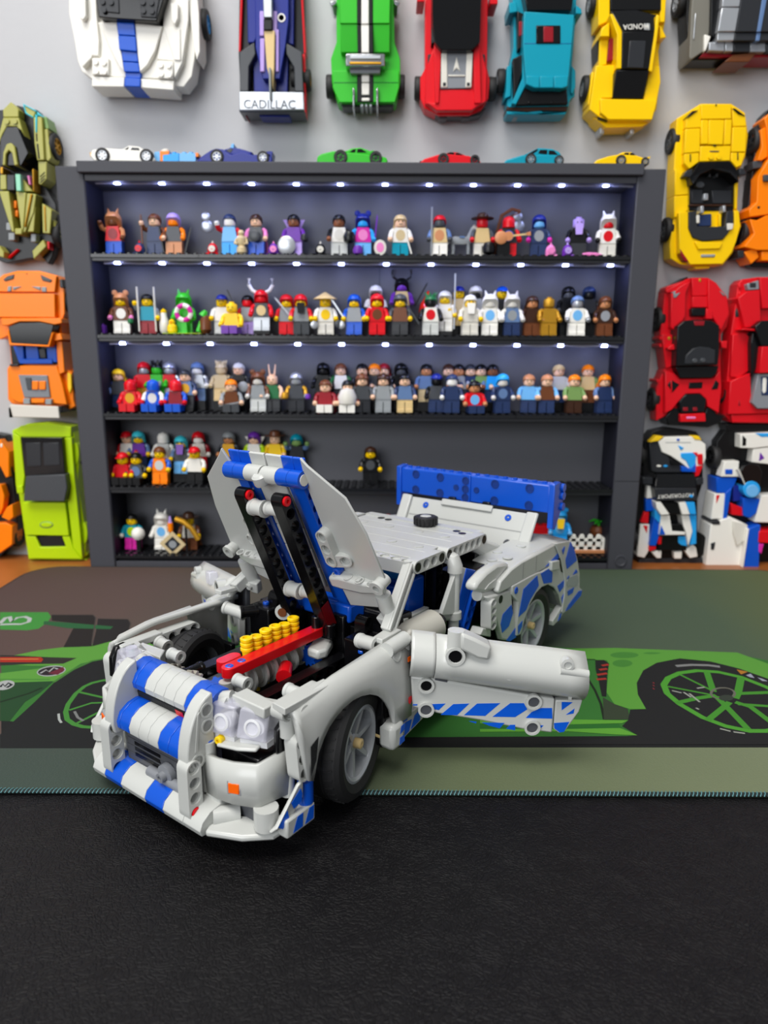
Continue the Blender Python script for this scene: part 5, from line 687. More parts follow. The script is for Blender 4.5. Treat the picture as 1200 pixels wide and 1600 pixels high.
F(2, 626, 'b', 'dgrey black black black', 'hood:black', 'black-hooded toy figure behind the navy jacket ' + T3, ['cape:black'])
F(2, 632, 'f', 'skin bluegrey navy tan', 'short:black', 'black-haired toy figure in navy jacket and tan trousers ' + T3)
F(2, 665, 'b', 'nougat bluegrey bluegrey sand', 'short:black', 'dark-haired toy figure with sand trousers ' + T3)
F(2, 681, 'm', 'black dgrey black navy', 'cap:dblue', 'blue-capped toy figure with dark armour ' + T3)
F(2, 699, 'b', 'skin char char char', 'short:dbrown', 'brown-haired toy figure behind the white goggles ' + T3)
F(2, 705, 'f', 'white navy navy navy', 'short:navy', 'navy toy figure with white goggles ' + T3)
F(2, 715, 'b', 'nougat mgrey mgrey char', 'short:black', 'black-haired toy figure with grey sleeves in the back row ' + T3)
F(2, 733, 'b', 'skin navy navy navy', 'short:char', 'toy figure with charcoal hair behind the red shirt ' + T3)
F(2, 740, 'f', 'nougat red red navy', 'short:black', 'toy figure in bright red shirt sitting ' + T3, ['belly:lblue'], 's')
F(2, 749, 'b', 'skin ngreen ngreen char', 'short:black', 'black-haired toy figure in olive green top ' + T3)
F(2, 767, 'b', 'dskin azure bluegrey navy', 'short:black', 'toy figure with bright blue shirt in the back row ' + T3)
F(2, 783, 'f', 'offwhite navy navy navy', 'helmet:azure', 'toy figure with light blue helmet and navy suit ' + T3, ['belly:bluegrey'])
F(2, 824, 'm', 'skin lblue lblue navy', 'short:nougat', 'ginger toy figure in light blue shirt ' + T3)
F(2, 852, 'm', 'skin brown lblue navy', 'short:nougat', 'ginger toy figure in brown vest ' + T3, (), '', -.2)
F(2, 869, 'b', 'skin lgrey lgrey navy', 'short:tan', 'sandy-haired toy figure in grey shirt ' + T3, (), '', .2)
F(2, 894, 'm', 'skin ngreen ngreen dbrown', 'short:orange', 'orange-haired toy figure in green shirt ' + T3, (), '', -.2)
F(2, 914, 'b', 'skin tan ngreen brown', 'short:orange', 'orange-haired toy figure with rust trousers ' + T3, (), '', .2)
F(2, 941, 'm', 'skin navy bluegrey navy', 'long:orange', 'long orange-haired toy figure in navy overalls, rightmost ' + T3)
# fourth shelf
T4 = 'on the fourth shelf'
F(3, 204, 'b', 'skin white red red', 'cap:red', 'red-capped toy figure in the back row, leftmost ' + T4, (), '', 0, 1.3)
F(3, 222, 'b', 'yellow purple bluegrey navy', 'hood:aqua', 'toy figure with turquoise hood and pale blue sleeves ' + T4, (), '', 0, 1.3)
F(3, 195, 'f', 'yellow red red black', 'cap:red', 'red-jacketed toy figure with yellow face ' + T4, (), 's')
F(3, 216, 'f', 'yellow dgrey black black', 'short:black', 'black-clad toy figure with a yellow face, second in front ' + T4, ['belly:bluegrey'], 's')
F(3, 260, 'b', 'white lgrey white white', 'mask:white', 'white skull-pale toy figure ' + T4, (), '', 0, 1.3)
F(3, 253, 'f', 'yellow orange blue orange', 'short:brown', 'toy figure in orange vest and orange legs ' + T4, ['belly:lgrey'])
F(3, 287, 'b', 'yellow dgrey bluegrey lblue', 'hood:aqua', 'toy figure with turquoise hood and light blue legs ' + T4, ['beard:purple'], '', -.6, 0.9)
F(3, 314, 'b', 'white offwhite dred red', 'helmet:red', 'toy figure with red helmet and white face ' + T4, (), '', 0, 1.3)
F(3, 307, 'f', 'yellow white white black', 'cap:red', 'white-jacketed toy figure with red cap ' + T4)
F(3, 361, 'b', 'nougat gold char char', 'helmet:mgrey', 'toy figure with grey goggles behind the raised hood ' + T4, (), '', 0, 1.3)
F(3, 400, 'b', 'skin white lime white', 'hood:purple', 'toy figure with purple hood and lime sleeves ' + T4, ['collar:white'], '', 0, 1.3)
F(3, 432, 'b', 'skin fyellow fyellow blue', 'brim:brown', 'brown-hatted toy figure with yellow shirt ' + T4, (), '', 0, 1.3)
F(3, 465, 'b', 'ngreen char bluegrey char', 'helmet:teal', 'toy figure with teal helmet and green face ' + T4, (), 'lr', 0, 1.1)
F(3, 579, 'm', 'yellow black black black', 'long:dbrown', 'lone long-haired toy figure dressed in black ' + T4, ['belly:dgrey'])
# lowest shelf
T5 = 'on the lowest shelf'
F(4, 210, 'm', 'yellow teal teal magenta white', 'short:black', 'toy figure in teal and lime holding a white ball ' + T5, ['belly:lime'])
F(4, 256, 'm', 'white white white white', 'ears:white', 'all-white eared toy figure with orange carrot ' + T5, ['belly:lblue'])
F(4, 298, 'm', 'yellow offwhite brown brown', 'brim:dbrown', 'brown-hatted toy figure with orange sash ' + T5, ['cape:brown'])
F(4, 577, 'm', 'fyellow gold gold tan', None, 'bald yellow toy figure behind the car roof ' + T5)
F(4, 606, 'm', 'red red red red', 'helmet:red', 'red-helmeted toy figure behind the car roof ' + T5, ['disc:gold:1.2:2.4:1'])
F(4, 872, 'm', 'lblue azure azure azure', 'bear:azure', 'light blue toy figure with tan ears beside the fence ' + T5, ['belly:lblue', 'beard:fyellow'], '', -.3, .6)

# other small things on the shelves
def small(name, label, cat, row, px, y, build, group=None, dz=0.16):
    x = at_y(px, BASEPX[row], y).x; r = empty(name, (x, y, FLOOR[row] + dz)); tag(r, label, cat, group); build(r); return r
def critter(c1, c2):
    def b(r):
        MB().lathe([(.2, 0), (.46, .12), (.52, .45), (.38, .85), (.18, 1.02), (0, 1.06)], n=14).obj('body', pl(c1), r)
        MB().slab([(.32 * math.cos(i * .5236), -.5, .5 + .3 * math.sin(i * .5236)) for i in range(12)], (0, .2, 0)).obj('face', pl(c2), r)
        for s in (-1, 1): MB().cyl((s * .35, -.2, .06), (s * .62, -.35, .06), .12, .08, 8).obj('foot', pl(c1), r)
        MB().cyl((0, 0, 1.0), (0, 0, 1.25), .12, .05, 8).obj('tuft', pl(c2), r)
    return b
for px, a, b_, t in ((219, 'navy', 'red', 'tiny navy and red toy creature beside the orange-armed figure'), (333, 'red', 'offwhite', 'tiny red toy creature standing alone'), (428, 'purple', 'pink', 'tiny purple toy creature beside the silver shield'), (501, 'black', 'offwhite', 'tiny black toy creature with white face'), (860, 'pink', 'pink', 'tiny pink rounded toy creature'), (886, 'purple', 'lav', 'tiny violet toy creature beside the black robe')):
    small('toy_creature', t + ' on the top shelf', 'toy creature', 0, px, 71.6, critter(a, b_), 'tiny creatures on the top shelf')
small('toy_statue', 'small sand-coloured toy statue on the top shelf', 'toy figure', 0, 378, 71.5, lambda r: [MB().lathe([(.35, 0), (.5, .2), (.48, .6), (.3, .8), (.42, 1.1), (.4, 1.5), (.24, 1.7), (.32, 1.95), (.2, 2.2), (0, 2.25)], n=14).obj('body', pl('sand'), r), MB().tube([(-.45, 0, 1.4), (-.6, -.2, 1), (-.3, -.4, .9)], .12, 7).obj('arm', pl('sand'), r), MB().tube([(.45, 0, 1.4), (.6, -.2, 1), (.3, -.4, .9)], .12, 7).obj('arm', pl('sand'), r)])
small('oval_plate', 'white oval printed plate standing on the top shelf', 'toy plate', 0, 594, 71.6, lambda r: [MB().slab([(.6 * math.cos(i * .3927), 0, .72 + .72 * math.sin(i * .3927)) for i in range(16)], (0, .16, 0)).obj('plate', pl('offwhite'), r, bevel=.04), MB().slab([(.36 * math.cos(i * .5236), -.02, .74 + .45 * math.sin(i * .5236)) for i in range(12)], (0, .03, 0)).obj('print', pl('pink'), r)])
def horse(r):
    MB().loft([[(x, y * w, z + q * w2) for y, q in ((-.3, 0), (-.2, .35), (.2, .35), (.3, 0), (.2, -.3), (-.2, -.3))] for x, z, w, w2 in ((-1.0, 1.5, .7, .8), (-.6, 1.5, 1.1, 1.1), (.2, 1.45, 1, 1), (.7, 1.55, 1, 1.1), (.95, 1.6, .6, .8))]).obj('body', pl('mgrey'), r)
    for x in (-.8, .65):
        for s in (-1, 1): MB().tube([(x, s * .2, 1.4), (x + .05, s * .22, .7), (x, s * .22, 0)], .15, 7).obj('leg', pl('mgrey'), r)
    MB().tube([(.7, 0, 1.6), (1.0, 0, 2.2), (1.2, 0, 2.65)], .3, 8).obj('neck', pl('mgrey'), r); MB().cyl((1.05, 0, 2.75), (1.75, -.1, 2.35), .3, .18, 10).obj('muzzle', pl('lgrey'), r)
    MB().cyl((1.2, 0, 2.7), (1.3, 0, 3.1), .1, .03, 6).obj('ear', pl('mgrey'), r); MB().tube([(-1, 0, 1.6), (-1.3, 0, 1.2), (-1.25, 0, .6)], .12, 6).obj('tail', pl('lgrey'), r); MB().box(-.2, .3, -.34, .34, 1.75, 1.9).obj('saddle', pl('bluegrey'), r)
small('toy_horse', 'grey toy horse on the top shelf', 'toy horse', 0, 720, 72.6, horse)
small('crossbow', 'brown curved toy bow leaning behind the wide-hatted figure on the top shelf', 'toy bow', 0, 778, 73.2, lambda r: [MB().tube([(-.4, 0, 0), (-.2, 0, 2.2), (.2, 0, 3.9), (1.2, 0, 4.5), (2.0, 0, 4.3)], .16, 7).obj('limb', pl('brown'), r), MB().tube([(.2, 0, 3.9), (.5, 0, 3.6), (2.0, 0, 4.2)], .08, 6).obj('string', pl('brown'), r)])
def guitar(r):
    MB().lathe([(.55, 0), (.6, .05), (.6, .22), (.5, .28), (0, .28)], (-.7, 0, 1.6), (0, -1, 0), 16).obj('body', pl('nougat'), r); MB().lathe([(.4, 0), (.44, .22), (0, .24)], (0, 0, 1.75), (0, -1, 0), 14).obj('body_bout', pl('nougat'), r)
    MB().slab([(.1, -.12, 1.66), (1.7, -.12, 1.86), (1.7, -.12, 2.0), (.1, -.12, 1.84)], (0, -.1, 0)).obj('neck', pl('tan'), r); MB().slab([(1.65, -.1, 1.8), (2.1, -.1, 1.8), (2.05, -.1, 2.2), (1.65, -.1, 2.05)], (0, -.12, 0)).obj('headstock', pl('nougat'), r)
    MB().box(-1, .2, -.05, .3, 0, 1.3).obj('rest', pl('black'), r)
small('toy_guitar', 'orange toy guitar in front of the red-headed figure on the top shelf', 'toy guitar', 0, 793, 71.3, guitar)
small('toy_lizard', 'flat pink toy lizard at the right end of the top shelf', 'toy lizard', 0, 925, 71.6, lambda r: [MB().tube([(-.9, 0, .15), (-.4, 0, .22), (.3, -.05, .2), (.9, .1, .1)], .17, 7).obj('body', pl('pink'), r), MB().tube([(-.3, -.4, .08), (-.2, 0, .15), (-.3, .4, .08)], .07, 5).obj('leg', pl('pink'), r), MB().tube([(.3, -.4, .08), (.2, 0, .15), (.3, .4, .08)], .07, 5).obj('leg', pl('pink'), r)])
for px, py, t in ((322, 346, 'left'), (809, 346, 'right')):
    p = at_y(px, py, 74.3); r = empty('hung_disc', p); tag(r, 'pair of silver discs stuck to the cabinet back, %s one' % t, 'disc', 'discs on the cabinet back')
    for dx, dz, s in ((0, .45, .55), (.1, -.45, .75)): o = inst(disc_me, 'disc', r, pl('silver'), loc=(dx, 0, dz)); o.scale = (s,) * 3
small('toy_brick', 'purple toy brick at the left end of the second shelf', 'toy brick', 1, 160, 71.6, lambda r: [MB().box(-.38, .38, -.38, .38, 0, .78).obj('cube', pl('purple'), r, bevel=.03), MB().cyl((0, 0, .78), (0, 0, .92), .24, n=12).obj('stud', pl('purple'), r)])
small('toy_bird', 'small white toy bird with yellow head on the second shelf', 'toy bird', 1, 258, 72.4, lambda r: [MB().lathe([(.3, 0), (.5, .3), (.5, 1.2), (.32, 1.7), (.3, 2.1), (0, 2.3)], n=12).obj('body', pl('white'), r), MB().lathe([(.3, 0), (.32, .25), (0, .5)], (0, 0, 1.95), n=12).obj('crest', pl('yellow'), r)])
small('toy_chick', 'small yellow toy chick on the second shelf', 'toy bird', 1, 270, 71.5, lambda r: [MB().lathe([(.3, 0), (.5, .25), (.48, .7), (.3, .9), (.34, 1.15), (0, 1.45)], n=12).obj('body', pl('fyellow'), r), MB().cyl((0, -.3, 1.1), (0, -.5, 1.05), .1, .02, 8).obj('beak', pl('orange'), r)])
small('swim_ring', 'pink and white toy swim ring on the second shelf', 'toy ring', 1, 289, 71.2, lambda r: [[MB().tube([(.68 * math.cos(a0 + k * .2618), 0, 1.95 + .68 * math.sin(a0 + k * .2618)) for k in range(4)], .24, 8).obj('ring_segment', pl('white' if i % 2 else 'magenta'), r) for i, a0 in enumerate([j * .7854 for j in range(8)])], MB().box(-.25, .25, -.1, .5, 0, 1.2).obj('post', pl('green'), r), MB().slab([(-2, .5, .0), (1.6, .5, 0), (1.7, -.5, 0), (-2, -.5, 0)], (0, 0, .06)).obj('base_leaf', pl('lime'), r)])
small('toy_beast', 'brown toy beast with green leaves on the second shelf', 'toy creature', 1, 322, 72, lambda r: [MB().lathe([(.3, 0), (.6, .4), (.55, 1.2), (.35, 1.7), (0, 1.9)], n=12).obj('body', pl('brown'), r), MB().cyl((-.2, 0, 1.7), (.1, 0, 2.2), .45, .2, 10).obj('leaf_cap', pl('green'), r), MB().cyl((-.7, -.2, .2), (-.4, -.1, 1.2), .25, .18, 8).obj('leaf_arm', pl('green'), r)])
small('flame_piece', 'clear red toy flame behind the spiky green hair on the second shelf', 'toy flame', 1, 668, 73.4, lambda r: [MB().box(-.4, .4, -.4, .4, 0, 1.6).obj('stand_brick', pl('black'), r), MB().lathe([(.5, 1.6), (.95, 2.2), (.8, 3.0), (.4, 3.6), (.2, 4.1), (0, 4.3)], n=14).obj('flame', mat('clear_red', 'e8281c', .1, spec=.7), r)])
def board(r):
    M = frame((0, 0, 0), (math.cos(.75), 0, math.sin(.75)), (-math.sin(.75), 0, math.cos(.75))); a = MB(M); a.box(-.95, .95, 0, .14, .05, 2.0); a.obj('board', pl('sand'), r, bevel=.03)
    b2 = MB(M); b2.box(-.6, .6, -.03, 0, .45, 1.6); b2.obj('picture', pl('char'), r); c2 = MB(M); c2.lathe([(.4, 0), (.4, .03), (0, .03)], (0, -.03, 1.0), (0, -1, 0), 16); c2.obj('portrait', pl('mgrey'), r)
small('picture_board', 'tan tilted picture board in front of the figures on the lowest shelf', 'toy board', 4, 281, 70.75, board, dz=.3)
small('toy_ball', 'white toy ball held at the left of the lowest shelf', 'toy ball', 4, 218, 71.1, lambda r: [MB().lathe([(0, 1.2), (.4, 1.32), (.62, 1.6), (.68, 1.9), (.6, 2.25), (.36, 2.5), (0, 2.6)], n=16).obj('ball', pl('white'), r), MB().box(-.2, .2, -.2, .2, 0, 1.4).obj('peg', pl('black'), r)])
small('toy_carrot', 'orange toy carrot beside the white eared figure on the lowest shelf', 'toy carrot', 4, 269, 71.4, lambda r: [MB().lathe([(.05, 1.9), (.26, 2.1), (.3, 2.6), (.28, 3.0), (0, 3.05)], n=12).obj('root', pl('orange'), r), MB().cyl((0, 0, 3.0), (0, 0, 3.7), .22, .1, 8).obj('tip', pl('lav'), r), MB().box(-.15, .15, -.15, .15, 0, 2.0).obj('peg', pl('black'), r)])
small('toy_horn', 'orange curved toy horn across the brown-hatted figure on the lowest shelf', 'toy horn', 4, 292, 71.1, lambda r: [MB().tube([(-1.0, 0, 3.5), (-.2, 0, 3.2), (.6, 0, 2.5), (1.3, 0, 1.3)], .3, 8).obj('horn', pl('gold'), r), MB().box(-.1, .1, 0, .3, 0, 3.1).obj('peg', pl('black'), r)])
def fence(r):
    MB().box(-1.9, 2.3, -1.2, 1.0, 0, .35).obj('plate', pl('nougat'), r, bevel=.04)
    MB().box(-1.7, 1.7, -1.0, -.75, .35, .7).obj('rail', pl('white'), r); MB().box(-1.7, 1.7, -1.0, -.75, 1.25, 1.55).obj('rail', pl('white'), r)
    for i in range(4): x = -1.3 + .87 * i; MB().slab([(x - .27, -1.0, .35), (x + .27, -1.0, .35), (x + .27, -1.0, 1.75), (x + .15, -1.0, 2.0), (x - .15, -1.0, 2.0), (x - .27, -1.0, 1.75)], (0, .25, 0)).obj('picket', pl('white'), r, bevel=.03)
    MB().box(1.7, 1.95, -1.0, .3, .35, 1.6).obj('side_rail', pl('white'), r)
small('toy_fence', 'white toy picket fence on an orange plate on the lowest shelf', 'toy fence', 4, 910, 72.3, fence)
small('toy_plant', 'brown round toy pot with green plant behind the white fence', 'toy plant', 4, 932, 73.4, lambda r: [MB().box(-.4, .4, -.4, .4, 0, 1.2).obj('stand_brick', pl('black'), r), MB().lathe([(.4, 1.2), (.8, 1.5), (.9, 1.95), (.7, 2.4), (0, 2.5)], n=16).obj('pot', pl('brown'), r), MB().cyl((0, 0, 2.4), (0, 0, 2.8), .18, n=8).obj('stem', pl('green'), r), [MB().slab([(0, 0, 2.8), (math.cos(a) * .5 - math.sin(a) * .25, math.sin(a) * .5 + math.cos(a) * .25, 3.0), (math.cos(a), math.sin(a), 2.75), (math.cos(a) * .5 + math.sin(a) * .25, math.sin(a) * .5 - math.cos(a) * .25, 3.0)], (0, 0, .12)).obj('leaf', pl('green'), r) for a in (.3, 1.5, 2.8, 4.0, 5.2)]])
small('brick_block', 'red and white toy brick block behind the raised boot lid', 'toy block', 4, 842, 73.0, lambda r: [MB().box(-1.6, 1.4, -.6, .6, 0, 1.7).obj('white_course', pl('offwhite'), r, bevel=.03), MB().box(-1.6, 1.2, -.6, .6, 1.7, 2.6).obj('red_course', pl('red'), r, bevel=.05)] + [MB().cyl((-1.2 + .8 * i, 0, 2.6), (-1.2 + .8 * i, 0, 2.76), .24, n=10).obj('stud', pl('red'), r) for i in range(3)])
# ---------------------------------------------------------------- the large grey and blue beam-built car
CO = Vector((-6.75, 35.30, 0.05)); CA = math.radians(53.4)
fw = Vector((-math.cos(CA), -math.sin(CA), 0)); lf = Vector((-fw.y, fw.x, 0))
car = empty('model_car', CO, math.atan2(fw.y, fw.x)); tag(car, 'large light grey and blue brick-built sports car with hood and doors open', 'toy car')
loc = lambda w: Vector(((w - CO).dot(fw), (w - CO).dot(lf), w.z - CO.z))
def lpl(px, py, n, c):      # photo point -> car coordinates on a plane of the car
    d = ray(px, py); C_ = loc(CAM); dl = Vector((d.dot(fw), d.dot(lf), d.z)); n = Vector(n); return C_ + dl * ((c - n.dot(C_)) / n.dot(dl))
pX = lambda x, y, v: lpl(x, y, (1, 0, 0), v); pY = lambda x, y, v: lpl(x, y, (0, 1, 0), v); pZ = lambda x, y, v: lpl(x, y, (0, 0, 1), v)
MIR = Matrix.Diagonal((1, -1, 1, 1)); V = Vector
m_dg = mat('dark_grey_grille', '4b4d52', 0.4); m_bl = mat('blue_moulding', '0b4fc0', 0.24); m_rim = mat('wheel_silver', 'b4b8bc', 0.3, 0.25); m_mesh = mat('black_mesh_print', '1a1b1d', 0.6, bump=.8, bscale=900)
UN = 0.76
BEAMS = {}
def beam_me(n):
    if n in BEAMS: return BEAMS[n]
    mb = MB(); h = UN / 2; t = 0.36; K = 16
    for i in range(n):
        cx = i * UN; oc = []
        for k in range(K):
            a = 2 * math.pi * k / K; c, s = math.cos(a), math.sin(a); rnd = (i == 0 and c < -1e-6) or (i == n - 1 and c > 1e-6)
            f = h if rnd else h / max(abs(c), abs(s)); oc.append((cx + c * f, s * f))
        rings = [[(x, y, t) for x, y in oc]]
        for r, z in ((.3, t), (.3, t - .09), (.235, t - .09), (.235, -t + .09), (.3, -t + .09), (.3, -t)): rings.append([(cx + r * math.cos(2 * math.pi * k / K), r * math.sin(2 * math.pi * k / K), z) for k in range(K)])
        rings.append([(x, y, -t) for x, y in oc]); b0 = len(mb.v); mb.add([p for r in rings for p in r], [(a * K + k, a * K + (k + 1) % K, (a + 1) * K + (k + 1) % K, (a + 1) * K + k) for a in range(7) for k in range(K)])
        for k in range(K):
            a0 = math.cos(2 * math.pi * (k + .5) / K)
            if (i > 0 and oc[k][0] < cx - h + 1e-4 and oc[(k + 1) % K][0] < cx - h + 1e-4) or (i < n - 1 and oc[k][0] > cx + h - 1e-4 and oc[(k + 1) % K][0] > cx + h - 1e-4): continue
            mb.f.append((b0 + k, b0 + (k + 1) % K, b0 + 7 * K + (k + 1) % K, b0 + 7 * K + k))
    BEAMS[n] = mb.mesh('beam', None, 30); return BEAMS[n]
def beam(p0, p1, hole, m, par=None, name='beam', n=None):
    p0, p1 = V(p0), V(p1); n = n or max(2, round((p1 - p0).length / UN) + 1)
    o = inst(beam_me(n), name, par or car, m, mw=frame(p0, p1 - p0, hole)); s = (p1 - p0).length / ((n - 1) * UN); o.scale = (s, 1, 1); return o
def slab(name, m, pts, off, par=None, bev=.05, M=None): return MB(M).slab(pts, off).obj(name, m, par or car, bevel=bev)
def bx(name, m, x0, x1, y0, y1, z0, z1, par=None, bev=.06, M=None): return MB(M).box(x0, x1, y0, y1, z0, z1).obj(name, m, par or car, bevel=bev)
def hollow(name, m, p0, p1, r, par=None, M=None, hole=.62, rimh=.16):     # round connector with open ends and end flanges
    L_ = (V(p1) - V(p0)).length; a = V(p1) - V(p0)
    return MB(M).lathe([(r * hole, L_ * .3), (r * hole, 0), (r * 1.12, 0), (r * 1.12, rimh), (r, rimh + .04), (r, L_ - rimh - .04), (r * 1.12, L_ - rimh), (r * 1.12, L_), (r * hole, L_), (r * hole, L_ * .7), (0, L_ * .7)], p0, a, 18).obj(name, m, par or car)
def pin(name, m, p0, p1, r, par=None, M=None): return MB(M).lathe([(r, 0), (r, (V(p1) - V(p0)).length - .03), (r * .85, (V(p1) - V(p0)).length), (r * .4, (V(p1) - V(p0)).length), (r * .4, (V(p1) - V(p0)).length - .1), (0, (V(p1) - V(p0)).length - .1)], p0, V(p1) - V(p0), 14).obj(name, m, par or car)
LG, BL, RD, YL = M_LG, m_bl, mat('red_moulding', 'd8121c', .22), mat('yellow_moulding', 'f2cc10', .25)
# --- floor, rails, bulkheads
bx('floor_pan', M_BLK, -25.5, 5.2, -4.6, 4.6, 1.4, 1.9)
for s in (1, -1): beam((3.7, 2.5 * s, 4.62), (-4.2, 2.5 * s, 4.62), (0, 1, 0), M_BLK, name='frame_rail'); beam((3.6, 1.9 * s, 3.4), (-4.2, 1.9 * s, 3.4), (0, 1, 0), M_BLK, name='lower_rail')
bx('bulkhead', M_BLK, -6.4, -5.2, -5.2, 5.2, 2, 6.3); bx('dashboard', M_BLK, -7.6, -6.2, -4.9, 4.9, 5.6, 7.1, bev=.2)
bx('engine_tray', mat('dark_engine_plastic', '1b1c1f', .35), -4.2, 4.6, -4.4, 4.4, 1.9, 2.5)
for y0, y1, z0, z1, x0, x1 in ((3.0, 4.6, 4.6, 6.3, -5.2, -3.6), (-4.6, -2.9, 4.6, 6.5, -5.2, -3.7), (3.1, 4.4, 3.0, 4.6, -4.6, -3.2), (1.2, 2.2, 4.6, 7.0, -5.4, -4.6), (-2.0, -1.1, 4.6, 6.8, -5.4, -4.6)): bx('block', M_BLK, x0, x1, y0, y1, z0, z1, bev=.1)
for p0, p1 in (((-4.4, 5.6, 6.0), (-4.4, 3.2, 6.0)), ((-3.0, -4.6, 6.2), (-3.9, -4.0, 6.2))): hollow('connector', M_BLK, p0, p1, .36)
beam((-4.9, 3.4, 6.9), (-4.9, 3.4, 4.6), (0, 1, 0), M_BLK, name='upright'); beam((-4.9, -3.4, 6.9), (-4.9, -3.4, 4.6), (0, 1, 0), M_BLK, name='upright')
for q in ((-4.2, 4.0, 6.3), (-3.7, 4.2, 5.7), (-4.4, -3.8, 6.5), (-5.3, 1.8, 6.4)): pin('blue_pin', BL, q, V(q) + V((0, 0, .14)), .2)
hollow('exhaust_tube', LG, pX(441, 957, -3.6), pX(441, 957, -3.6) + V((-1.6, -.6, 0)), .42); MB().lathe([(.27, 0), (.27, .05), (0, .05)], pX(441, 957, -3.55), (1, .4, 0), 14).obj('tube_plug', pl('brown'), car)
# --- engine
def stad(x0, x1, y, r, k=8): return [(x0 + r * math.cos(math.pi / 2 - math.pi * i / k), y + r * math.sin(math.pi / 2 - math.pi * i / k)) for i in range(k + 1)] + [(x1 - r * math.cos(math.pi / 2 - math.pi * i / k), y - r * math.sin(math.pi / 2 - math.pi * i / k)) for i in range(k + 1)]
MB().slab([(x, y, 5.86) for x, y in stad(2.75, -3.7, .95, .38)], (0, 0, .52)).obj('cam_cover', RD, car, bevel=.03)
MB().slab([(x, y, 5.62) for x, y in stad(2.2, 1.5, -.1, .36)], (0, 0, .62)).obj('cam_bracket', RD, car, bevel=.03)
for i in (0, 1): pin('blue_pin', BL, (2.72 - i * .8, .95, 6.2), (2.72 - i * .8, .95, 6.41), .22)
for px, py in ((385, 996), (400, 993), (415, 983), (430, 977), (444, 974), (458, 964)):
    t = pY(px, py, .25); pr = []
    for k in range(3): pr += [(.3, -.26 * k), (.34, -.26 * k - .03), (.34, -.26 * k - .15), (.27, -.26 * k - .18), (.27, -.26 * k - .24)]
    MB().lathe([(0, -.08), (.2, -.08), (.2, 0)] + pr + [(.25, -.9), (.25, -1.2), (.12, -1.25), (.12, -3.1)], t, (0, 0, 1), 14).obj('injector', YL, car)
for px, py in ((388, 1060), (406, 1051), (421, 1043), (436, 1036), (452, 1028), (467, 1018)):
    p = pZ(px, py, 4.95); MB().lathe([(.2, -.22), (.62, -.22), (.62, -.1), (.82, -.08), (.82, .08), (.62, .1), (.62, .22), (.2, .22)], p - V((0, .15, 0)), (1, 0, 0), 22).obj('piston_disc', LG, car)
    MB().cyl(p - V((.5, .35, 0)), p + V((.5, -.35, 0)), .2, n=10).obj('crank_pin', LG, car)
for x in (3.0, 2.15): MB().cyl((x, .95, 3.8), (x, .95, 5.66), .34, n=16).obj('intake_pipe', LG, car)
MB().tube([(2.15, .95, 4.2), (1.8, 1.2, 3.9), (1.2, 1.2, 3.8)], .3, 12).obj('intake_elbow', LG, car)
p = pZ(441, 1050, 4.9); MB().cyl(p + V((.4, .5, 0)), p + V((-.5, -.2, .1)), .42, .36, 14).obj('red_cap', RD, car)
def gear(name, m, o, ax, r, n=12, w=.4):
    mb = MB(); q = V(ax).to_track_quat('Z', 'Y'); ring = []
    for k in range(n * 4): a = 2 * math.pi * k / (n * 4); rr = r if k % 4 < 2 else r * .76; ring.append((rr * math.cos(a), rr * math.sin(a)))
    mb.prism([V(o) + q @ V((x, y, -w / 2)) for x, y in ring], [V(o) + q @ V((x, y, w / 2)) for x, y in ring]); return mb.obj(name, m, car, smooth=20)
gear('blue_gear', BL, pZ(341, 1076, 4.9), (0.3, 0, 1), .75, 10, .5); gear('blue_gear', BL, pZ(325, 1088, 4.7), (0, 1, .3), .62, 10, .4); gear('grey_gear', mat('warm_grey', 'b0aca0', .35), pZ(298, 1072, 5.0), (0, 1, .2), .8, 14, .4); gear('grey_gear', mat('warm_grey', 'b0aca0', .35), pZ(272, 1058, 4.9), (0, 1, .2), .7, 14, .4)
gear('blue_gear', BL, pZ(487, 1023, 4.9), (1, 0, 0), .6, 10, .6)
hollow('black_bush', M_BLK, pZ(286, 1056, 5.2), pZ(286, 1056, 5.2) + V((-1.2, 0, 0)), .34); pin('blue_pin', BL, pZ(286, 1056, 5.2) + V((-.05, 0, 0)), pZ(286, 1056, 5.2) + V((.08, 0, 0)), .24)
bx('valve_cover', m_dg, -2.8, 2.4, -1.9, -.6, 3.2, 4.6, bev=.12); bx('sump', M_BLK, -3.2, 3.0, -1.8, 1.8, 2.5, 3.3)
for q in ((-3.7, .95, 6.3), (-4.0, 1.7, 5.9)): MB().lathe([(.3, 0), (.3, .7), (.26, .74), (.12, .74), (0, .66)], q, n=12).obj('black_pin', M_BLK, car)
slab('engine_bracket', LG, [(-4.3, .4, 5.0), (-2.6, 1.2, 5.0), (-2.6, 2.0, 5.0), (-3.2, 2.2, 5.0), (-4.4, 1.6, 5.0)], (0, 0, .55), bev=.15)
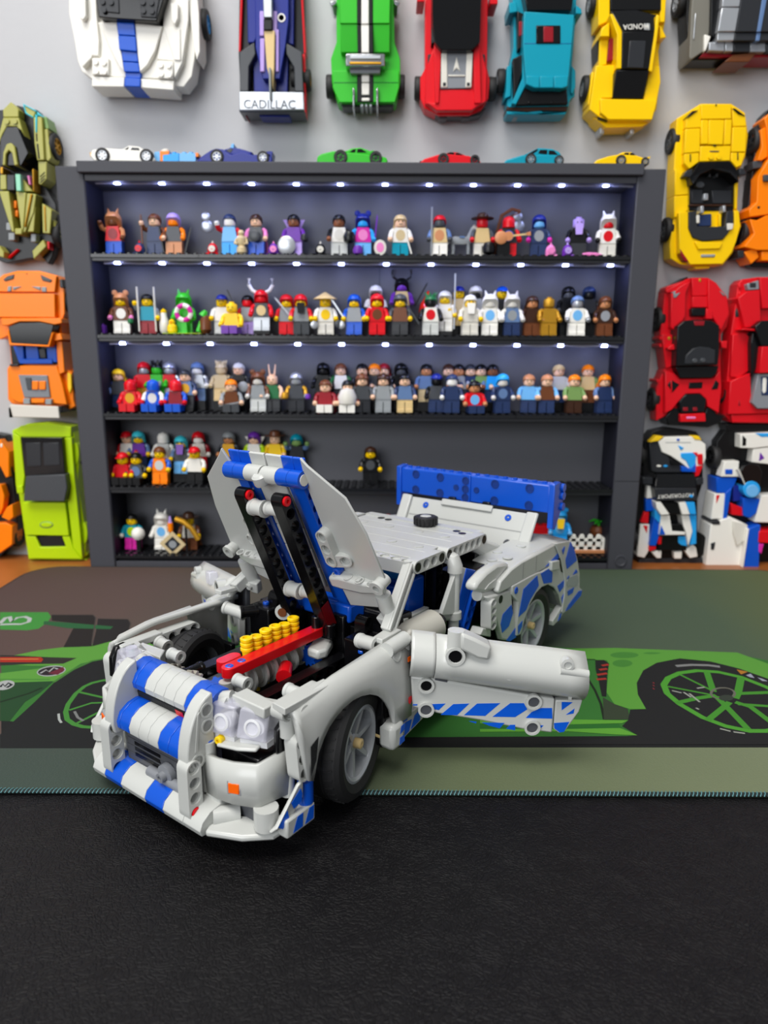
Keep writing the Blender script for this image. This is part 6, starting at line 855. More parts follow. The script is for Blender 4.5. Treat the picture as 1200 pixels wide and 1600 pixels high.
# --- front end
def roll(name, m, y0, y1, prof, par=None, M=None): return MB(M).prism([(x, y0, z) for x, z in prof], [(x, y1, z) for x, z in prof]).obj(name, m, par or car, bevel=.03)
top_prof = [(4.4, 6.0), (4.5, 6.5), (4.9, 6.62), (5.3, 6.5), (5.75, 6.15), (5.95, 5.75), (5.9, 5.45), (5.6, 5.4), (4.5, 5.7)]
mid_prof = [(5.3, 4.5), (5.35, 4.85), (5.8, 4.95), (6.3, 4.85), (6.75, 4.55), (6.95, 4.1), (6.9, 3.75), (6.6, 3.7), (5.4, 4.2)]
low_prof = [(5.6, 1.5), (5.65, 1.85), (6.2, 1.95), (6.8, 1.85), (7.25, 1.55), (7.4, 1.2), (7.3, .92), (6.9, .85), (5.7, 1.1)]
for i in range(8):      # striped bars made of short tiles
    y0 = -2.96 + i * .74; c_ = BL if i in (0, 1, 6, 7) else LG
    roll('top_bar_tile', c_, y0 + .01, y0 + .73, top_prof); roll('middle_bar_tile', BL if i in (0, 1, 5, 6, 7) else LG, y0 + .01, y0 + .73, mid_prof)
for y0, y1, c_ in ((-4.2, -3.2, LG), (-3.18, -1.85, BL), (-1.83, .05, LG), (.07, 1.4, BL), (1.42, 2.85, LG), (2.87, 4.05, LG)): roll('lip_tile', c_, y0, y1, low_prof)
MB().cyl((4.9, -3.4, 6.1), (4.9, 3.4, 6.1), .3, n=14).obj('top_axle', LG, car)
slab('mesh_strip', m_mesh, [(5.72, -2.9, 5.25), (5.72, 2.9, 5.25), (5.62, 2.9, 4.75), (5.62, -2.9, 4.75)], (-.12, 0, 0)); slab('badge', RD, [(5.74, .55, 5.2), (5.74, 1.1, 5.2), (5.66, 1.1, 4.85), (5.66, .55, 4.85)], (.02, 0, 0), bev=0)
gr = bx('grille', m_dg, 6.0, 6.4, -2.6, 2.6, 1.7, 3.9)
slab('grille_frame', mat('grille_line', '85878c', .4), [(6.41, -1.6, 3.7), (6.41, 1.9, 3.7), (6.41, 1.9, 3.64), (6.41, -1.6, 3.64)], (.03, 0, 0), gr, 0); slab('grille_frame', mat('grille_line', '85878c', .4), [(6.41, -1.6, 3.34), (6.41, 1.9, 3.34), (6.41, 1.9, 3.28), (6.41, -1.6, 3.28)], (.03, 0, 0), gr, 0)
for y0, y1 in ((-1.9, .1), (1.9, 2.5)):
    for k in range(3): slab('grille_slot', M_BLK, [(6.41, y0, 3.0 - .3 * k), (6.41, y1, 3.0 - .3 * k), (6.41, y1, 2.82 - .3 * k), (6.41, y0, 2.82 - .3 * k)], (.02, 0, 0), gr, 0)
for k in range(6): slab('grille_rib', m_dg, [(6.4, -2.5, 3.84 - .38 * k), (6.4, 2.5, 3.84 - .38 * k), (6.4, 2.5, 3.78 - .38 * k), (6.4, -2.5, 3.78 - .38 * k)], (.03, 0, 0), gr, 0)
MB().lathe([(.5, 0), (.5, .3), (.3, .34), (.24, .34), (.24, .6), (.12, .6), (.12, .5), (0, .5)], (6.4, .75, 2.35), (1, 0, -.1), 16).obj('badge_knob', mat('mid_grey_plastic', '808388', .35), car); MB().cyl((6.55, -.6, 1.98), (6.55, 2.4, 1.98), .26, n=12).obj('grille_axle', mat('mid_grey_plastic', '808388', .35), car)
def front_side(M, s):
    beam((6.95, 2.95 * s, 3.75), (6.95, 2.95 * s, 1.6), (0, 1, 0), LG, name='grille_post'); pin('red_pin', RD, (6.95, 3.28 * s, 1.6), (6.95, 3.38 * s, 1.6), .25)
    a = [(5.6, 6.8), (5.75, 6.82)] + [(5.55 + 1.62 * math.sin(t), 3.75 + 3.05 * math.cos(t)) for t in [i * .15 for i in range(1, 11)]] + [(7.05, 3.5), (6.6, 3.4), (5.6, 3.9)]
    cp = MB(M).prism([(x, 2.45, z) for x, z in a], [(x, 3.15, z) for x, z in a]).obj('corner_panel', LG, car, bevel=.1)
    for x, z in ((5.98, 6.1), (5.98, 5.35), (6.6, 3.9)): MB(M).lathe([(.36, 0), (.36, .03), (.26, .03), (.26, -.02), (0, -.02)], (x, 3.15, z), (0, 1, 0), 16).obj('pin_hole', LG, cp)
    slab('panel_web', LG, [(6.4, 3.16, 6.2), (6.5, 3.16, 6.1), (6.75, 3.16, 4.4), (6.62, 3.16, 4.4)], (0, .04, 0), cp, 0, M)
    # clear headlamps
    for (xa, ya), (xb, yb) in (((5.8, 2.75), (5.5, 4.2)), ((5.4, 4.26), (4.95, 5.7))):
        bk = 1.35; ym = (ya + yb) / 2; xm = (xa + xb) / 2; fd = V((yb - ya, xa - xb, .25)).normalized()
        hb = MB(M).prism([(xa, ya, 4.85), (xb, yb, 4.85), (xb - bk, yb - .2, 4.85), (xa - bk, ya - .1, 4.85)], [(xa - .3, ya + .05, 6.2), (xb - .3, yb - .05, 6.2), (xb - bk, yb - .2, 6.2), (xa - bk, ya - .1, 6.2)]).obj('headlamp', M_CLEAR, car, bevel=.1)
        lw = mat('lamp_white', 'd2d3d6', .25)
        MB(M).lathe([(.4, 0), (.42, .1), (.3, .12), (.28, .02), (0, .02)], (xm - .22, ym, 5.4), fd, 18).obj('lamp_ring', lw, hb); MB(M).lathe([(.36, 0), (.36, .6), (0, .6)], (xm - .85, ym, 5.35), fd, 14).obj('lamp_bulb', lw, hb)
        MB(M).cyl((xm - .95, ym, 5.9), (xm - .95, ym, 6.34), .3, n=12).obj('lamp_stud', M_CLEAR, hb); MB(M).prism([(xa - bk - .25, ya, 4.8), (xb - bk - .25, yb, 4.8), (xb - bk, yb, 4.8), (xa - bk, ya, 4.8)], [(xa - bk - .25, ya, 6.2), (xb - bk - .25, yb, 6.2), (xb - bk, yb, 6.2), (xa - bk, ya, 6.2)]).obj('lamp_back', LG, hb)
        MB(M).prism([(xa - .2, ya + .1, 4.5), (xb - .2, yb - .1, 4.5), (xb - bk, yb - .2, 4.5), (xa - bk, ya, 4.5)], [(xa - .2, ya + .1, 4.78), (xb - .2, yb - .1, 4.78), (xb - bk, yb - .2, 4.78), (xa - bk, ya, 4.78)]).obj('lamp_seat', lw, hb)
    if s > 0: slab('lamp_roof', LG, [pZ(q0, q1, 6.5) for q0, q1 in ((362, 1085), (386, 1074), (432, 1098), (412, 1108))], (0, 0, -.5), bev=.06)
    else: slab('lamp_roof', LG, [pZ(q0, q1, 6.2) for q0, q1 in ((212, 1012), (222, 1003), (258, 1015), (250, 1027))], (0, 0, -.9), bev=.06)
    slab('lamp_side', M_BLK, [(4.75, 5.95, 4.5), (4.7, 5.95, 5.6), (4.3, 6.1, 6.1), (3.6, 6.2, 6.1), (3.6, 6.2, 4.5)], (.1, .36, 0), bev=.1, M=M)
    hollow('lamp_pin', LG, (3.3, 2.9, 6.2), (3.3, 2.1, 6.2), .3, M=M); MB(M).cyl((4.7, 3.4, 6.3), (4.9, 2.9, 6.2), .3, n=12).obj('lamp_axle', LG, car)
    # bumper shell under the headlamp
    P3 = [(5.95, 3.05, 4.0), (6.05, 3.9, 4.1), (5.95, 4.8, 4.2), (5.6, 5.78, 4.3), (5.52, 5.86, 4.32), (4.2, 6.25, 4.6)]
    sh = MB(M).loft([[(x, y, z) for x, y, z in P3], [(x + .03, y + .03, z - 1.0) for x, y, z in P3], [(x, y, 2.1 + .06 * i) for i, (x, y, z) in enumerate(P3)]], False)
    o = sh.obj('bumper_shell', LG, car, smooth=30); q = o.modifiers.new('skin', 'SOLIDIFY'); q.thickness = .0022; q.offset = 1 if M is None else -1
    bx('lamp_base', M_BLK, 3.4, 5.2, 3.0, 5.5, 2.3, 4.1, bev=.1, M=M)
    slab('lamp_lid', LG, [(5.85, 3.5, 4.35), (5.6, 4.6, 4.4), (5.2, 5.4, 4.45), (4.5, 5.2, 4.5), (4.6, 3.6, 4.4)], (0, 0, .18), bev=.08, M=M)
    MB(M).cyl((5.85, 2.95, 4.5), (5.85, 2.95, 2.1), .36, n=16).obj('shell_post', LG, car); pin('blue_pin', BL, V((5.85, 2.95 * s, 4.45)), V((5.85, 2.95 * s, 4.56)), .25)
    MB(M).cyl((4.15, 6.2, 4.9), (4.15, 6.2, 2.2), .32, n=16).obj('shell_post', LG, car); pin('yellow_pin', YL, V((5.3, 3.4 * s, 4.6)), V((5.75, 3.5 * s, 4.6)), .2)
    # orange marker with its grey frame
    def sp(t, z): a_, b2 = V((5.96, 4.5, 0)), V((5.75, 5.28, 0)); p_ = a_.lerp(b2, t); return (p_.x + .05, p_.y, z)
    slab('marker_frame', mat('marker_frame', '8a8d90', .3), [sp(.05, 2.65), sp(.95, 2.72), sp(.95, 3.4), sp(.05, 3.32)], (.24, .03, 0), o, .03, M); slab('marker_lamp', mat('orange_lens', 'f8640a', .18), [sp(.16, 2.75), sp(.84, 2.81), sp(.84, 3.3), sp(.16, 3.24)], (.29, .04, 0), o, .03, M)
    bx('lower_tile', LG, 5.55, 6.2, 3.0, 4.0, 1.35, 2.15, M=M, bev=.1); bx('lower_vent', m_dg, 5.0, 5.6, 3.9, 5.8, 1.3, 2.2, M=M); MB(M).cyl((5.5, 6.2, 1.35), (5.5, 6.2, 2.3), .55, n=18).obj('corner_post', LG, car)
    # lip wing and corner flaps
    slab('lip_wing', LG, [(6.9, 4.05, 1.0), (7.25, 4.2, .95), (6.5, 5.7, .9), (5.6, 6.7, .9), (4.6, 6.9, 1.0), (4.4, 6.4, 1.0), (5.3, 5.4, 1.05), (5.9, 4.2, 1.05)], (0, 0, .3), bev=.1, M=M)
    MB(M).cyl((6.55, 3.9, 1.45), (5.6, 4.6, 1.4), .42, n=16).obj('lip_elbow', LG, car)
    f1 = slab('corner_flap', LG, [(5.95, 6.85, 1.5), (5.7, 7.0, 1.75), (4.55, 7.2, 3.2), (4.2, 7.22, 3.35), (4.2, 7.2, 2.5), (5.1, 7.0, 1.4)], (-.1, -.2, 0), bev=.07, M=M)
    for q in ([(5.6, 7.02, 1.72), (5.1, 7.1, 2.3), (5.0, 7.1, 1.85), (5.35, 7.03, 1.5)], [(4.9, 7.14, 2.55), (4.4, 7.24, 3.05), (4.3, 7.24, 2.75), (4.35, 7.22, 2.4), (4.75, 7.14, 2.2)]): slab('blue_sticker', M_ST, [(x + .01, y + .01, z) for x, y, z in q], (.012, .02, 0), f1, 0, M)
    f2 = bx('flap_base', LG, 3.5, 5.3, 6.6, 7.25, 1.0, 1.9, M=M, bev=.1); MB(M).cyl((3.75, 6.9, 1.9), (3.75, 6.9, 3.0), .36, n=14).obj('flap_post', BL, car)
    for x0, x1 in ((4.95, 4.35), (4.2, 3.65)): slab('blue_sticker', M_ST, [(x0, 7.26, 1.15), (x1, 7.26, 1.15), (x1 - .05, 7.26, 1.8), (x0 - .3, 7.26, 1.8)], (0, .012, 0), f2, 0, M)
for s in (1, -1): front_side(MIR if s < 0 else None, s)
# --- wheels
mb = MB(); n = 48; prof = [(1.84, -.95), (2.3, -1.12), (2.62, -1.05), (2.78, -.85), (2.82, -.3), (2.77, -.26), (2.77, -.18), (2.82, -.14), (2.82, .14), (2.77, .18), (2.77, .26), (2.82, .3), (2.78, .85), (2.62, 1.05), (2.3, 1.12), (1.84, .95)]
mb.lathe(prof, n=n, caps=False); wt = mb.mesh('wheel', None, 28)
mb = MB(); mb.lathe([(1.86, -.9), (1.86, .86), (1.9, .98), (1.78, 1.0), (1.64, .9), (1.62, .3), (1.56, -.4)], n=40, caps=False)
for k in range(6):
    a = k * math.pi / 3 + .2; c, s_ = math.cos(a), math.sin(a); rot = lambda x, y: (c * x - s_ * y, s_ * x + c * y)
    mb.prism([rot(.3, -.3) + (.1,), rot(1.7, -.2) + (.1,), rot(1.7, .2) + (.1,), rot(.3, .3) + (.1,)], [rot(.3, -.16) + (.62,), rot(1.7, -.1) + (.86,), rot(1.7, .1) + (.86,), rot(.3, .16) + (.62,)])
mb.lathe([(.52, .1), (.5, .6), (.4, .66), (0, .66)], n=20); wr = mb.mesh('rim', None, 30); wh = MB().lathe([(.26, .6), (.26, 1.0), (.2, 1.04), (.1, 1.04), (0, .98)], n=14).mesh('hub')
tread = MB()
for k in range(36):
    a = 2 * math.pi * k / 36
    for z0, z1, da in ((-.78, -.34, .05), (.34, .78, -.05)): tread.slab([(2.75 * math.cos(a), 2.75 * math.sin(a), z0), (2.75 * math.cos(a + .03), 2.75 * math.sin(a + .03), z0), (2.75 * math.cos(a + .03 + da), 2.75 * math.sin(a + .03 + da), z1), (2.75 * math.cos(a + da), 2.75 * math.sin(a + da), z1)], (.09 * math.cos(a), .09 * math.sin(a), 0))
tread_me = tread.mesh('tread_blocks', None, 20)
m_lug = mat('rim_core_dark', '3a3c40', .4)
for x, y in ((0, 5.95), (0, -5.95), (-19.55, 6.0), (-19.55, -6.0)):
    s = 1 if y > 0 else -1; w = inst(wt, 'wheel', car, M_TYRE, mw=Matrix.Translation((x, y, 2.85)) @ Matrix.Rotation(.25 if x > -1 else 0, 4, 'Z') @ Matrix.Rotation(math.radians(-90 * s), 4, 'X'))
    MB().lathe([(1.7, -.35), (0, -.35)], n=24).obj('brake_disc', m_lug, w); inst(wr, 'rim', w, m_rim); inst(wh, 'hub', w, pl('tan')); inst(tread_me, 'tread_blocks', w, M_TYRE)
MB().cyl((0, -5, 2.85), (0, 5, 2.85), .35, n=10).obj('axle', M_BLK, car); MB().cyl((-19.55, -5, 2.85), (-19.55, 5, 2.85), .35, n=10).obj('axle', M_BLK, car)
# --- front fenders
ZL = [(4.55, 5.3), (4.3, 4.2), (4.1, 3.3), (3.75, 3.12), (3.6, 3.6), (3.39, 4.31), (3.05, 4.82), (2.69, 5.21), (2.2, 5.52), (1.66, 5.73), (1.0, 5.84), (.35, 5.8), (-.3, 5.62), (-.94, 5.28), (-1.4, 4.9), (-1.79, 4.45), (-2.1, 3.95), (-2.3, 3.3), (-2.36, 2.98), (-3.0, 2.98), (-3.85, 2.98)]
def fender(M):
    rows = []
    for x, zl in ZL:
        zt = 6.75 + .4 * min(1, (4.6 - x) / 2.6) if x > 2 else 7.15; zl = max(zl, zt - .34) if M and -1.0 < x < 4.0 else zl; yi = 6.75 - .45 * max(0, min(1, (2.5 - x) / 5))
        g = zt - zl; rows.append([(x, yi, zt), (x, 6.8, zt), (x, 7.1, zt - .16), (x, 7.3, zt - min(.5, g * .3)), (x, 7.42, zt - g * .5), (x, 7.45, zt - g * .75), (x, 7.42, zl)])
    o = MB(M).loft(rows, False).obj('front_fender', LG, car, smooth=60); q = o.modifiers.new('skin', 'SOLIDIFY'); q.thickness = .0028; q.offset = -1 if M is None else 1
    sd = -1 if M else 1
    slab('fender_mesh', m_mesh, [(3.95, 7.46, 4.9), (3.45, 7.46, 5.15), (3.62, 7.46, 4.1), (3.95, 7.46, 3.5)], (0, .02, 0), o, 0, M)
    slab('marker_lamp', mat('orange_lens', 'f8640a', .18), [(-3.5, 7.36, 6.35), (-3.72, 7.36, 6.35), (-3.72, 7.38, 6.1), (-3.5, 7.38, 6.1)], (0, .03, 0), o, 0, M); slab('crest', RD, [(-3.5, 7.46, 4.15), (-3.75, 7.46, 4.15), (-3.75, 7.46, 3.85), (-3.62, 7.46, 3.72), (-3.5, 7.46, 3.85)], (0, .02, 0), o, 0, M)
    MB(M).lathe([(.36, 0), (.36, .1), (.26, .1), (.26, 0), (0, 0)], (3.9, 7.1, 6.35), (0, 1, .2), 16).obj('fender_pin', LG, o); MB(M).lathe([(.36, 0), (.36, .1), (.26, .1), (.26, 0), (0, 0)], (-2.7, 7.2, 6.75), (0, 1, .2), 16).obj('fender_pin', LG, o)
    MB(M).cyl((-2.2, 7.0, 7.1), (-3.7, 7.05, 7.25), .4, n=16).obj('hinge_tube', LG, car); MB(M).lathe([(.3, 0), (.3, .7), (.42, .75), (.42, .95), (.3, .95), (.26, .8), (0, .8)], (-3.75, 7.0, 6.3), (0, 0, 1), 14).obj('hinge_bush', LG, car)
    hollow('fender_connector', LG, (-2.6, 6.1, 7.0), (-2.9, 4.7, 6.8), .36, M=M)
    # lower strip, lamp bracket in front of the wheel
    sd = -1 if M else 1
    if M is None:
        beam((4.6, 6.45, 6.55), (2.4, 6.45, 6.6), (0, 1, 0), LG, name='fender_beam'); hollow('fender_bush', LG, (3.0, 6.1, 6.5), (3.0, 5.2, 6.5), .32)
    else:
        beam((1.7, -6.25, 5.6), (-.6, -6.25, 5.6), (0, 1, 0), LG, name='fender_beam'); hollow('fender_bush', LG, (1.9, -5.9, 5.6), (1.9, -5.1, 5.5), .34); bx('fender_link', LG, 1.6, 4.2, -6.6, -5.9, 5.7, 6.1)
    beam((4.2, 6.85 * sd, 5.1), (4.1, 6.9 * sd, 3.6), (0, 1, 0), LG, name='fender_post', n=3); MB(M).cyl((4.35, 6.5, 5.3), (4.35, 6.5, 6.3), .36, n=14).obj('fender_peg', LG, car)
    if M is None: slab('fender_ledge', LG, [pZ(q0, q1, 7.0) for q0, q1 in ((425, 1097), (506, 1060), (516, 1069), (445, 1108))], (0, 0, -.3), bev=.03, M=M)
    # skirt behind the wheel
    k1 = bx('skirt_block', LG, -3.05, -1.95, 6.6, 7.6, 1.75, 3.15, bev=.25, M=M); k2 = slab('skirt_panel', LG, [(-3.1, 7.35, 1.85), (-5.6, 7.1, 2.0), (-5.2, 7.1, 2.9), (-3.1, 7.35, 3.05)], (0, -.5, 0), bev=.06, M=M)
    for q in ([(-2.55, 2.55), (-2.95, 2.65), (-2.95, 3.0), (-2.65, 2.95)], [(-2.5, 1.95), (-2.95, 2.0), (-2.95, 2.35), (-2.55, 2.35)]): slab('blue_sticker', M_ST, [(x, 7.61, z) for x, z in q], (0, .012, 0), k1, 0, M)
    for q in ([(-3.3, 2.0), (-3.8, 2.05), (-4.1, 2.6), (-3.4, 2.75)], [(-4.0, 2.05), (-5.0, 2.1), (-5.1, 2.75), (-4.4, 2.65)], [(-3.2, 2.85), (-3.6, 2.8), (-3.6, 2.95), (-3.2, 3.0)]): slab('blue_sticker', M_ST, [(x, 7.37 + (x + 3.1) * .1, z) for x, z in q], (0, .015, 0), k2, 0, M)
    pin('gold_pin', pl('tan'), V((-2.2, 6.3 * sd, 2.35)), V((-2.2, 6.75 * sd, 2.35)), .22); bx('arch_liner', M_BLK, -2.35, -2.0, 5.0, 6.9, 1.8, 5.0, M=M)
FM = Matrix.Translation((-.4, .15, -.8)) @ MIR
for M in (None, FM): fender(M)
# --- hood
HO = V((-5.1, 0, 7.7)); H1 = V((.4367, 0, .8996)); HN = V((.8996, 0, -.4367))
hp = lambda s, y, o=0: HO + H1 * s + V((0, y, 0)) + HN * o
hood = slab('hood', LG, [hp(.4, -1.15), hp(.4, 1.15), hp(8.3, 1.15), hp(8.3, -1.15)], -HN * .35, bev=.08)
for k in range(5): slab('hood_tile', LG, [hp(1.0 + 1.4 * k, -1.0, .02), hp(1.0 + 1.4 * k, 1.0, .02), hp(2.36 + 1.4 * k, 1.0, .02), hp(2.36 + 1.4 * k, -1.0, .02)], HN * .16, hood, .05)
for s in (-1, 1):
    beam(hp(.3, 2.05 * s, -.1), hp(8.2, 2.05 * s, -.1), (0, 1, 0), BL, name='hood_beam', n=11)
    slab('hood_stripe', BL, [hp(.2, 1.17 * s, .12), hp(.2, 1.68 * s, .12), hp(8.4, 1.68 * s, .12), hp(8.4, 1.17 * s, .12)], -HN * .5, hood, .05)
    for y0, y1, c_ in ((.06, 1.15, LG), (1.17, 1.95, BL), (1.97, 2.75, BL)):
        MB().cyl(hp(8.7, y0 * s, .35), hp(8.7, y1 * s, .35), .46, n=20).obj('hood_edge_roll', c_, hood); slab('hood_lip', c_, [hp(8.6, y0 * s, -.1), hp(8.6, y1 * s, -.1), hp(9.65, y1 * s, -.25), hp(9.65, y0 * s, -.25)], HN * .16, hood, .04)
    MB().lathe([(.3, 0), (.3, .05), (.1, .05), (0, .05)], hp(8.7, 2.74 * s, .35), (0, s, 0), 12).obj('axle_end', pl('offwhite'), hood)
    w = slab('hood_wing', LG, [hp(9.9, 2.85 * s, .2), hp(9.5, 3.2 * s, .25), hp(7.9, 5.05 * s, .3), hp(5.8, 5.6 * s, .3), hp(2.8, 5.85 * s, .3), hp(1.7, 5.4 * s, .3), hp(2.0, 2.5 * s, .1), hp(8.4, 2.5 * s, .1)], -HN * .14, hood, .04)
    cv = [hp(2.7, 2.3 * s, .1), hp(2.75, 3.0 * s, .05), hp(2.6, 4.2 * s, -.1), hp(2.5, 5.3 * s, -.3), hp(1.9, 5.4 * s, -.3), hp(1.75, 4.2 * s, -.1), hp(1.9, 3.0 * s, .05), hp(2.0, 2.3 * s, .1)]
    br = slab('hood_bracket', LG, cv, HN * .8 , hood, .16)
    for k in range(4): MB().lathe([(.27, 0), (.27, .04), (.2, .04), (.2, 0), (0, 0)], hp(2.72 - .06 * k, (2.7 + .75 * k) * s, .5), H1, 14).obj('pin_hole', LG, br)
    MB().lathe([(.2, .4), (.2, 0), (.42, 0), (.42, .2), (.36, .24), (.36, .9), (0, .9)], hp(2.7, 5.6 * s, .9), -HN * 1.0, 16).obj('bracket_tube', LG, br)
    slab('hood_skirt', LG, [hp(1.8, 2.4 * s, .1), hp(1.8, 5.3 * s, -.2), hp(.4, 5.0 * s, -.2), hp(.2, 2.6 * s, .1)], HN * .25, hood, .08)
    MB().tube([hp(1.7, 5.3 * s, .25), hp(.9, 5.3 * s, .3), hp(-.1, 5.35 * s, .2)], .42, 14).obj('hinge_tube', LG, hood); slab('hinge_plate', LG, [hp(.2, 4.6 * s, .7), hp(.2, 5.8 * s, .7), hp(-.7, 5.5 * s, .7), hp(-.7, 4.9 * s, .7)], -HN * .5, hood, .08)
    MB().lathe([(.22, 0), (.22, .2), (.1, .2), (0, .15)], hp(-.1, 5.35 * s, .68), HN, 10).obj('hinge_axle', LG, hood)
    beam(hp(5.3, 2.75 * s, .3), hp(3.7, 2.75 * s, .3), HN, LG, name='wing_bracket'); beam(hp(3.7, 2.75 * s, .3), hp(3.7, 3.5 * s, .1), HN, LG, name='wing_bracket', n=2)
    pin('blue_pin', BL, hp(2.9, 2.8 * s, .2), hp(2.9, 2.8 * s, .6), .24)
    # black struts holding the hood up
    st0, st1 = hp(7.75, 1.35 * s, 1.05), hp(-1.4, 1.35 * s, 1.35)
    so = beam(st0, st1, (0, 1, 0), M_BLK, name='hood_strut', n=13)
    pin('red_pin', RD, st0 + V((0, .3, 0)), st0 + V((0, .48, 0)), .27);
for q0 in (7.05, 1.25):
    hollow('strut_bush', LG, hp(q0, .0, 1.15), hp(q0, -.98, 1.15), .42); hollow('strut_bush', LG, hp(q0, .98, 1.05), hp(q0, .06, 1.05), .34)
slab('red_sticker', mat('deep_red_film', '6e0c12', .25), [hp(.9, 1.725, 1.62), hp(.9, 1.725, 1.0), hp(-.8, 1.725, 1.02), hp(-.5, 1.725, 1.7)], (0, .015, 0), bev=0)
bx('hood_hinge_block', BL, -6.3, -4.9, -2.4, 2.4, 6.5, 7.6, bev=.15)
MB().lathe([(.38, 0), (.42, .1), (.42, .5), (.3, .6), (0, .6)], hp(8.35, 0, .7), H1, 16).obj('hood_catch', LG, hood)
# --- roof and pillars
RZ = 10.05
for k in range(5):
    x0 = -8.0 - 1.5 * k; pk = bx('roof_plank', LG, x0 - 1.47, x0, -4.45, 4.45, RZ - .25, RZ + .02, bev=.04)
    for y in (-3.2, -1.0, 1.4, 3.4):
        if (k + int(y)) % 2 == 0: MB().lathe([(.33, 0), (.33, .05), (.24, .06), (0, .06)], (x0 - .75, y, RZ + .01), n=16).obj('roof_stud', LG, pk)
for x, y in ((-14.6, 3.9), (-14.9, 3.3), (-14.8, -2.2), (-14.9, -2.9), (-9.0, -3.6)): MB().lathe([(.26, 0), (.26, .012), (0, .012)], (x, y, RZ + .03), n=14).obj('pin_hole', M_BLK, car)
for k in range(7): MB().box(-8.06, -7.98, -3.4 + .55 * k, -3.1 + .55 * k, RZ - .1, RZ + .03).obj('roof_gap', M_BLK, car)
slab('roof_visor', LG, [(-8.0, -4.2, RZ - .05), (-8.0, 3.4, RZ - .05), (-7.3, 3.6, RZ - .12), (-6.6, 2.4, RZ - .25), (-6.6, -3.6, RZ - .25), (-7.2, -4.3, RZ - .12)], (0, 0, -.22), bev=.05)
for s in (1, -1):
    beam((-7.5, 4.9 * s, RZ - .28), (-10.0, 4.9 * s, RZ - .28), (0, 1, 0), LG, name='roof_beam'); beam((-10.85, 4.9 * s, RZ - .28), (-15.1, 4.9 * s, RZ - .28), (0, 1, 0), LG, name='roof_beam')
    for x in (-7.5, -10.0, -10.85, -15.1): MB().lathe([(.25, 0), (.25, .02), (0, .02)], (x, 5.255 * s, RZ - .28), (0, s, 0), 14).obj('open_hole', M_BLK, car)
    a, b_ = V((-3.75, 6.05 * s, 7.25)), V((-7.3, 5.0 * s, RZ - .25)); d = (b_ - a).normalized(); q = V((0, 1, 0)).cross(d).normalized()
    pp = MB(); pp.slab([a - q * .36, a + q * .36, b_ + q * .36, b_ - q * .36], (0, -.5 * s, 0)); ap = pp.obj('windscreen_pillar', LG, car, bevel=.06)
    MB().slab([a - q * .36 + V((0, .005 * s, 0)), a - q * .18 + V((0, .005 * s, 0)), b_ - q * .18 + V((0, .005 * s, 0)), b_ - q * .36 + V((0, .005 * s, 0))], (0, .14 * s, 0)).obj('pillar_rib', LG, ap, bevel=.03); MB().slab([a + q * .18 + V((0, .005 * s, 0)), a + q * .36 + V((0, .005 * s, 0)), b_ + q * .36 + V((0, .005 * s, 0)), b_ + q * .18 + V((0, .005 * s, 0))], (0, .14 * s, 0)).obj('pillar_rib', LG, ap, bevel=.03)
    slab('pillar_foot', LG, [(-4.3, 6.4 * s, 7.1), (-4.3, 5.6 * s, 7.1), (-2.6, 5.8 * s, 7.1), (-2.6, 6.4 * s, 7.1)], (0, 0, .28), bev=.05)
    MB().tube([(-11.2, 4.4 * s, 9.5), (-11.2, 4.9 * s, 9.5), (-11.2, 5.3 * s, 9.35), (-11.2, 5.45 * s, 9.0), (-11.2, 5.45 * s, 8.6)], .46, 16).obj('pillar_elbow', LG, car); MB().cyl((-11.2, 5.45 * s, 8.65), (-11.2, 5.45 * s, 4.4), .33, n=16).obj('door_pillar', LG, car)
    MB().lathe([(.42, 0), (.48, .05), (.48, .5), (.42, .55)], (-11.2, 5.45 * s, 5.6), n=16).obj('pillar_clamp', LG, car); MB().cyl((-11.2, 5.45 * s, 5.9), (-10.2, 4.6 * s, 5.9), .36, n=14).obj('clamp_arm', LG, car)
    beam((-11.35, 3.9 * s, 9.3), (-11.35, 3.9 * s, 2.4), (0, 1, 0), M_BLK, name='cabin_post')
    if s > 0: bx('cabin_plate', M_BLK, -11.75, -11.0, 3.2, 3.5, 2.2, 9.6)
    if s > 0:
        slab('belt_panel', LG, [pY(q0, q1, 5.65) for q0, q1 in ((716, 884), (730, 888), (713, 960), (690, 962))], (0, -.3, 0)); slab('belt_stripe', BL, [pY(q0, q1, 5.7) for q0, q1 in ((729, 888), (744, 891), (720, 976), (712, 960))], (0, -.5, 0)); beam(pY(742, 905, 5.5), pY(722, 975, 5.5), (0, 1, 0), BL, name='belt_beam')
    # seats
    bx('seat', BL, -10.0, -7.9, 1.0 * s - .0 if s > 0 else -3.2, 3.2 if s > 0 else -1.0, 2.4, 4.4, bev=.2); slab('seat_back', BL, [(-9.9, (1.0 if s > 0 else -3.2), 4.0), (-9.0, (1.0 if s > 0 else -3.2), 4.0), (-10.1, (1.0 if s > 0 else -3.2), 8.6), (-11.0, (1.0 if s > 0 else -3.2), 8.6)], (0, 2.2, 0), bev=.25)
    bx('seat_side', BL, -10.5, -8.7, (3.35 if s > 0 else -3.75), (3.75 if s > 0 else -3.35), 3.0, 8.3, bev=.15); MB().cyl((-9.6, 1.5 * s, 8.4), (-9.6, 2.9 * s, 8.4), .5, n=14).obj('head_roll', mat('mid_blue', '1a86c8', .3), car)
beam((-7.3, -4.6, RZ - .3), (-7.3, 4.6, RZ - .3), (0, 0, 1), LG, name='roof_cross'); MB().cyl((-7.55, -4.6, RZ - .3), (-7.55, 4.9, RZ - .3), .32, n=14).obj('roof_axle', LG, car); beam((-15.5, -4.5, RZ - .3), (-15.5, 4.5, RZ - .3), (1, 0, 0), LG, name='roof_cross')
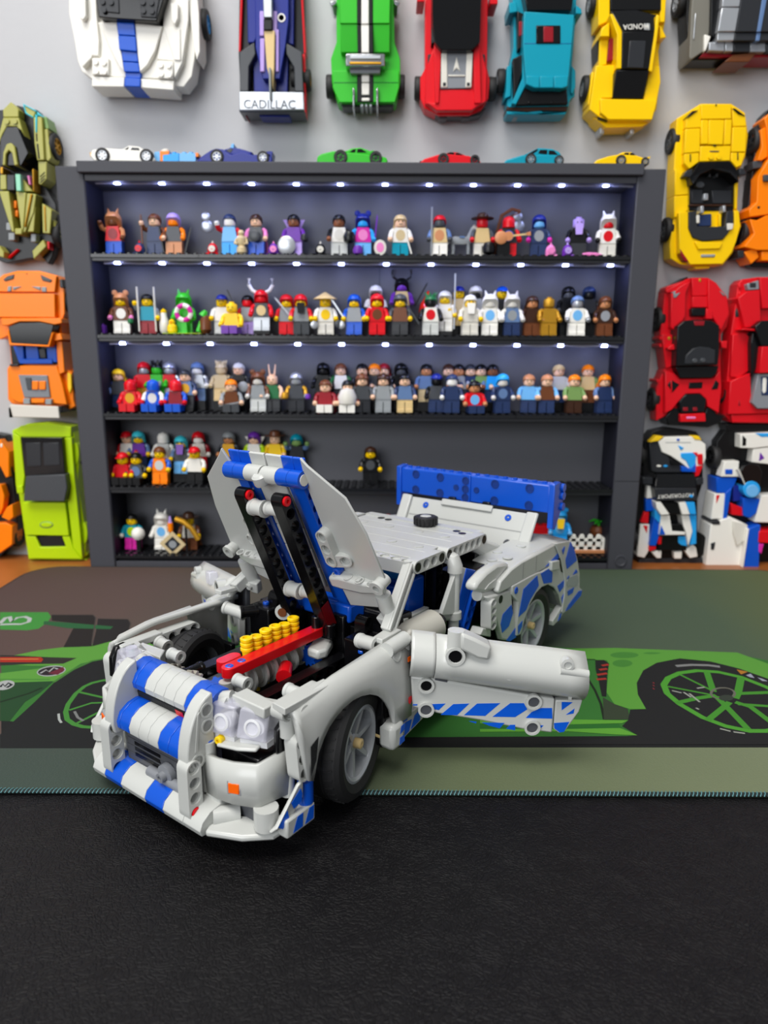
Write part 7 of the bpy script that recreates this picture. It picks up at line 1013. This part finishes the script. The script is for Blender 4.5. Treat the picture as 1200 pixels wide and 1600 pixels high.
a, b_ = pZ(628, 1003, 6.0), pZ(677, 976, 6.2); MB().lathe([(0, -.2), (.5, -.1), (.8, .25), (.92, .7), (.92, (b_ - a).length), (.7, (b_ - a).length + .05), (0, (b_ - a).length + .05)], a, b_ - a, 22).obj('silver_tank', mat('warm_light_grey', 'b2b0a6', .25), car); MB().cyl(b_, b_ + (b_ - a).normalized() * .7, .5, .45, 12).obj('tank_valve', M_BLK, car)
slab('cross_member', LG, [(-6.6, 5.0, 6.9), (-6.6, 4.6, 6.9), (-10.2, 3.9, 6.4), (-10.2, 4.3, 6.4)], (0, 0, -.5)); bx('door_sill', M_BLK, -13.5, -4.6, 4.4, 6.4, 1.4, 2.6); bx('door_sill', M_BLK, -13.5, -4.6, -6.4, -4.4, 1.4, 2.6); slab('sill_panel', BL, [(-5.2, 5.4, 6.2), (-5.2, 3.2, 6.2), (-7.6, 3.2, 6.4), (-7.6, 5.2, 6.4)], (0, 0, -.3))
bx('seat_shell', BL, -9.4, -8.6, -3.7, -.3, 3.0, 8.9, bev=.2); bx('seat_shell', BL, -9.9, -9.3, .3, 3.0, 3.0, 7.6, bev=.2); slab('seat_bolster', m_dg, [(-8.4, -.2, 5.2), (-7.9, -.2, 5.2), (-8.6, -.2, 9.2), (-9.2, -.2, 9.2)], (0, .8, 0), bev=.1); bx('centre_console', BL, -9.8, -7.4, -.3, .9, 2.4, 5.4, bev=.2)
# little steering wheel on the roof
p = pZ(665, 820, RZ + .05); sw = MB().lathe([(.5, 0), (.72, .05), (.78, .2), (.78, .5), (.7, .62), (.45, .62)], p, n=28).obj('roof_tyre', M_TYRE, car); MB().lathe([(.46, .1), (.46, .58), (.3, .66), (0, .66)], p, n=16).obj('roof_hub', LG, sw)
for k in range(18): a = k * math.pi / 9; MB(Matrix.Translation(p) @ Matrix.Rotation(a, 4, 'Z')).box(.74, .83, -.07, .07, .08, .56).obj('tread_block', M_TYRE, sw)
# --- rear body, traced on the outer side of the car
Q = lambda pts, y: [pY(730 + x / 6.3158, 820 + z / 6.3158, y) for x, z in pts]
def rear(M):
    yo = 7.35
    def sl(nm, m, pts, t=.5, y=yo, par=None, bev=.06): return slab(nm, m, Q(pts, y), (0, -t, 0), par, bev, M)
    sl('shoulder_arm', LG, [(80, 620), (112, 560), (200, 465), (300, 392), (400, 375), (425, 395), (390, 440), (300, 560), (298, 630), (180, 680), (92, 655)], .8, 7.0, None, .2)
    sl('shoulder_web', LG, [(180, 640), (215, 590), (290, 530), (285, 620)], .1, 7.06, None, .02)
    MB(M).cyl(pY(745, 930, 6.6), pY(775, 926, 6.6), .36, n=14).obj('shoulder_bar', LG, car)
    sh = sl('shoulder_panel', LG, [(305, 660), (335, 555), (440, 440), (540, 366), (670, 298), (880, 184), (905, 205), (935, 330), (905, 345), (830, 400), (700, 470), (620, 510), (445, 605), (400, 640), (322, 678)], .4, 7.3, None, .1)
    a = Q([(340, 545), (440, 440), (540, 366), (670, 298), (880, 184), (1000, 160)], 7.2); top = MB(M)
    top.loft([[p_, V((p_.x, 6.9, p_.z + .12)), V((p_.x, 5.6, p_.z + .22)), V((p_.x, 4.4, p_.z + .15)), V((p_.x, 4.4, p_.z - .3))] for p_ in a], False); o = top.obj('shoulder_top', LG, car, smooth=40); q = o.modifiers.new('skin', 'SOLIDIFY'); q.thickness = .002
    for p_ in (a[2], a[3]): MB(M).slab([V((p_.x + .02, 7.32, p_.z)), V((p_.x + .02, 7.32, p_.z - 1.1)), V((p_.x - .03, 7.32, p_.z - 1.1)), V((p_.x - .03, 7.32, p_.z))], (0, .012, 0)).obj('panel_seam', mat('seam_shadow', '8d8f8d', .5), sh)
    for k, (t_, y_) in enumerate(((.3, 5.6), (.55, 5.2), (.45, 6.3), (.8, 5.8))): i = int(t_ * 4); p_ = a[i].lerp(a[i + 1], t_ * 4 - i); MB(M).lathe([(.34, 0), (.34, .07), (.24, .09), (0, .09)], (p_.x, y_, p_.z + .2), n=14).obj('top_stud', LG, o)
    fp = sl('flank_panel', LG, [(195, 715), (300, 684), (440, 640), (452, 830), (480, 960), (500, 1060), (420, 1152), (340, 1135), (262, 830)], .4, 7.2, None, .12)
    beam(Q([(214, 762)], 7.0)[0] * 1 if M is None else MIR @ Q([(214, 762)], 7.0)[0], (Q([(212, 985)], 7.0)[0] if M is None else MIR @ Q([(212, 985)], 7.0)[0]), (0, 1, 0), LG, name='flank_beam', n=4)
    sl('flank_foot', LG, [(160, 1020), (235, 1030), (235, 1110), (130, 1090)], .8, 7.0); MB(M).lathe([(.26, 0), (.26, .015), (0, .015)], Q([(331, 735)], 7.21)[0], (0, 1, 0), 14).obj('open_hole', M_BLK, fp)
    fe = sl('rear_fender', LG, [(445, 606), (620, 508), (690, 474), (740, 460), (830, 404), (905, 345), (940, 400), (972, 540), (968, 700), (940, 800), (930, 800), (905, 690), (860, 620), (800, 592), (735, 620), (680, 680), (620, 790), (570, 930), (530, 1085), (490, 1100), (500, 900), (505, 760), (450, 690)], .45, yo, None, .08)
    aw = Q([(930, 800), (905, 690), (860, 620), (800, 592), (735, 620), (680, 680), (620, 790), (570, 930), (530, 1085)], yo); ar = MB(M); ar.loft([[V((p_.x, yo - .05, p_.z)), V((p_.x, 5.2, p_.z))] for p_ in aw], False); ar.obj('arch_liner', mat('liner_grey', '6e7072', .4), car)
    rp = sl('rear_panel', LG, [(880, 184), (1016, 158), (1060, 240), (1090, 340), (1112, 480), (1112, 620), (1140, 640), (1120, 700), (1010, 830), (945, 880), (920, 930), (850, 1000), (846, 950), (940, 800), (968, 700), (972, 540), (940, 330)], .5, yo - .02, None, .06)
    sl('panel_rib', LG, [(870, 186), (905, 200), (945, 330), (985, 545), (975, 720), (945, 880), (935, 860), (962, 700), (966, 545), (926, 335)], .1, yo + .1, rp, .03); sl('lamp_block', LG, [(838, 365), (915, 350), (915, 440), (838, 455)], .35, yo + .2, fe, .06); sl('lamp_gap', M_BLK, [(905, 330), (925, 330), (955, 480), (930, 460)], .05, yo + .05, rp, 0); sl('tail_lamp', mat('silver_film', 'c9ccd2', .2, .5), [(985, 560), (1000, 520), (1090, 490), (1100, 560), (1085, 600), (990, 610)], .03, yo + .02, rp, 0)
    for par, y_, pts in ((sh, 7.31, [(770, 415), (900, 275), (902, 340), (830, 395)]), (rp, yo, [(935, 250), (962, 212), (960, 250), (946, 292)]), (rp, yo, [(972, 345), (1020, 168), (1055, 240), (1080, 350), (985, 435), (975, 390)]), (fe, yo + .01, [(725, 482), (800, 435), (840, 470), (835, 568), (755, 580)]), (fe, yo + .01, [(555, 635), (690, 500), (705, 600), (620, 740), (580, 840), (505, 910)]), (fp, 7.21, [(350, 885), (435, 790), (450, 870), (410, 1000), (345, 1065), (330, 980)]), (fp, 7.21, [(385, 1142), (480, 1010), (482, 1108), (420, 1148)]), (fe, yo + .01, [(500, 1000), (545, 945), (540, 1000), (505, 1080)]), (fe, yo + .01, [(890, 605), (960, 540), (965, 590), (910, 665)]), (fe, yo + .01, [(930, 720), (960, 660), (960, 780), (938, 790)]), (rp, yo, [(990, 655), (1055, 615), (1040, 670), (995, 700)]), (rp, yo, [(970, 850), (1000, 790), (1100, 655), (1132, 648), (1120, 698), (1010, 828)]), (rp, yo, [(1040, 495), (1075, 440), (1090, 470)]), (rp, yo, [(895, 950), (915, 880), (930, 870), (920, 920)]), (rp, yo, [(985, 530), (1005, 500), (1005, 525), (990, 540)])): sl('blue_sticker', M_ST, pts, -.02, y_, par, 0)
    pin('blue_pin', BL, (Q([(483, 648)], yo)[0] if M is None else MIR @ Q([(483, 648)], yo)[0]), (Q([(483, 648)], yo)[0] + V((0, .05, 0)) if M is None else MIR @ (Q([(483, 648)], yo)[0] + V((0, .05, 0)))), .24)
    # inner arm by the boot
    bx('inner_panel', M_BLK, -16.5, -12.0, 3.6, 5.6, 2.2, 8.2, bev=.15, M=M)
    slab('boot_corner', LG, [pY(740 + dx, 838 + dy, 4.6) for dx, dy in ((0, 4), (8, 0), (46, 14), (48, 34), (30, 42), (4, 24))], (0, -1.4, 0), bev=.25, M=M)
for M in (None, MIR): rear(M)
bx('boot_floor', M_BLK, -24.5, -15.8, -4.6, 4.6, 5.6, 6.2); bx('tail_panel', LG, -25.8, -25.1, -6.6, 6.6, 2.2, 7.4, bev=.2); bx('cabin_rear', M_BLK, -16.4, -15.6, -4.4, 4.4, 2, 8.6)
# --- boot lid and rear wing
lp = lambda s, y: V((-20.4 - 1.6 * s, y, 7.5 + 2.75 * s)); LNn = V((.864, 0, .503))
lid = slab('boot_lid', LG, [lp(0, -5.1), lp(0, 5.1), lp(1, 5.3), lp(1, -5.3)], -LNn * .4, bev=.1)
for s in (1, -1):
    slab('lid_edge', LG, [lp(-.12, 4.9 * s), lp(-.12, 5.8 * s), lp(1.02, 5.9 * s), lp(1.02, 5.0 * s)], LNn * .28, lid, .12); MB().lathe([(.3, 0), (.3, .06), (.2, .06), (.2, .02), (0, .02)], lp(.22, 4.1 * s), LNn, 14).obj('pin_hole', m_dg, lid); pin('blue_pin', BL, lp(.82, 3.6 * s), lp(.82, 3.6 * s) + LNn * .07, .26)
    bx('wing_stay', M_BLK, -22.7, -22.1, 1.5 * s - .3, 1.5 * s + .3, 9.7, 10.6)
slab('lid_seam', mat('seam_shadow', '8d8f8d', .5), [lp(.52, -4.9), lp(.52, 4.9), lp(.55, 4.9), lp(.55, -4.9)], LNn * .01, lid, 0); slab('lid_tile', LG, [lp(.88, -2.2), lp(.88, 2.2), lp(1.04, 2.2), lp(1.04, -2.2)], LNn * .2, lid, .06)
WX = -22.35
wing = MB().prism([(WX, -6.45, 10.35), (WX, -6.45, 12.4), (WX - .9, -6.45, 12.5), (WX - 1.1, -6.45, 10.6)], [(WX, 6.45, 10.35), (WX, 6.45, 12.4), (WX - .9, 6.45, 12.5), (WX - 1.1, 6.45, 10.6)]).obj('rear_wing', BL, car, bevel=.1)
for s in (1, -1):
    ep = [(WX + .12, 12.5), (WX + .12, 9.3), (WX - .35, 9.15), (WX - 1.5, 10.7), (WX - 1.6, 12.2), (WX - .8, 12.6)]; MB().prism([(x, 6.4 * s, z) for x, z in ep], [(x, 6.85 * s, z) for x, z in ep]).obj('wing_end_plate', BL, wing, bevel=.06)
    for z in (10.7, 11.5, 12.1): MB().cyl((WX - 1.3, 6.3 * s, z), (WX - 1.3, 7.0 * s, z), .3, n=14).obj('end_stud', BL, wing)
m_bd = mat('deep_blue_hole', '07307c', .4)
for y in (-5.0, -2.7, 2.1, 4.9):
    for z in (10.75, 12.0): MB().lathe([(.32, 0), (.34, .05), (.25, .05), (.24, .01), (0, .01)], (WX, y, z), (1, 0, 0), 18).obj('wing_hole', m_bd, wing)
slab('wing_centre_block', BL, [(WX, -.75, 10.3), (WX, .05, 10.3), (WX, .05, 12.45), (WX, -.75, 12.45)], (.12, 0, 0), wing, .04)
for z in (10.7, 11.35, 12.0): MB().lathe([(.3, 0), (.31, .05), (.23, .05), (.22, .01), (0, .01)], (WX + .12, -.35, z), (1, 0, 0), 16).obj('wing_hole', m_bd, wing)
for y in (-1.25, .55): MB().lathe([(.24, 0), (.24, .04), (.12, .04), (0, .02)], (WX, y, 11.35), (1, 0, 0), 14).obj('wing_hole', m_bd, wing)
for k in range(16): MB().lathe([(.18, 0), (.18, .1), (0, .1)], (WX - .5, -5.9 + .78 * k, 12.45), n=10).obj('wing_stud', BL, wing)
# --- doors, swung open
DY = 33.9; dw = lambda x, y, o=0: loc(at_y(580 + x / 3.333, 900 + y / 3.333, DY) - V((0, o, 0)))
dn = loc(CO + V((0, -1, 0)))       # outward direction of the open door in car coordinates
def door(M):
    def sl(nm, m, pts, o, t, par=None, bev=.05): return slab(nm, m, [dw(x, y, o) for x, y in pts], -dn * t, par, bev, M)
    def shell(nm, tl, bl, tr, br_, bulge, par=None):
        rows = []
        for u in range(9):
            u /= 8; a, b_ = V(tl).lerp(V(tr), u), V(bl).lerp(V(br_), u); row = []
            for k in range(11):
                t = k / 10; p_ = a.lerp(b_, t); row.append(dw(p_.x, p_.y) + dn * (bulge * (math.sin(math.pi * (.1 + .75 * t)) - .5)))
            rows.append(row)
        o = MB(M).loft(rows, False).obj(nm, LG, par or car, smooth=60); q = o.modifiers.new('skin', 'SOLIDIFY'); q.thickness = .003; q.offset = 0; return o
    d = shell('door', (338, 318, 0), (325, 525, 0), (1117, 412, 0), (1105, 636, 0), 1.5); shell('door_front_panel', (212, 298, 0), (198, 515, 0), (336, 312, 0), (322, 523, 0), 1.5, d)
    lo = sl('door_lower', LG, [(205, 510), (390, 535), (820, 610), (952, 628), (938, 806), (780, 786), (560, 740), (350, 706), (215, 672)], .25, .5, d, .1); sl('door_corner', LG, [(956, 640), (1098, 640), (1080, 700), (1008, 800), (975, 812), (945, 790)], .15, .4, d, .07)
    cr_ = [(988, 648), (1045, 650), (988, 692)], [(1010, 715), (1055, 682), (1050, 708)], [(948, 758), (1028, 752), (1000, 803), (978, 806), (950, 785)]
    for q in cr_: sl('blue_sticker', M_ST, q, .165, .02, lo, 0)
    for q in ([(216, 656), (240, 655), (238, 662), (216, 662)], [(312, 655), (385, 652), (350, 686), (322, 680)], [(360, 710), (425, 655), (508, 652), (445, 712)], [(480, 712), (548, 652), (668, 650), (590, 716)], [(628, 720), (720, 650), (790, 650), (808, 682), (745, 722)], [(800, 726), (830, 696), (880, 675), (936, 675), (938, 730)], [(505, 742), (545, 746), (543, 754), (520, 748)], [(572, 750), (690, 752), (665, 780), (610, 766)], [(698, 782), (720, 762), (745, 762), (745, 790)], [(865, 765), (892, 765), (876, 780)]): sl('blue_sticker', M_ST, q, .262, .015, lo, 0)
    for x, y, c_ in ((285, 556, M_BLK), (284, 680, m_dg), (840, 640, m_dg), (832, 772, m_dg)):
        MB(M).lathe([(.42, -.1), (.42, .16), (.3, .16), (.28, .04), (0, .04)], dw(x, y, .25), dn, 18).obj('door_bush', LG, lo); MB(M).lathe([(.27, 0), (.27, .06), (0, .06)], dw(x, y, .28), dn, 14).obj('bush_hole', c_, lo)
    sl('door_slot', m_dg, [(330, 522), (395, 534), (392, 542), (330, 530)], .27, .05, d, 0)
    # mirror arm, knobs and handle
    if M: MB(M).prism([dw(x, y, .9) for x, y in ((600, 330), (700, 345), (690, 430), (590, 415))], [dw(x, y, .3) for x, y in ((600, 330), (700, 345), (690, 430), (590, 415))]).obj('mirror_lamp', M_CLEAR, d, bevel=.08)
    else: MB(M).cyl(dw(438, 262, .5) , dw(432, 350, .5), .42, n=18).obj('mirror_post', LG, d); sl('mirror_arm', LG, [(458, 258), (530, 288), (615, 330), (600, 400), (540, 390), (455, 345)], 1.0, 1.0, d, .15)
    MB(M).lathe([(.5, -.4), (.5, .2), (.36, .2), (.34, .06), (0, .06)], dw(430, 384, .72), dn, 18).obj('mirror_bush', LG, d); MB(M).lathe([(.32, 0), (.32, .03), (0, .03)], dw(430, 384, .82), dn, 14).obj('bush_hole', M_BLK, d)
    MB(M).lathe([(.34, 0), (.34, .4), (.2, .42), (.18, .34), (0, .34)], dw(1005, 432, .38), dn, 18).obj('lock_knob', LG, d); MB(M).cyl(dw(968, 462, .62), dw(1112, 486, .58), .24, n=14).obj('door_handle', LG, d); MB(M).lathe([(.2, 0), (.22, .05), (.14, .06), (0, .06)], dw(707, 486, .8), dn, 14).obj('door_dimple', LG, d)
    sl('clip', LG, [(640, 690), (660, 690)][:0] + [(1020, 610), (1038, 612), (1036, 632), (1020, 630)], .3, .2, d, 0)
    # inner frame of the door
    sl('door_inner', m_dg, [(230, 330), (1080, 440), (1070, 620), (940, 780), (240, 660)], -.35, .35, d, .1)
RD7 = Matrix.Translation((-4.2, -5.7, -.1)) @ Matrix.Rotation(math.radians(13), 4, 'Z') @ Matrix.Translation((3.6, 7.2, 0)) @ MIR
for M in (None, RD7): door(M)
